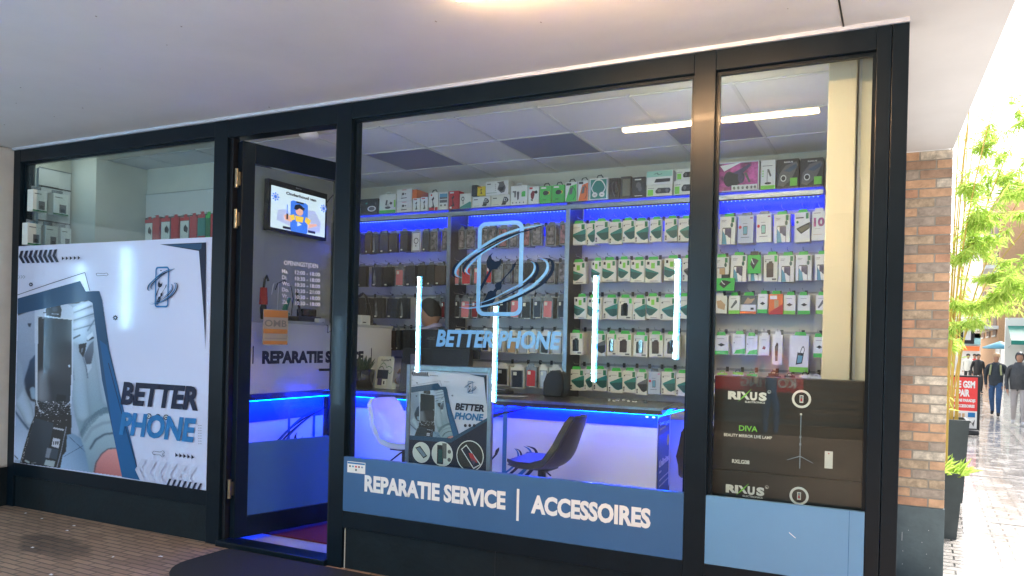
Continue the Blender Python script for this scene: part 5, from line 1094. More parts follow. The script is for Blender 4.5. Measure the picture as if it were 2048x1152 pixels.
a.poly([(.38, .1), (.62, .08), (.66, .3), (.34, .3)], 'scr_blue'); a.circ(.5, .52, .07, 'scr_skin', 16, .1); a.poly([(.4, .56), (.42, .66), (.5, .7), (.6, .62), (.58, .56), (.5, .6), (.45, .54)], 'scr_dark')
a.poly([(.44, .26), (.56, .26), (.58, .4), (.42, .4)], 'scr_yel'); a.poly([(.34, .24), (.42, .3), (.4, .42), (.3, .36)], 'scr_yel'); a.poly([(.6, .3), (.68, .22), (.72, .36), (.62, .42)], 'scr_yel')
a.poly([(.24, .24), (.36, .22), (.34, .32), (.28, .4), (.22, .34)], 'scr_skin'); a.poly([(.66, .14), (.84, .26), (.82, .3), (.68, .26)], 'scr_skin'); a.rect(.265, .38, .28, .62, 'scr_blue'); a.rect(.26, .26, .29, .4, 'scr_dark')
a.poly([(.46, .14), (.54, .2), (.46, .26)], 'screen'); a.rect(.2, .02, .34, .08, 'scr_dark'); a.rect(.66, .04, .8, .1, 'scr_dark', False)
for gx, gy in ((.06, .74), (.95, .74)):
    a.circ(gx, gy, .05, 'scr_lav', 12, .08); a.circ(gx, gy, .025, 'scr_blue', 10, .04)
    for i in range(8): an = i*math.pi/4; a.circ(gx+.055*math.cos(an), gy+.085*math.sin(an), .014, 'scr_blue', 6, .02, False)
for txt, x, z, w, h, mm in (('Onderhoud van', .24, .86, .56, .07, 'scr_dark'), ('alle merken telefoons', .30, .79, .42, .03, 'scr_lav')):
    vs, fs = textgeo(txt, .05 if h > .05 else 0); W_ = vs[:, 0].max(); a.l += 1; a.mb.add([a.P((x+p[0]/W_*w, z+p[1]*h)) for p in vs], fs, mm)
m.build('screen', t)
m = B(); m.text('Better Logo', (TX+.001, (tv0+tv1)/2-.05, tzt-.028), (0, 1, 0), (0, 0, 1), .012, 'white'); m.build('bezel_lettering', t)
m = B(); m.tube([(-5.27, tv1+.02, 2.75), (-5.27, tv1+.05, 2.9), (-5.27, tv1+.12, 2.98), (-5.27, tv1+.2, 3.05)], .004, 'black', 6); tag(m.build('cable'), 'thin black cable running up the wall beside the television', 'cable')

# ------------------------------------------------------------------ repair bench bits standing on the raised desk
TB = 1.69
def on_desk(px, py, x=-4.75): return PX(px, py, x)
p = on_desk(526, 640); m = B(); m.tube([(p[0], p[1], TB), (p[0], p[1], TB+.10), (p[0], p[1]+.005, TB+.13)], [.02, .028, .022], 'black', 12); m.tube([(p[0], p[1], TB+.13), (p[0], p[1], TB+.27)], .035, 'red', 12, .028); m.tube([(p[0], p[1], TB+.27), (p[0], p[1]+.01, TB+.34), (p[0], p[1]+.03, TB+.37), (p[0], p[1]+.05, TB+.33)], .010, 'black', 8)
tag(m.build('hot_air_gun'), 'red hot air tool standing on its nozzle on the raised desk', 'tool')
p = on_desk(570, 640); m = B(); m.box(p[0]-.03, p[0]+.03, p[1]-.04, p[1]+.04, TB, TB+.02, 'black'); m.tube([(p[0], p[1]-.03, TB+.02), (p[0], p[1], TB+.12), (p[0], p[1]+.05, TB+.2)], [.02, .024, .012], 'teal2', 8); m.tube([(p[0], p[1]-.05, TB+.08), (p[0], p[1]+.04, TB+.06)], .016, 'teal2', 8)
tag(m.build('soldering_iron_stand'), 'teal clamp tool on a small black foot on the raised desk', 'tool')
p = on_desk(610, 642); m = B(); m.box(p[0]-.09, p[0]+.05, p[1]-.14, p[1]+.16, TB, TB+.05, 'black', .006); m.box(p[0]-.05, p[0]+.03, p[1]-.06, p[1]+.12, TB+.0505, TB+.12, 'blackgloss', .01); m.tube([(p[0], p[1]-.06, TB+.05), (p[0], p[1]-.12, TB+.28)], .012, 'black', 8)
tag(m.build('microscope'), 'low black instrument with slanted arm on the raised desk', 'tool')
m = B(); p = on_desk(560, 600)
m.tube([(p[0], p[1]-.06, TB+.26), (p[0], p[1]-.03, TB+.32), (p[0], p[1]+.05, TB+.35), (p[0], p[1]+.13, TB+.3), (p[0], p[1]+.16, TB+.2), (p[0], p[1]+.14, TB+.05)], .004, 'black', 6)
m.tube([(p[0], p[1]-.10, TB+.22), (p[0], p[1]-.08, TB+.31), (p[0], p[1]-.02, TB+.33), (p[0], p[1]-.03, TB+.1), (p[0], p[1]+.02, TB+.01)], .004, 'plastic_white', 6); tag(m.build('cable'), 'looped black and white leads above the raised desk', 'cable')
m = B(); p = on_desk(640, 640, -4.60); m.box(p[0]-.02, p[0]+.03, p[1]-.05, p[1]+.03, TB, TB+.035, 'plastic_white', .004); m.tube([(p[0]+.02, p[1], TB+.01), (-4.525, p[1]+.02, TB-.03), (-4.52, p[1]+.01, TB-.09), (-4.52, p[1]+.06, TB-.07), (-4.525, p[1]+.12, TB-.05)], .004, 'black', 6)
tag(m.build('power_adapter'), 'white power adapter with a black lead dangling over the desk edge', 'adapter')
p = on_desk(722, 645, -4.72); m = B(); m.box(p[0]-.06, p[0]+.06, p[1]-.07, p[1]+.07, TB, TB+.095, 'card', .004); m.box(p[0]+.058, p[0]+.0605, p[1]-.05, p[1]+.0, TB+.02, TB+.03, 'black'); tag(m.build('small_carton'), 'small cream carton on the raised desk beside the big window frame', 'box')
p = on_desk(744, 645, -4.75); m = B(); m.lathe([(.0, TB+.001), (.05, TB+.001), (.045, TB+.02), (.015, TB+.03)], 'black', 16, (p[0], p[1]))
m.tube([(p[0], p[1], TB+.02), (p[0], p[1]-.04, TB+.12), (p[0], p[1]-.08, TB+.22)], .02, 'black', 10); m.tube([(p[0], p[1]-.08, TB+.22), (p[0], p[1]-.10, TB+.28), (p[0], p[1]-.16, TB+.31), (p[0], p[1]-.24, TB+.27), (p[0], p[1]-.27, TB+.2)], .014, 'black', 8)
tag(m.build('gooseneck_lamp'), 'black gooseneck lamp arching over the small cream carton', 'lamp')

# ------------------------------------------------------------------ counter top things
# potted succulent
p = PZ(724, 777, CT); t = thing('potted_plant', 'dark green spiky succulent in a black pot on the counter corner', 'plant', (p[0], p[1], CT))
PR = .115
m = B(); m.lathe([(.0, CT+.001), (PR*.86, CT+.001), (PR, CT+.175), (PR*.93, CT+.175), (PR*.9, CT+.15), (0, CT+.15)], 'blackgloss', 24, (p[0], p[1])); m.build('pot', t)
m = B(); r2 = random.Random(5)
for i in range(44):
    an = r2.uniform(0, 6.28); tl = r2.uniform(.05, .85); L = r2.uniform(.09, .15); d = Vector((math.cos(an)*math.sin(tl), math.sin(an)*math.sin(tl), math.cos(tl)))
    s0 = Vector((p[0]+math.cos(an)*.03, p[1]+math.sin(an)*.03, CT+.15)); m.tube([s0, s0+d*L*.5, s0+d*L+Vector((0, 0, .02))], [.014, .011, .001], 'plantdark', 4)
m.build('leaves', t)
# SIM card display
t = thing('display_card', 'cream Lyca display card with blue sample phones on the counter', 'display card', tuple(PZ(770, 777, CT)))
Yd = PZ(768, 778, CT)[1]; xa, xb = PY(749, 777, Yd)[0], PY(783, 777, Yd)[0]; zt = PY(770, 714, Yd)[2]
def CP(U, V): return (xa+(xb-xa)*U+.012*V, Yd+.03*V, CT+.004+(zt-CT)*V)
m = B(); a = Art(m, CP, 0, step=.0008); a.poly([(0, 0), (1, 0), (1, .95), (.9, 1), (.1, 1), (0, .95)], 'cardside'); m.box(xa, xb, Yd+.004, Yd+.05, CT+.001, CT+.012, 'cardside'); m.add([(xb-.01, Yd+.002, CT+.002), (xb+.028, Yd+.03, CT+.002), (xb+.028, Yd+.03, CT+.05), (xb-.01, Yd+.002, CT+.07)], [(0, 1, 2, 3)], 'cardside'); m.build('card', t)
m = B(); a = Art(m, CP, 0, step=.0008); a.l = 4; a.rect(.08, .3, .72, .58, 'navy'); a.rect(.14, .1, .4, .32, 'purple'); a.rect(.44, .1, .64, .28, 'white'); a.rect(.49, .13, .57, .24, 'black')
a.stroke([(.15, .58, .02), (.2, .66, .02), (.35, .68, .02), (.45, .6, .02), (.48, .58, .02)], 'black'); a.stroke([(.24, .64, .02), (.26, .74, .02), (.4, .8, .02), (.54, .74, .02), (.6, .66, .02), (.72, .7, .02), (.88, .66, .02), (.94, .56, .02), (.84, .48, .02), (.74, .5, .02)], 'greendark')
vs, fs = textgeo('Lyca', .02); W_ = vs[:, 0].max(); a.mb.add([a.P((.26+q[0]/W_*.42, .86+q[1]*.07)) for q in vs], fs, 'ink'); a.circ(.76, .9, .05, 'ink', 10, .025); m.build('print', t)
# monitor seen from behind
t = thing('monitor', 'black monitor seen from behind with small AOC lettering', 'monitor', (-3.6, 1.72, CT))
MY = 1.75; a_, b_ = PY(838, 712, MY), PY(958, 660, MY)
m = B(); m.box(a_[0], b_[0], MY, MY+.04, a_[2]-.01, b_[2], 'black', .006); m.box(a_[0]+.08, b_[0]-.08, MY-.02, MY-.001, a_[2]+.03, b_[2]-.06, 'black', .006); m.build('housing', t)
m = B(); m.box((a_[0]+b_[0])/2-.03, (a_[0]+b_[0])/2+.03, MY+.005, MY+.035, CT+.012, a_[2], 'black'); m.box((a_[0]+b_[0])/2-.12, (a_[0]+b_[0])/2+.12, MY-.06, MY+.1, CT+.001, CT+.012, 'black', .003); m.build('stand', t)
m = B(); q = PY(849, 675, MY-.02); m.text('AOC', (q[0]+.02, MY-.0215, q[2]-.02), (1, 0, 0), (0, 0, 1), .03, 'phonegrey', bold=.01, shear=.2); m.build('lettering', t)
# cash register body beneath the monitor
a_, b_ = PY(800, 745, 1.62), PY(935, 700, 1.62)
t = thing('cash_register', 'bulky black till under the monitor', 'till', ((a_[0]+b_[0])/2, 1.7, CT))
m = B(); m.add([(a_[0], 1.6, CT+.001), (b_[0], 1.6, CT+.001), (b_[0], 1.72, CT+.001), (a_[0], 1.72, CT+.001), (a_[0], 1.66, b_[2]+.0), (b_[0], 1.66, b_[2]), (b_[0], 1.72, b_[2]), (a_[0], 1.72, b_[2])], [(0, 1, 5, 4), (1, 2, 6, 5), (2, 3, 7, 6), (3, 0, 4, 7), (4, 5, 6, 7)], 'black'); m.build('body', t)
m = B(); m.box(a_[0]+.12, a_[0]+.22, 1.60, 1.64, CT+.02, b_[2]-.05, 'phonegrey', .004); m.build('receipt_slot', t)
# small speaker bag on the counter
p0 = PY(1109, 786, 1.95); t = thing('backpack_case', 'small rounded black fabric case standing on the counter near the divider', 'case', (p0[0], 1.95, CT))
a_, b_ = PY(1088, 786, 1.9), PY(1131, 741, 1.9); cx = (a_[0]+b_[0])/2; hw = (b_[0]-a_[0])/2; zt = b_[2]
m = B(); o = [(cx-hw*.92, CT+.002), (cx+hw*.86, CT+.002), (cx+hw, CT+.06), (cx+hw*.95, CT+(zt-CT)*.6), (cx+hw*.8, CT+(zt-CT)*.88), (cx+hw*.4, zt), (cx-hw*.2, zt-.002), (cx-hw*.7, CT+(zt-CT)*.84), (cx-hw, CT+(zt-CT)*.5), (cx-hw, CT+.05)]
n = len(o); m.add([(x, 1.88, z) for x, z in o]+[(cx+(x-cx)*.9, 1.86, CT+.01+(z-CT)*.93) for x, z in o]+[(x, 1.98, z) for x, z in o], [(i, (i+1) % n, 2*n+(i+1) % n, 2*n+i) for i in range(n)]+[(n+i, n+(i+1) % n, (i+1) % n, i) for i in range(n)]+[tuple(range(n, 2*n))], 'leatherblack'); m.build('shell', t)
m = B(); m.tube([(cx+.0, 1.9, zt-.004), (cx+.03, 1.9, zt+.03), (cx+.07, 1.9, zt-.01)], .007, 'plastic_white', 6); m.build('loop', t)
p = PZ(1000, 788, CT); m = B(); m.box(p[0]-.08, p[0]+.08, p[1]-.03, p[1]+.12, CT+.001, CT+.03, 'black', .01); m.box(p[0]-.04, p[0]+.05, p[1], p[1]+.08, CT+.031, CT+.045, 'phonegrey', .004); tag(m.build('card_terminal'), 'low black payment terminal on the counter beside the poster stand', 'terminal')
p = PZ(1008, 793, CT); m = B(); m.add([(p[0]-.12, p[1]-.04, CT+.004), (p[0]+.18, p[1]+.02, CT+.004), (p[0]+.16, p[1]+.14, CT+.004), (p[0]-.10, p[1]+.06, CT+.004), (p[0]-.12, p[1]-.04, CT+.007), (p[0]+.18, p[1]+.02, CT+.007), (p[0]+.16, p[1]+.14, CT+.007), (p[0]-.10, p[1]+.06, CT+.007)], [(4, 5, 6, 7), (0, 1, 5, 4), (1, 2, 6, 5), (2, 3, 7, 6), (3, 0, 4, 7)], 'paper'); tag(m.build('paper_sheet'), 'sheet of white paper lying on the dark counter', 'paper')
p = PZ(1235, 803, CT); m = B(); r2 = random.Random(8)
for i in range(16):
    x = p[0]+r2.uniform(-.12, .22); y = p[1]+r2.uniform(-.02, .2); w = r2.uniform(.015, .035); m.box(x, x+w, y, y+w*.8, CT+.001, CT+.001+r2.uniform(.004, .014), r2.choice(['clear', 'card', 'phonegrey', 'paper']), .001)
tag(m.build('loose_accessories'), 'scatter of small clear wrapped accessories on the counter end', 'accessories')
m = B(); p = PZ(800, 778, CT); m.tube([(p[0]-.14, p[1]-.02, CT+.004), (p[0]-.05, p[1]+.05, CT+.03), (p[0]+.03, p[1]+.04, CT+.045), (p[0]+.16, p[1]+.08, CT+.05)], .0045, 'plastic_white', 6); tag(m.build('cable'), 'white cable curling over the counter beside the display card', 'cable')

# ------------------------------------------------------------------ poster stand in the window
t = thing('poster_stand', 'aluminium framed poster stand inside the window before the counter', 'poster stand', (-2.77, .36, 0))
SY = .35
fx0, fx1 = PY(813, 740, SY)[0], PY(985, 745, SY)[0]; fzt = PY(900, 732, SY)[2]; fzb = .42
fw = .034
m = B()
m.box(fx0, fx0+fw, SY, SY+.03, fzb, fzt, 'alu', .005); m.box(fx1-fw, fx1, SY, SY+.03, fzb, fzt, 'alu', .005); m.box(fx0+fw, fx1-fw, SY, SY+.03, fzt-.04, fzt, 'alu', .005); m.box(fx0+fw, fx1-fw, SY, SY+.03, fzb, fzb+.04, 'alu', .005); m.build('frame', t)
m = B(); m.box(fx0+.03, fx0+.06, SY+.005, SY+.03, .03, fzb, 'alu'); m.box(fx1-.06, fx1-.03, SY+.005, SY+.03, .03, fzb, 'alu'); m.box(fx0, fx1, SY-.18, SY+.2, .003, .03, 'alu', .005); m.build('foot', t)
m = B(); sx0, sx1, sz0, sz1 = fx0+fw, fx1-fw, fzb+.04, fzt-.04
m.box(sx0, sx1, SY+.012, SY+.02, sz0, sz1, 'poster'); m.build('sheet', t)
ks = (sx1-sx0)/2.357
def sfn(x, y): p = PY(x, y, 0); return (sx0+(p[0]+6.995)*ks, SY+.0115, sz1-.0+(p[2]-2.294)*ks)
_t = MB.text
def stext(self, tx, o, *a, **kw): return _t(self, tx, (o[0], SY+.0052, o[2]+.085), *a, **kw)
MB.text = stext
_a = Art.__init__
def ainit(s, mb, fn, y, n=(0, -1, 0), step=.0006): _a(s, mb, fn, y, n, .00025)
Art.__init__ = ainit
poster_art(sfn, 0, t, 2.0)
MB.text = _t; Art.__init__ = _a
zq = lambda x, y: PY(x, y, SY)
m = B(); a = Art(m, lambda x, z: (x, SY+.005, z), SY, step=.0004)
e1, e2, e3 = zq(823, 871)[2], zq(905, 880)[2], zq(975, 836)[2]
a.poly([(sx0, sz0), (sx1, sz0), (sx1, e3), (sx0+(sx1-sx0)*.55, e2+.01), (sx0, e1)], 'ink_steel'); a.poly([(sx0, sz0), (sx1, sz0), (sx1, e3-.02), (sx0+(sx1-sx0)*.55, e2-.02), (sx0, e1-.03)], 'ink')
kc = zq(864, 905); 
for (px, pyy, rr, c1, c2) in ((842, 905, .072, 'paper', 'black'), (884, 908, .085, 'paper', 'teal'), (940, 912, .105, 'black', 'pg4')):
    q = zq(px, pyy); a.circ(q[0], q[2], rr, 'paper', 28); a.circ(q[0], q[2], rr*.94, c1 if c1 != 'paper' else 'card', 28)
    if px == 842: a.poly([(q[0]-.05, q[2]+.03), (q[0]-.01, q[2]+.045), (q[0]+.05, q[2]-.02), (q[0]+.02, q[2]-.04)], 'black'); a.poly([(q[0]-.04, q[2]+.026), (q[0]-.012, q[2]+.036), (q[0]+.04, q[2]-.016), (q[0]+.02, q[2]-.03)], 'pg2')
    elif px == 884: a.rect(q[0]-.04, q[2]-.07, q[0]+.01, q[2]+.06, 'black'); a.rect(q[0]-.03, q[2]-.06, q[0]+.004, q[2]+.03, c2); a.rect(q[0]+.0, q[2]-.03, q[0]+.035, q[2]+.075, 'phonegrey', False); [a.circ(q[0]+.058, q[2]+w, .014, 'phonegrey', 12) for w in (-.035, .02)]
    else: a.poly([(q[0]-.07, q[2]+.04), (q[0]-.03, q[2]+.075), (q[0]+.085, q[2]-.05), (q[0]+.03, q[2]-.085)], 'paper'); a.poly([(q[0]-.062, q[2]+.04), (q[0]-.03, q[2]+.066), (q[0]+.076, q[2]-.05), (q[0]+.03, q[2]-.075)], 'ink'); a.poly([(q[0]-.01, q[2]+.02), (q[0]+.02, q[2]+.02), (q[0]+.06, q[2]-.04), (q[0]+.01, q[2]-.03)], 'red'); a.poly([(q[0]+.0, q[2]-.01), (q[0]+.05, q[2]-.03), (q[0]+.03, q[2]-.06)], 'purple', False)
[a.circ(zq(px, 851)[0], zq(px, 851)[2], .011, 'ink', 12) for px in (931, 940, 949)]
m.build('lower_print', t)

# ------------------------------------------------------------------ bar stools
def stool(x, y, ang, matn, label, sz=.70, name='bar_stool', wide=.23):
    """shell seat: local +x is the front of the sitter"""
    t = thing(name, label, 'stool', (x, y, 0), 'bar stools at the counter')
    m = MB(); m.m = Matrix.Translation((x, y, 0)) @ Matrix.Rotation(ang, 4, 'Z')
    prof = [(.21, .0), (.19, .03), (.10, .005), (.0, -.01), (-.10, .0), (-.17, .04), (-.205, .12), (-.235, .22), (-.27, .31), (-.275, .345)]
    half = [.15, .19, wide-.005, wide, wide, wide-.005, .205, .185, .165, .12]; lift = [0, .0, .015, .03, .05, .07, .03, .0, 0, 0]; wrap = [0, 0, 0, 0, .01, .04, .06, .06, .05, .04]
    NV = 9; V = []; Bk = []
    for (px, pz), h, lf, wr in zip(prof, half, lift, wrap):
        for j in range(NV):
            q = -1+2*j/(NV-1); V.append((px+wr*q*q, h*q, sz+pz+lf*q*q))
    n = len(prof)
    off = []
    for i in range(n):
        a, b = prof[max(i-1, 0)], prof[min(i+1, n-1)]; d = Vector((b[0]-a[0], 0, b[1]-a[1])).normalized(); nn = Vector((d.z, 0, -d.x)); nn = -nn if nn.z > 0 and i < 4 else nn
        nn = Vector((-abs(nn.x), 0, -abs(nn.z)))
        for j in range(NV): v = V[i*NV+j]; off.append((v[0]+nn.x*.045, v[1]*1.02, v[2]+nn.z*.045))
    F = [(i*NV+j, i*NV+j+1, (i+1)*NV+j+1, (i+1)*NV+j) for i in range(n-1) for j in range(NV-1)]; N = n*NV
    G = [tuple(N+q for q in f[::-1]) for f in F]; rim = [j for j in range(NV)]+[i*NV+NV-1 for i in range(1, n)]+[(n-1)*NV+j for j in range(NV-2, -1, -1)]+[i*NV for i in range(n-2, 0, -1)]
    R = [(rim[i], rim[(i+1) % len(rim)], N+rim[(i+1) % len(rim)], N+rim[i]) for i in range(len(rim))]
    m.add(V+off, F+G+R, matn, True); o = m.build('seat_shell', t); md = o.modifiers.new('s', 'SUBSURF'); md.levels = 1; md.render_levels = 2
    m = MB(); m.m = Matrix.Translation((x, y, 0)); m.tube([(0, 0, .40), (0, 0, sz-.03)], .03, 'black', 12); m.tube([(0, 0, .03), (0, 0, .42)], .038, 'black', 12); m.box(-.09, .09, -.09, .09, sz-.055, sz-.04, 'black', .004); m.build('column', t)
    m = MB(); m.m = Matrix.Translation((x, y, 0)); m.lathe([(0, .004), (.2, .004), (.2, .012), (.1, .03), (.035, .045), (0, .045)], 'steel', 28); m.build('base', t)
    m = MB(); m.m = Matrix.Translation((x, y, 0)) @ Matrix.Rotation(ang, 4, 'Z'); m.tube([(.02, -.03, sz-.06), (.03, -.1, sz-.07), (.0, -.19, sz-.13)], .006, 'black', 6); m.build('lever', t)
    return t
stool(-2.27, .85, rad(180+4), 'leatherblack', 'black bar stool facing the poster stand before the counter', sz=.715, wide=.25)
stool(-3.50, .95, rad(-6), 'leatherwhite', 'white bar stool half hidden behind the poster stand', sz=.74, wide=.2)
stool(-1.04, .75, rad(95), 'leatherblack', 'black bar stool mostly hidden behind the bronze mullion', sz=.74, wide=.2)

# ------------------------------------------------------------------ black lamp boxes in the right window
def rixus(z0, z1, label, low=False):
    t = thing('lamp_box', label, 'product box', (-.54, .25, z0), 'stacked black lamp boxes')
    x0, x1, y = -.92, -.165, .135
    m = B(); m.box(x0, x1, y, y+.13, z0, z1, 'blackgloss' if 0 else 'boxblack', .003); m.build('carton', t)
    m = B(); a = Art(m, lambda X, Z: (X, y, Z), y); u = (1, 0, 0); v = (0, 0, 1); q = lambda px, py: PY(px, py, y)
    dx = 0; dz = 0 if not low else q(1489, 980)[2]-q(1496, 792)[2]
    A0, A1 = q(1456, 797), q(1535, 799); h = q(1456, 782)[2]-A0[2]; W = A1[0]-A0[0]
    for s_, k0, k1 in (('RI', 0, .32), ('U', .56, .74), ('S', .78, .98)):
        m.text(s_, (A0[0]+W*k0, y-.0012, A0[2]+dz), u, v, h, 'white', width=W*(k1-k0), bold=.06)
    a.poly([(A0[0]+W*.32, A0[2]+dz+h), (A0[0]+W*.40, A0[2]+dz+h), (A0[0]+W*.56, A0[2]+dz), (A0[0]+W*.48, A0[2]+dz)], 'white')
    a.poly([(A0[0]+W*.26, A0[2]+dz-h*.35), (A0[0]+W*.38, A0[2]+dz+h*.4), (A0[0]+W*.6, A0[2]+dz+h*1.45), (A0[0]+W*.45, A0[2]+dz+h*.45)], 'greenlime')
    m.text('ELECTRONICS', (A0[0]+W*.44, y-.0015, A0[2]+dz-h*.42), u, v, h*.24, 'white', width=W*.5); a.circ(A1[0]+.008, A1[2]+dz+h*1.0, .009, 'white', 14); a.circ(A1[0]+.008, A1[2]+dz+h*1.0, .0075, 'boxblack', 14); m.text('R', (A1[0]+.005, y-.003, A1[2]+dz+h*.85), u, v, .008, 'white')
    C_ = q(1603, 798); C_ = (C_[0], 0, C_[2]+dz); R_ = q(1622, 798)[0]-C_[0]
    a.circ(C_[0], C_[2], R_*1.02, 'white', 36); a.circ(C_[0], C_[2], R_*.76, 'boxblack', 36); a.rect(C_[0]-R_*.2, C_[2]-R_*.42, C_[0]+R_*.2, C_[2]+R_*.42, 'card'); a.rect(C_[0]-R_*.13, C_[2]-R_*.3, C_[0]+R_*.13, C_[2]+R_*.34, 'pg2'); a.circ(C_[0], C_[2]+R_*.1, R_*.09, 'skin', 10); a.rect(C_[0]-R_*.09, C_[2]-R_*.25, C_[0]+R_*.09, C_[2]+R_*.0, 'red', False)
    if not low:
        A0, A1 = q(1478, 861), q(1515, 862); m.text('DIVA', (A0[0], y-.0012, A0[2]), u, v, q(1478, 850)[2]-A0[2], 'greenlime', width=A1[0]-A0[0])
        A0, A1 = q(1448, 871), q(1544, 874); m.text('BEAUTY MIRROR LIVE LAMP', (A0[0], y-.0012, A0[2]-.002), u, v, .0165, 'white', width=A1[0]-A0[0], bold=.015)
        A0, A1 = q(1464, 925), q(1499, 927); m.text('RXLG08', (A0[0], y-.0012, A0[2]-.001), u, v, .0205, 'white', width=A1[0]-A0[0], bold=.03)
        P0, P1 = q(1602, 828), q(1599, 937); a.rect(C_[0]-.0022, P1[2], C_[0]+.0022, P0[2], 'pg2'); a.rect(C_[0]-.005, P0[2]-.006, C_[0]+.005, P0[2]+.004, 'card'); 
        z_ = q(1600, 912)[2]; a.poly([(C_[0], z_+.002), (C_[0]+.065, z_-.03), (C_[0]+.065, z_-.033), (C_[0], z_-.003)], 'pg2'); a.poly([(C_[0], z_+.002), (C_[0]-.065, z_-.024), (C_[0]-.065, z_-.027), (C_[0], z_-.003)], 'pg2')
        for f in (.55, .72): zz = P0[2]+(P1[2]-P0[2])*f*.8; a.rect(C_[0]-.005, zz, C_[0]+.005, zz+.012, 'pg2', False)
        A0, A1 = q(1649, 936), q(1666, 903); a.rect(A0[0], A0[2], A1[0], A1[2], 'white'); a.circ((A0[0]+A1[0])/2, A1[2]-.012, .0035, 'red', 10)
    m.build('print', t)
    m = B()
    for zz in ((z0+z1)/2-.08, (z0+z1)/2+.12): m.box(x0-.004, x0-.0005, y+.05, y+.09, zz-.03, zz+.03, 'cardside')
    m.build('edge_tab', t)
k('boxblack', (.010, .011, .010), .38, coat=.12, var=.15)
rixus(.885, 1.398, 'upper glossy black lamp box with green DIVA lettering in the right window')
rixus(.40, .883, 'lower glossy black lamp box with only its ring and logo above the blue banner', True)

# ------------------------------------------------------------------ stock in the left window
t = thing('left_slatwall', 'narrow slatted wall in the left window holding white boxed chargers', 'shelving', (-6.98, .25, 2))
m = B(); m.box(-6.984, -6.95, .14, .44, 1.5, 3.02, 'slat'); m.build('panel', t)
m = B(); 
for z in (2.86, 2.55): m.box(-6.949, -6.944, .14, .44, z-.006, z+.006, 'black')
m.box(-6.949, -6.944, .14, .445, 3.02, 3.028, 'alu'); m.build('rail', t)
LX = -6.95
i = 0
for (row, zt, lst) in (('upper', 2.80, ((66, 94), (107, 137))), ('lower', 2.50, ((57, 84), (92, 118), (124, 144)))):
    for j, (pa, pb) in enumerate(lst):
        ya, yb = PX(pa, 400, LX+.10)[1], PX(pb, 400, LX+.10)[1]
        m = MB(); m.box(LX+.02, LX+.10, ya, yb, zt-.19, zt, 'card'); a = Art(m, lambda U, V: (LX+.10, ya+(yb-ya)*U, zt-.19+.19*V), 0, n=(1, 0, 0)); a.rect(.4, .1, .85, .5, 'phonegrey'); a.rect(.5, .15, .75, .3, 'black'); a.rect(0, 0, 1, .07, 'greendark', False); a.rect(.1, .8, .6, .84, 'phonegrey', False)
        m.tube([(LX+.005, (ya+yb)/2, zt+.03), (LX+.14, (ya+yb)/2, zt+.03)], .003, 'steel', 5); m.box(LX+.04, LX+.045, ya+.02, yb-.02, zt, zt+.035, 'clear')
        tag(m.build('charger_box'), f'white charger box, {ORD[j]} from left on the {row} rail of the left window', 'boxed accessory', 'white charger boxes in the left window')
t = thing('left_slatwall', 'pale slatted wall at the back of the left window with red hanging packs', 'shelving', (-6, .99, 2))
m = B(); m.box(-6.6, -5.43, .975, .998, 1.4, 2.9, 'slat'); m.build('panel', t)
m = B(); m.box(-6.6, -5.43, .968, .974, 2.66, 2.675, 'black'); m.box(-6.6, -5.43, .969, .974, 2.9, 2.906, 'slat_groove'); m.build('rail', t)
for j, (pa, pb, c) in enumerate(((290, 305, 'card'), (305, 319, 'red'), (322, 340, 'card'), (342, 357, 'red'), (360, 378, 'card'), (379, 393, 'red'), (395, 410, 'teal2'), (411, 420, 'greendark'), (421, 436, 'red'), (448, 462, 'card'))):
    a_, b_ = PY(pa, 455, .82), PY(pb, 455, .82); zt = 2.63+rnd.uniform(-.01, .01); m = MB()
    m.box(a_[0], b_[0], .82, .90, zt-.21, zt, 'red' if c == 'card' and False else 'clear' if c == 'card' else c)
    a = Art(m, lambda U, V: (a_[0]+(b_[0]-a_[0])*U, .82, zt-.21+.21*V), 0); 
    if c == 'card': a.rect(.04, .06, .96, .84, 'card'); a.circ(.6, .5, .2, 'black', 12, .14); a.poly([(.4, .5), (.6, .7), (.9, .5), (.8, .3)], 'phonegrey', False)
    a.rect(0, .86, 1, 1, 'red' if c != 'greendark' else 'green'); a.rect(.1, 0, 1, .08, 'red' if c != 'greendark' else 'green', False)
    m.tube([((a_[0]+b_[0])/2, .968, zt+.02), ((a_[0]+b_[0])/2, .80, zt+.02)], .003, 'steel', 5)
    m.box((a_[0]+b_[0])/2-.02, (a_[0]+b_[0])/2+.02, .83, .832, zt, zt+.03, 'red' if c != 'greendark' else 'green')
    dsc = {'card': 'clear pack with black gadget', 'red': 'bright red pack seen edge on', 'teal2': 'teal pack with cable', 'greendark': 'green edged pack'}[c]
    tag(m.build('hanging_pack'), f'{dsc}, {ORD[j]} from left on the left window rail', 'hanging pack', 'packs hanging in the left window')

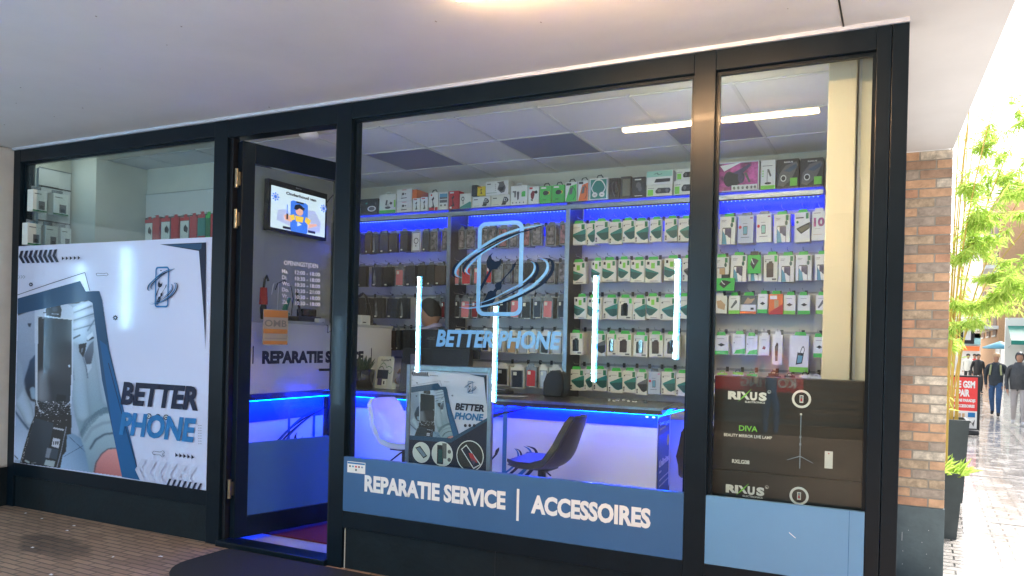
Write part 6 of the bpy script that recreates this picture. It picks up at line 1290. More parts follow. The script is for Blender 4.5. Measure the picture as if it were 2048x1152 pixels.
# ------------------------------------------------------------------ people
def skin_mesh(name, bones, mats, parent=None, sub=2, extra=None):
    """bones: list of chains [(x,y,z,r), ...] joined at shared points; mats: [(a,b,material)] nearest-segment colouring"""
    pts = []; idx = {}; edges = set(); rr = []
    def vid(p):
        key = tuple(round(c, 4) for c in p[:3])
        if key not in idx: idx[key] = len(pts); pts.append(p[:3]); rr.append(p[3])
        return idx[key]
    for ch in bones:
        for a, b in zip(ch, ch[1:]): edges.add((vid(a), vid(b)))
    me = bpy.data.meshes.new('sk'); me.from_pydata(pts, list(edges), []); o = bpy.data.objects.new('sk', me); COL.objects.link(o)
    o.modifiers.new('k', 'SKIN'); sv = me.skin_vertices[0].data
    for i, r in enumerate(rr): sv[i].radius = (r, r); sv[i].use_root = (i == 0)
    md = o.modifiers.new('s', 'SUBSURF'); md.levels = sub; md.render_levels = sub
    dg = bpy.context.evaluated_depsgraph_get(); dg.update(); nm = bpy.data.meshes.new_from_object(o.evaluated_get(dg)); bpy.data.objects.remove(o)
    m = MB(); V = [v.co[:] for v in nm.vertices]
    groups = {}
    for p in nm.polygons:
        c = Vector(p.center); best = None
        for (a, b, mm) in mats:
            a, b = Vector(a), Vector(b); d = b-a; tt = max(0, min(1, (c-a).dot(d)/max(d.length_squared, 1e-9))); dist = (c-(a+d*tt)).length
            if best is None or dist < best[0]: best = (dist, mm)
        groups.setdefault(best[1], []).append(tuple(p.vertices))
    b0 = 0
    m.v = [tuple(v) for v in V]
    for mm, fs in groups.items():
        i = m._mi(mm)
        for f in fs: m.smooth.add(len(m.f)); m.f.append(f); m.mi.append(i)
    if extra: extra(m)
    return m.build(name, parent)
def head_fn(d):      # +x is the face
    x, y, z = d; r = 1.0
    r += .10*math.exp(-((z+.12)**2/.02+y*y/.02)) * (1 if x > 0 else 0)*1.6      # nose
    r -= .05*math.exp(-((z-.12)**2/.01+(abs(y)-.33)**2/.02))*(x > 0)             # eye sockets
    r += .03*math.exp(-((z+.45)**2/.01+y*y/.03))*(x > 0)                        # lips
    r += .05*math.exp(-((z+.8)**2/.03))*(x > .1)                                # chin
    r -= .06*max(0, -z)*(abs(y) > .5)
    return r
# shop assistant behind the counter, in profile
t = thing('person', 'shop assistant with short black hair and pale lilac shirt looking down behind the monitor', 'person', (-4.0, 2.28, 0))
hx, hy = PY(859, 628, 2.22)[0], 2.22; hz = PY(857, 627, 2.22)[2]; dirx = -1
hips = (hx+.10, hy+.02, .80, .14); 
bones = [[hips, (hx+.09, hy+.02, 1.05, .135), (hx+.07, hy+.01, 1.30, .15), (hx+.05, hy, 1.46, .12), (hx+.035, hy, hz-.14, .055), (hx+.02, hy, hz-.05, .062)],
         [(hx+.05, hy, 1.46, .12), (hx+.07, hy-.2, 1.44, .065), (hx-.0, hy-.26, 1.24, .05), (hx-.2, hy-.2, 1.16, .04), (hx-.26, hy-.18, 1.15, .025)],
         [(hx+.05, hy, 1.46, .12), (hx+.07, hy+.18, 1.44, .065), (hx+.0, hy+.22, 1.24, .05), (hx-.2, hy+.14, 1.16, .04)],
         [hips, (hx+.1, hy-.1, .5, .09), (hx+.1, hy-.1, .06, .06)], [hips, (hx+.1, hy+.12, .5, .09), (hx+.1, hy+.12, .06, .06)]]
mats_ = [(bones[0][0][:3], bones[0][3][:3], 'shirt'), (bones[0][3][:3], (hx+.04, hy, hz-.17), 'shirt'), (bones[0][4][:3], bones[0][5][:3], 'skin'), (bones[1][1][:3], bones[1][2][:3], 'shirt'), (bones[1][2][:3], bones[1][3][:3], 'shirt'), (bones[2][1][:3], bones[2][2][:3], 'shirt'), (bones[2][2][:3], bones[2][3][:3], 'shirt'),
         (hips[:3], (hx+.1, hy-.1, .06), 'denim'), (hips[:3], (hx+.1, hy+.12, .06), 'denim'), (bones[1][3][:3], bones[1][4][:3], 'skin')]
k('shirt', (.50, .47, .68), .7, var=.1, vs=12)
def hd(m):
    mm = m.m; m.m = Matrix.Translation((hx, hy, hz)) @ Matrix.Rotation(rad(180), 4, 'Z') @ Matrix.Rotation(rad(12), 4, 'Y'); m.ell((0, 0, 0), (.112, .09, .138), 'skin', 24, 18, head_fn)
    for s in (-1, 1): m.ell((-.005, s*.078, -.01), (.022, .010, .034), 'skin', 10, 8)
    m.tube([(.088, -.02, -.055), (.092, 0, -.053), (.088, .02, -.055)], .006, 'darkred', 6)
    for s in (-1, 1): m.ell((.082, s*.03, .018), (.012, .012, .008), 'black', 8, 6)
    for s in (-1, 1):
        for q in range(5): m.tube([(.26+.0, s*.16, -.49), (.33-.01*abs(q-2), s*.16+(q-2)*.018, -.50), (.36-.012*abs(q-2), s*.16+(q-2)*.022, -.525)], [.01, .009, .007], 'skin', 6)
    m.m = mm
skin_mesh('body', bones, mats_, t, 2, hd)
m = MB(); m.m = Matrix.Translation((hx, hy, hz)) @ Matrix.Rotation(rad(180), 4, 'Z') @ Matrix.Rotation(rad(12), 4, 'Y')
vs = []; nu, nv = 24, 10
for i in range(nv+1):
    ph = math.pi*.62*i/nv
    for j in range(nu):
        th = 2*math.pi*j/nu; c = math.cos(th); ph2 = ph*(1 if c < -.35 else max(.52, 1-.62*(c+.35))); vs.append((.117*math.sin(ph2)*c-.008, .096*math.sin(ph2)*math.sin(th), .149*math.cos(ph2)+.004))
m.add(vs, [(i*nu+j, (i+1)*nu+j, (i+1)*nu+(j+1) % nu, i*nu+(j+1) % nu) for i in range(nv) for j in range(nu)], 'hair', True); m.build('hair', t)
m = B(); m.tube([(hx-.045, hy-.06, hz-.15), (hx+.03, hy-.085, hz-.145), (hx+.10, hy-.05, hz-.115), (hx+.115, hy+.02, hz-.11)], [.012, .02, .022, .018], 'shirt', 8); m.build('collar', t)

def walker(x, y, z0, H, face, step, label, top, legs, shoe, hood=None, arms=(0, 0), group=None, bag=False, umb=None):
    t = thing('person', label, 'person', (x, y, z0), group)
    M = Matrix.Translation((x, y, z0)) @ Matrix.Rotation(face, 4, 'Z')     # local +x forward, y left
    def p(a, b, c, r): v = M @ Vector((a*H, b*H, c*H)); return (v.x, v.y, v.z, r*H)
    hip = p(0, 0, .53, .075); ch = p(.01, 0, .72, .088); sh = p(.0, 0, .80, .07); nk = p(.01, 0, .855, .033); hd_ = p(.02, 0, .90, .036)
    kn1, an1, to1 = p(.07+step*.1, .055, .29, .042), p(.02+step*.14, .055, .05, .028), p(.10+step*.14, .06, .02, .024)
    kn2, an2, to2 = p(-.0-step*.02, -.055, .28, .042), p(-.10-step*.12, -.055, .07, .028), p(-.04-step*.12, -.06, .02, .024)
    h1, h2 = p(.03, .055, .50, .055), p(-.01, -.055, .50, .055)
    s1, s2 = p(0, .115, .80, .038), p(0, -.115, .80, .038)
    e1, e2 = p(-.03+arms[0]*.06, .15, .63, .030), p(-.03+arms[1]*.06, -.15, .63, .030)
    w1, w2 = p(.04+arms[0]*.16, .135, .49, .019), p(.04+arms[1]*.16, -.135, .49, .019)
    f1_, f2_ = p(.06+arms[0]*.18, .13, .45, .014), p(.06+arms[1]*.18, -.13, .45, .014)
    bones = [[hip, ch, sh, nk, hd_], [sh, s1, e1, w1, f1_], [sh, s2, e2, w2, f2_], [hip, h1, kn1, an1, to1], [hip, h2, kn2, an2, to2]]
    q = lambda a: a[:3]
    mt = [(q(hip), q(ch), top), (q(ch), q(sh), top), (q(sh), q(nk), top), (q(nk), q(hd_), 'skin'), (q(s1), q(e1), top), (q(s2), q(e2), top), (q(e1), q(w1), top), (q(e2), q(w2), top), (q(w1), q(f1_), 'skin'), (q(w2), q(f2_), 'skin'),
          (q(h1), q(kn1), legs), (q(h2), q(kn2), legs), (q(kn1), q(an1), legs), (q(kn2), q(an2), legs), (q(an1), q(to1), shoe), (q(an2), q(to2), shoe), (q(sh), q(s1), top), (q(sh), q(s2), top)]
    def ex(m):
        mm = m.m; m.m = M @ Matrix.Translation((.022*H, 0, .935*H)); m.ell((0, 0, 0), (.05*H, .042*H, .065*H), 'skin', 16, 12, head_fn)
        m.m = M
        for (wx, wy, wz, _), s, ar in ((f1_, 1, arms[0]), (f2_, -1, arms[1])):
            lc = M.inverted() @ Vector((wx, wy, wz))
            for i in range(4): m.tube([lc, lc+Vector((.012+.004*i, -.004*s, -.02))*H, lc+Vector((.014+.006*i, -.008*s, -.04+.002*i))*H], [.006*H, .005*H, .004*H], 'skin', 5)
            m.tube([lc+Vector((0, 0, .01))*H, lc+Vector((.02, -.004*s, -.005))*H, lc+Vector((.026, -.006*s, -.018))*H], [.006*H, .006*H, .004*H], 'skin', 5)
        m.m = mm
    skin_mesh('body', bones, mt, t, 2, ex)
    m = MB(); m.m = M @ Matrix.Translation((.012*H, 0, .945*H))
    if hood == 'hood':
        vs = []; nu, nv = 20, 10
        for i in range(nv+1):
            ph = math.pi*.86*i/nv
            for j in range(nu):
                th = 2*math.pi*j/nu; c = math.cos(th); k_ = ph if c < .45 else ph*.42; vs.append((.062*H*math.sin(k_)*c, .056*H*math.sin(k_)*math.sin(th)*1.0, .072*H*math.cos(k_)))
        m.add(vs, [(i*nu+j, (i+1)*nu+j, (i+1)*nu+(j+1) % nu, i*nu+(j+1) % nu) for i in range(nv) for j in range(nu)], top, True); m.build('hood', t)
        m = MB(); m.m = M; m.lathe([(.105*H, .50*H), (.115*H, .62*H), (.11*H, .74*H), (.09*H, .82*H), (.05*H, .87*H)], top, 20); m.build('jacket', t)
    else:
        m.lathe([(.054*H, .0), (.053*H, .03*H), (.044*H, .055*H), (.02*H, .068*H), (0, .07*H)], hood or 'hair', 16)
        if hood: m.box(.04*H, .085*H, -.03*H, .03*H, .005*H, .012*H, hood)
        m.build('cap' if hood else 'hair', t)
        m = MB(); m.m = M; m.lathe([(.086*H, .49*H), (.1*H, .56*H), (.108*H, .68*H), (.1*H, .78*H), (.06*H, .84*H), (.04*H, .865*H)], top, 20); m.build('sweater', t)
    if bag:
        m = MB(); m.m = M
        for s in (-1, 1): m = MB(); m.m = M; m.tube([(.07*H, s*.065*H, .82*H), (.105*H, s*.07*H, .74*H), (.09*H, s*.08*H, .66*H)], .014*H, 'bagstrap', 6); m.build('shoulder_strap', t)
        m = MB(); m.m = M; m.box(-.2*H, -.1*H, -.08*H, .08*H, .6*H, .8*H, 'bagstrap', .02); m.build('backpack', t)
    return t
k('bagstrap', (.35, .38, .20), .8)
k('coatred', (.6, .05, .05), .8)
W1 = PZ(1990, 832, S1); walker(W1[0], W1[1], S1, 1.83, rad(-100), .9, 'man in dark sweater, cap and jeans walking with a backpack', 'hoodie', 'denim', 'black', hood='tan', arms=(.2, -.2), bag=True)
W2 = PZ(2036, 852, S1); walker(W2[0], W2[1], S1, 1.86, rad(-95), .3, 'hooded person in dark raincoat and light grey trousers at the right edge', 'raincoat', 'greypants', 'shoewhite', hood='hood', arms=(.1, .2))
W3 = PZ(2040, 838, S1); walker(W3[0]+.35, W3[1]+1.4, S1, 1.88, rad(-85), .3, 'bareheaded person in dark blue walking behind the raincoat wearer', 'navy', 'denim', 'black')
walker(PY(1936, 730, 45)[0], 45, S1, 1.8, rad(-90), .6, 'distant person in pale coat and dark trousers', 'card', 'black', 'black')
walker(PY(1949, 730, 46)[0], 46, S1, 1.8, rad(-100), .4, 'distant person in red coat', 'coatred', 'denim', 'black')
walker(PY(1956, 730, 38)[0], 38, S1, 1.8, rad(-80), .8, 'distant person in black coat nearest the freestanding sign', 'black', 'black', 'black')

# ------------------------------------------------------------------ brick wall at the passage corner
t = thing('brick_wall', 'weathered brown brick wall with dark painted plinth at the passage corner', 'wall', (.17, 2.95, S1))
x0, x1, zb, zt, y = -.25, .329, .316, SOF-.002, 2.85
k('brickmortar', (.36, .33, .28), .9, bump=.4, bs=80)
bc = [k('brick_brown', (.36, .235, .16), .8, var=.25, vs=14, bump=.5, bs=50), k('brick_red', (.52, .29, .18), .8, var=.22, vs=12, bump=.5, bs=50), k('brick_orange', (.58, .36, .22), .8, var=.2, vs=12, bump=.5, bs=50),
      k('brick_tan', (.46, .35, .24), .85, var=.35, vs=18, bump=.5, bs=50), k('brick_pale', (.58, .51, .41), .85, var=.4, vs=22, bump=.5, bs=50), k('brick_grey', (.38, .31, .25), .85, var=.25, vs=14, bump=.5, bs=50)]
m = B(); m.box(x0, x1-.004, y+.006, y+.26, zb, zt, 'brickmortar'); r2 = random.Random(11)
ph = (zt-zb)/38; row = 0
while row < 38:
    z = zb+row*ph; L = .235; x = x1-((.235 if row % 2 else .115)+r2.uniform(-.004, .004)); xe = x1
    first = True
    while xe > x0+.01:
        mm = r2.choices(bc, [3, 4, 4, 4, 1.3, 1.5])[0]
        if row > 34 and r2.random() < .7: mm = bc[r2.choice([0, 5])]  # darker bricks in the top courses paint the shade under the soffit
        jz = r2.uniform(-.001, .001); jy = r2.uniform(-.002, .002)
        m.box(max(x, x0)+.006, xe if first else xe-.006, y+jy, y+.10, z+.005+jz, z+ph-.006+jz, mm, .0025)
        if first: m.box(x1-.001, x1+.0, y+.105, y+.25, z+.005, z+ph-.006, mm)
        xe = x; x -= L+r2.uniform(-.03, .03)*(r2.random() < .5); first = False
    row += 1
m.build('brickwork', t)
k('plinthgrey', (.11, .145, .155), .7, var=.18, vs=5, bump=.3, bs=30)
m = B(); m.box(x0, x1+.004, y-.006, y+.265, S1-.02, zb-.001, 'plinthgrey', .003)
m.build('plinth', t)
m = B()
for i in range(7):
    q = (r2.uniform(.02, .3), r2.uniform(S1+.05, .28)); m.box(q[0], q[0]+.004, y-.0075, y-.0062, q[1], q[1]+.005, 'paper')
m.box(.035, .038, y-.0075, y-.0062, .03, .1, 'plastic_white'); m.build('paint_fleck', t)
t = thing('gable_wall', 'white painted wall between the shopfront corner and the brick corner', 'wall', (-.1, 1.5, 0))
m = B(); m.box(-.13, -.004, .125, 2.84, -.2, SOF-.002, 'bldgwhite'); m.build('wall_face', t)

# ------------------------------------------------------------------ planters and bamboo
def planter(cx, cy, h, wt, wb, label):
    t = thing('planter', label, 'planter', (cx, cy, S1), 'tapered street planters')
    m = B(); V = []
    for (w, z) in ((wb, S1), (wt, S1+h), (wt-.035, S1+h), (wt-.045, S1+h-.05)): V += [(cx-w, cy-w, z), (cx+w, cy-w, z), (cx+w, cy+w, z), (cx-w, cy+w, z)]
    m.add(V, [(0, 1, 5, 4), (1, 2, 6, 5), (2, 3, 7, 6), (3, 0, 4, 7), (4, 5, 9, 8), (5, 6, 10, 9), (6, 7, 11, 10), (7, 4, 8, 11), (8, 9, 13, 12), (9, 10, 14, 13), (10, 11, 15, 14), (11, 8, 12, 15)], 'planter'); m.build('pot', t)
    m = B(); w = wt-.045; m.face([(cx-w, cy-w, S1+h-.05), (cx+w, cy-w, S1+h-.05), (cx+w, cy+w, S1+h-.05), (cx-w, cy+w, S1+h-.05)], 'brownleather'); m.build('soil', t)
PX1 = (.36, 4.62); ph1 = PY(1925, 947, 4.5)[2]-S1
planter(*PX1, ph1, .20, .155, 'tall tapered anthracite planter nearest the brick corner')
planter(.48, 6.9, 1.0, .27, .22, 'second anthracite planter half hidden behind the first one')
def bamboo(cx, cy, z0, seed, label, H, spread, nleaf, ncane):
    t = thing('bamboo', label, 'plant', (cx, cy, z0), 'bamboo plants in the street planters'); r = random.Random(seed); canes = []
    for i in range(ncane):
        an = r.uniform(-1.3, 1.2); sp = spread*r.uniform(.1, .9); h = H*r.uniform(.7, 1.05); b = Vector((cx+r.uniform(-.06, .1), cy+r.uniform(-.1, .1), z0))
        if i == 0: sp = .05; h = H; an = 0
        pts = [b+Vector((math.cos(an)*sp*(q**2.2)-.0, math.sin(an)*sp*q**2.2, h*q-.22*h*max(0, q-.55)**1.3*(sp/spread))) for q in [j/9 for j in range(10)]]
        canes.append(pts)
    m = B()
    for pts in canes:
        m.tube(pts, [.011*(1-.09*j)+.002 for j in range(10)], 'cane', 7)
        for p in pts[1:7]: m.ell(p, (.0125, .0125, .007), 'cane', 7, 5)
    for i in range(70):
        pts = r.choice(canes); p = pts[r.randint(3, 8)]; d = Vector((r.uniform(-.15, 1), r.uniform(-.8, .6), r.uniform(-.1, .5))).normalized()*r.uniform(.15, .45); m.tube([p, p+d*.5+Vector((0, 0, .03)), p+d+Vector((0, 0, -.04))], [.003, .002, .001], 'cane', 4); canes.append([p+d*f for f in (0, .1, .2, .3, .4, .5, .65, .8, .9, 1)])
    m.build('cane', t)
    m = B()
    for i in range(nleaf):
        pts = r.choice(canes if r.random() < .25 else canes[ncane:]); k0 = r.uniform(1.5, 9); a, b = pts[int(k0)], pts[min(9, int(k0)+1)]; p = a+(b-a)*(k0 % 1)
        for w in range(r.randint(1, 3)):
            d = Vector((r.uniform(-1, 1), r.uniform(-1, 1), r.uniform(-1.1, .35))).normalized(); L = r.uniform(.07, .15); s = d.cross(Vector((r.uniform(-1, 1), r.uniform(-1, 1), 1))).normalized()*L*.065
            mid = p+d*L*.45; m.add([p, mid+s, p+d*L+Vector((0, 0, -.02)), mid-s], [(0, 1, 2, 3)], 'leaf' if r.random() < .5 else 'leaf2')
    m.build('foliage', t)
bamboo(PX1[0]+.02, PX1[1]-.05, S1+ph1-.06, 3, 'tall yellow caned bamboo spilling out beside the brick corner', 3.8, .9, 2300, 5)
bamboo(.55, 6.9, S1+.95, 9, 'second leafy bamboo standing behind the first planter', 4.3, 1.5, 2300, 6)
# low tuft spilling over the first pot
t = B(); r = random.Random(4)
for i in range(130):
    b = Vector((PX1[0]+r.uniform(-.12, .18), PX1[1]-.12+r.uniform(-.1, .1), S1+ph1-.03)); an = r.uniform(-1.5, 1.5); d = Vector((math.cos(an)*.6, math.sin(an)*.6, r.uniform(.2, 1.2))).normalized(); L = r.uniform(.08, .28)
    s = d.cross(Vector((0, 0, 1))).normalized()*.008; t.add([b-s, b+s, b+d*L*.7+s*.7, b+d*L+Vector((0, 0, -.03)), b+d*L*.7-s*.7], [(0, 1, 2, 3, 4)], 'leaf2' if i % 3 else 'leaf')
tag(t.build('grass_tuft'), 'bright green grassy tuft growing over the rim of the near planter', 'plant')

# ------------------------------------------------------------------ freestanding advertising sign
t = thing('pavement_sign', 'red and white freestanding ALLE GSM REPAIR sign on a black base', 'sign', (1.2, 16.3, S1))
YS = 16.3; q = lambda px, py: PY(px, py, YS)
a_, b_ = q(1884, 856), q(1962, 752); ya = .0
m = B(); m.box(a_[0], b_[0], YS, YS+.06, a_[2]-.02, b_[2], 'black', .01); m.build('frame', t)
m = B(); m.box(q(1944, 862)[0], q(1944, 862)[0]+.03, YS+.01, YS+.05, S1+.08, a_[2]-.02, 'steel'); m.box(q(1950, 862)[0], q(1950, 862)[0]+.03, YS+.01, YS+.05, S1+.08, a_[2]-.02, 'steel'); m.box(q(1900, 862)[0], q(1900, 862)[0]+.03, YS+.01, YS+.05, S1+.08, a_[2]-.02, 'steel'); m.build('leg', t)
m = B(); m.box(a_[0]-.02, q(1956, 860)[0], YS-.35, YS+.4, S1, S1+.10, 'black', .02); m.build('base', t)
m = B(); X0, X1, Z0, Z1 = a_[0]+.05, b_[0]-.06, a_[2]+.03, b_[2]-.04; a = Art(m, lambda U, V: (X0+(X1-X0)*U, YS, Z0+(Z1-Z0)*V), 0, step=.003)
a.rect(0, 0, 1, 1, 'white'); a.rect(0, .34, 1, 1, 'signred')
def stx(txt, x, z, w, h, mm='white', b=.05):
    vs, fs = textgeo(txt, b); W_ = vs[:, 0].max(); a.l += 1; a.mb.add([a.P((x+p[0]/W_*w, z+p[1]*h)) for p in vs], fs, mm)
stx('ALLE GSM', .06, .80, .86, .13); stx('REPAIR', .2, .63, .56, .13); stx('TELEFOONS PARADIJS', .04, .52, .9, .055); stx('GSM-ACCESSOIRES', .1, .41, .82, .055)
r = random.Random(2)
for i in range(5):
    for j in range(2): a.rect(.06+i*.12, .05+j*.14, .14+i*.12, .15+j*.14, r.choice(['phonegrey', 'pink', 'pale', 'black', 'tan']), False)
a.rect(.72, .22, .94, .31, 'phblue', False); a.poly([(.7, .06), (.82, .12), (.9, .04), (.94, .18), (.86, .1), (.78, .16)], 'phonegrey'); m.build('print', t)

# ------------------------------------------------------------------ van and far street
t = thing('van', 'white delivery van parked far down the street with dark windscreen', 'van', (7, 62, S1))
YV = 52; q = lambda px, py: PY(px, py, YV); a_, b_ = q(2006, 752), q(2052, 706)
zt = b_[2]; X0, X1 = a_[0], a_[0]+2.1
m = B(); m.add([(X0+.05, YV, S1+.35), (X1-.05, YV, S1+.35), (X1-.05, YV+.1, S1+1.2), (X0+.05, YV+.1, S1+1.2), (X1-.12, YV+.9, S1+2.05), (X0+.12, YV+.9, S1+2.05), (X1-.12, YV+1.5, S1+2.45), (X0+.12, YV+1.5, S1+2.45), (X1-.08, YV+5.4, S1+2.45), (X0+.08, YV+5.4, S1+2.45), (X1, YV+5.4, S1+.35), (X0, YV+5.4, S1+.35), (X1, YV+1, S1+1.2), (X0, YV+1, S1+1.2)],
   [(0, 1, 2, 3), (3, 2, 4, 5), (5, 4, 6, 7), (7, 6, 8, 9), (9, 8, 10, 11), (0, 3, 13, 11), (3, 5, 7, 13), (13, 7, 9, 11), (1, 10, 12, 2), (2, 12, 6, 4), (12, 10, 8, 6), (0, 11, 10, 1)], 'plastic_white'); m.build('body', t)
m = B(); m.add([(X0+.14, YV+.14, S1+1.28), (X1-.14, YV+.14, S1+1.28), (X1-.2, YV+.78, S1+1.98), (X0+.2, YV+.78, S1+1.98)], [(0, 1, 2, 3)], 'blackgloss'); m.v = [(v[0], v[1]-.03, v[2]+.02) for v in m.v]; m.build('windscreen', t)
for s in (X0+.2, X1-.2):
    for yy in (YV+.8, YV+4.4): m = B(); m.tube([(s-.1, yy, S1+.34), (s+.1, yy, S1+.34)], .34, 'black', 18); m.build('wheel', t)
    m = B(); m.box(s-.14, s+.14, YV-.02, YV+.02, S1+.75, S1+.95, 'clear', .01); m.build('headlight', t)

def building(name, label, x0, x1, y0, y1, h, wallm, face, nx, nz, w, hh, gm='glassbldg', z00=3.2, slabs=None):
    t = thing(name, label, 'building', ((x0+x1)/2, (y0+y1)/2, S1))
    m = B(); m.box(x0, x1, y0, y1, S1-.1, h, wallm); m.build('wall', t)
    for i in range(nx):
        for j in range(nz):
            z = z00+(h-z00-1)*(j/nz)
            m = B()
            if face == 'y': c = x0+(x1-x0)*(i+.5)/nx; m.box(c-w/2, c+w/2, y0-.05, y0+.02, z, z+hh, gm); m.box(c-w/2-.08, c+w/2+.08, y0-.12, y0-.051, z-.12, z, 'white')
            else:
                X = x0 if face == '-x' else x1; s = -1 if face == '-x' else 1; c = y0+(y1-y0)*(i+.5)/nx; m.box(X+s*.05, X-s*.02, c-w/2, c+w/2, z, z+hh, gm); m.box(X+s*.12, X+s*.051, c-w/2-.08, c+w/2+.08, z-.12, z, 'white')
            m.build('window', t)
    if slabs:
        for z in slabs: m = B(); m.box(x0-.9, x0, y0, y1, z, z+.25, 'white'); m.build('balcony', t)
    return t
X = lambda px, Y: PY(px, 700, Y)[0]
building('apartment_building', 'tall orange brown block with white balcony slabs far down the street', X(1996, 62), X(2014, 62)+1, 62, 76, 13.5, 'bldgorange', '-x', 3, 4, 2.4, 1.5, 'bldgbrown', 3, [3.4, 5.6, 7.8, 10])
building('office_building', 'pale building closing the right side of the street', X(2016, 56)+2, 16, 58, 84, 11, 'bldgwhite', '-x', 4, 3, 2, 1.6)
t = building('glass_shop', 'low teal glazed shop with red letters closing the street', X(1880, 95), X(1992, 95), 95, 105, 7, 'bldgwhite', 'y', 6, 1, 1.6, 1.5, 'glassbldg', 3.4)
m = B(); a_, b_ = PY(1925, 700, 94.8), PY(1980, 686, 94.8); m.box(a_[0], b_[0], 94.3, 94.9, 2.6, 3.3, 'glassbldg'); m.build('canopy', t)
m = B(); m.text('SCHOENEN', (PY(1955, 700, 94)[0], 94.2, 4.1), (1, 0, 0), (0, 0, 1), .9, 'signred', width=3); m.box(a_[0], b_[0]-1, 94.2, 94.29, 1.9, 2.4, 'orange'); m.build('fascia_sign', t)
building('side_building', 'white terraced building along the left side of the street', -9, X(1908, 26)-.3, 26, 90, 9, 'bldgwhite', 'x', 8, 2, 2, 1.8)
building('right_side_building', 'overexposed white facade along the right side of the street', 9.5, 20, 12, 55, 14, 'bldgwhite', '-x', 6, 3, 2, 1.8)
# street lantern on a cross wire and projecting signs
t = thing('street_lantern', 'green conical street lantern hanging over the street', 'lantern', tuple(PY(2000, 560, 30)))
c = PY(2000, 556, 30); m = B(); m.lathe([(.03, c[2]+.35), (.08, c[2]+.2), (.32, c[2]-.12), (.30, c[2]-.14), (0, c[2]-.1)], 'teal2', 18, (c[0], c[1])); m.build('shade', t)
m = B(); m.tube([(c[0], c[1], c[2]+.35), (c[0], c[1], c[2]+.6)], .02, 'phonegrey', 6); m.tube([(c[0]-6, c[1], c[2]+1.1), (c[0], c[1], c[2]+.6), (c[0]+6, c[1], c[2]+1.1)], .012, 'phonegrey', 5); m.build('wire', t)
t = thing('projecting_sign', 'black framed projecting sign box beside the bamboo', 'sign', tuple(PY(1935, 650, 24)))
a_, b_ = PY(1921, 662, 24), PY(1950, 638, 24); m = B(); m.box(a_[0], b_[0], 24, 24.12, a_[2]-.4, b_[2]-.1, 'black', .02); m.box(a_[0]-.6, a_[0], 24.04, 24.08, a_[2], a_[2]+.05, 'black'); m.build('box', t)
m = B(); m.box(a_[0]+.08, b_[0]-.1, 23.985, 23.998, a_[2]-.28, b_[2]-.2, 'white'); m.build('panel', t)
t = thing('market_parasol', 'blue market parasol above the shoppers', 'parasol', (PY(2000, 712, 50)[0], 50, S1))
c = PY(2000, 712, 50); m = B(); m.lathe([(.02, 2.35), (.9, 2.0), (.9, 1.9), (.85, 1.95), (0, 2.3)], 'skyblue', 8, (c[0], c[1])); m.build('canopy', t); m = B(); m.tube([(c[0], c[1], S1), (c[0], c[1], 2.3)], .03, 'white', 6); m.build('pole', t)
t = thing('shop_awning', 'green shop awning on the right side of the street', 'awning', (PY(2030, 700, 40)[0]+.6, 40, 2.6))
c = PY(2022, 696, 40); m = B(); m.add([(c[0], 40, 2.25), (c[0]+4, 40, 2.25), (c[0]+4, 41.5, 3.0), (c[0], 41.5, 3.0), (c[0], 40, 2.05), (c[0]+4, 40, 2.05)], [(0, 1, 2, 3), (4, 5, 1, 0)], 'teal2'); m.build('cloth', t)
m = B(); m.tube([(c[0]+.05, 40.05, 2.1), (c[0]+.05, 41.6, 1.9)], .025, 'steel', 6); m.tube([(c[0]+3.9, 40.05, 2.1), (c[0]+3.9, 41.6, 1.9)], .025, 'steel', 6); m.box(c[0]-.1, c[0]+4.1, 41.5, 41.7, S1, 3.4, 'bldgwhite'); m.build('bracket', t)

# ------------------------------------------------------------------ what stands behind the camera and shows in the glass
t = thing('opposite_shopfront', 'warm lit opposite shopfront across the passage, seen reflected in the glass', 'shopfront', (-2, -10.5, 0))
OY = -10.5
m = B(); m.box(-14, -8.6, OY-.3, OY, 0, SOF, 'oppwall'); m.box(-8.6, -3.9, OY-.3, OY, 0, .6, 'oppwall'); m.box(-8.6, -3.9, OY-.3, OY, 2.6, SOF, 'oppwall'); m.box(-3.9, -3.4, OY-.3, OY, 0, SOF, 'oppwall'); m.box(-3.4, .2, OY-.3, OY, 0, .45, 'wood'); m.box(-3.4, .2, OY-.3, OY, 2.75, SOF, 'oppwall'); m.box(.2, .7, OY-.3, OY, 0, SOF, 'oppwall'); m.box(-14, .7, OY-.3, OY, SOF, 5.2, 'oppwall')
def opp(m): m.v = [(x*1.245, y, max(0, 1.55+(z-1.55)*1.245) if z > .01 else z) for x, y, z in m.v]; return m
opp(m).build('wall', t)
m = B()
for i in range(9): m.box(-3.4, .2, OY-.6, OY-.56, .5+i*.11, .57+i*.11, 'wood')
m.box(-8.6, -3.9, OY-2.2, OY-2.1, 0, SOF, 'phonegrey'); m.box(-3.4, .2, OY-2.2, OY-2.1, 0, SOF, 'phonegrey'); opp(m).build('display', t)
m = B(); m.text('UITVERKOOP', (-1.3, OY+.002, 1.45), (-1, 0, 0), (0, 0, 1), .15, 'white', bold=.04); m.text('VERBOUWINGS', (-1.3, OY+.002, 1.72), (-1, 0, 0), (0, 0, 1), .12, 'white', bold=.04)
m.box(-2.5, -1.25, OY-.0, OY+.004, .93, 1.2, 'signred'); m.text('KORTING', (-1.35, OY+.006, 1.0), (-1, 0, 0), (0, 0, 1), .13, 'white', bold=.04); opp(m).build('lettering', t)
t = thing('mannequin', 'pale mannequin in an orange top, seen reflected in the right window', 'mannequin', (-2.05, -10.1, 0))
mx_, my_ = -2.05, -10.1
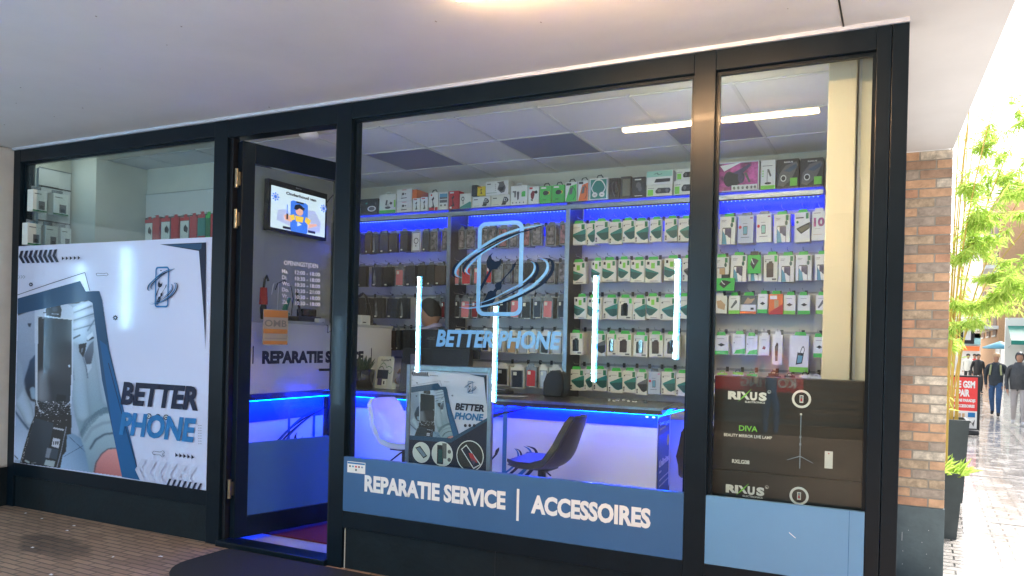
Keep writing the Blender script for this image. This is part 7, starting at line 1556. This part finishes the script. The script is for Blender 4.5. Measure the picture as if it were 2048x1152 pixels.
skin_mesh('body', [[(mx_, my_, .95, .13), (mx_, my_, 1.15, .11), (mx_, my_, 1.38, .14), (mx_, my_, 1.5, .08), (mx_, my_, 1.62, .05), (mx_, my_, 1.7, .06)], [(mx_, my_, 1.38, .14), (mx_-.2, my_, 1.42, .06), (mx_-.28, my_+.02, 1.15, .045), (mx_-.26, my_+.06, .92, .03)], [(mx_, my_, 1.38, .14), (mx_+.2, my_, 1.42, .06), (mx_+.28, my_+.02, 1.15, .045), (mx_+.26, my_+.06, .92, .03)], [(mx_, my_, .95, .13), (mx_-.09, my_, .5, .07), (mx_-.09, my_, .05, .045)], [(mx_, my_, .95, .13), (mx_+.09, my_, .5, .07), (mx_+.09, my_, .05, .045)]],
   [((mx_, my_, 1.15), (mx_, my_, 1.45), 'orange'), ((mx_-.2, my_, 1.42), (mx_-.28, my_, 1.15), 'orange'), ((mx_+.2, my_, 1.42), (mx_+.28, my_, 1.15), 'orange'), ((mx_, my_, 1.6), (mx_, my_, 1.8), 'mannequin'), ((mx_-.28, my_, 1.1), (mx_-.26, my_, .92), 'mannequin'), ((mx_+.28, my_, 1.1), (mx_+.26, my_, .92), 'mannequin'), ((mx_-.09, my_, .8), (mx_-.09, my_, .05), 'denim'), ((mx_+.09, my_, .8), (mx_+.09, my_, .05), 'denim'), ((mx_, my_, .9), (mx_, my_, 1.0), 'denim')], t, 2,
   lambda m: m.ell((mx_, my_, 1.80), (.085, .10, .13), 'mannequin', 16, 12))
def tube_lamp(x, z0, z1, label):
    t = thing('tube_lamp', label, 'lamp', (x, -5, z1), 'vertical cool tube lamps hanging in the passage')
    m = B(); m.tube([(x, -5, z0), (x, -5, z1)], .022, 'tubecore', 10); m.build('lamp_tube', t)
    m = B(); m.tube([(x+.036, -5, z0), (x+.036, -5, z1)], .013, 'cooltube', 10); m.build('glow_tube', t)
    m = B(); m.tube([(x+.02, -5, z1+.001), (x+.02, -5, z1+.05)], .03, 'alu', 10); m.tube([(x+.02, -5, z1+.05), (x+.02, -5, SOF)], .003, 'black', 5); m.build('suspension', t)
KK = 2.1806
for i, (x, zt_, zb_) in enumerate(((-6.696, 1.845, 1.196), (-6.135, 2.113, 1.488), (-5.576, 2.241, 1.599), (-3.43, 1.70, 1.10), (-2.826, 1.967, 1.344), (-2.258, 1.774, 1.182), (-1.606, 1.953, 1.336), (-1.127, 2.035, 1.481))):
    yy = -5; tube_lamp(x*KK, EYE+(zb_-EYE)*KK, EYE+(zt_-EYE)*KK, f'cool blue white tube lamp, {ORD[i]} from left in the hanging row reflected in the shopfront')
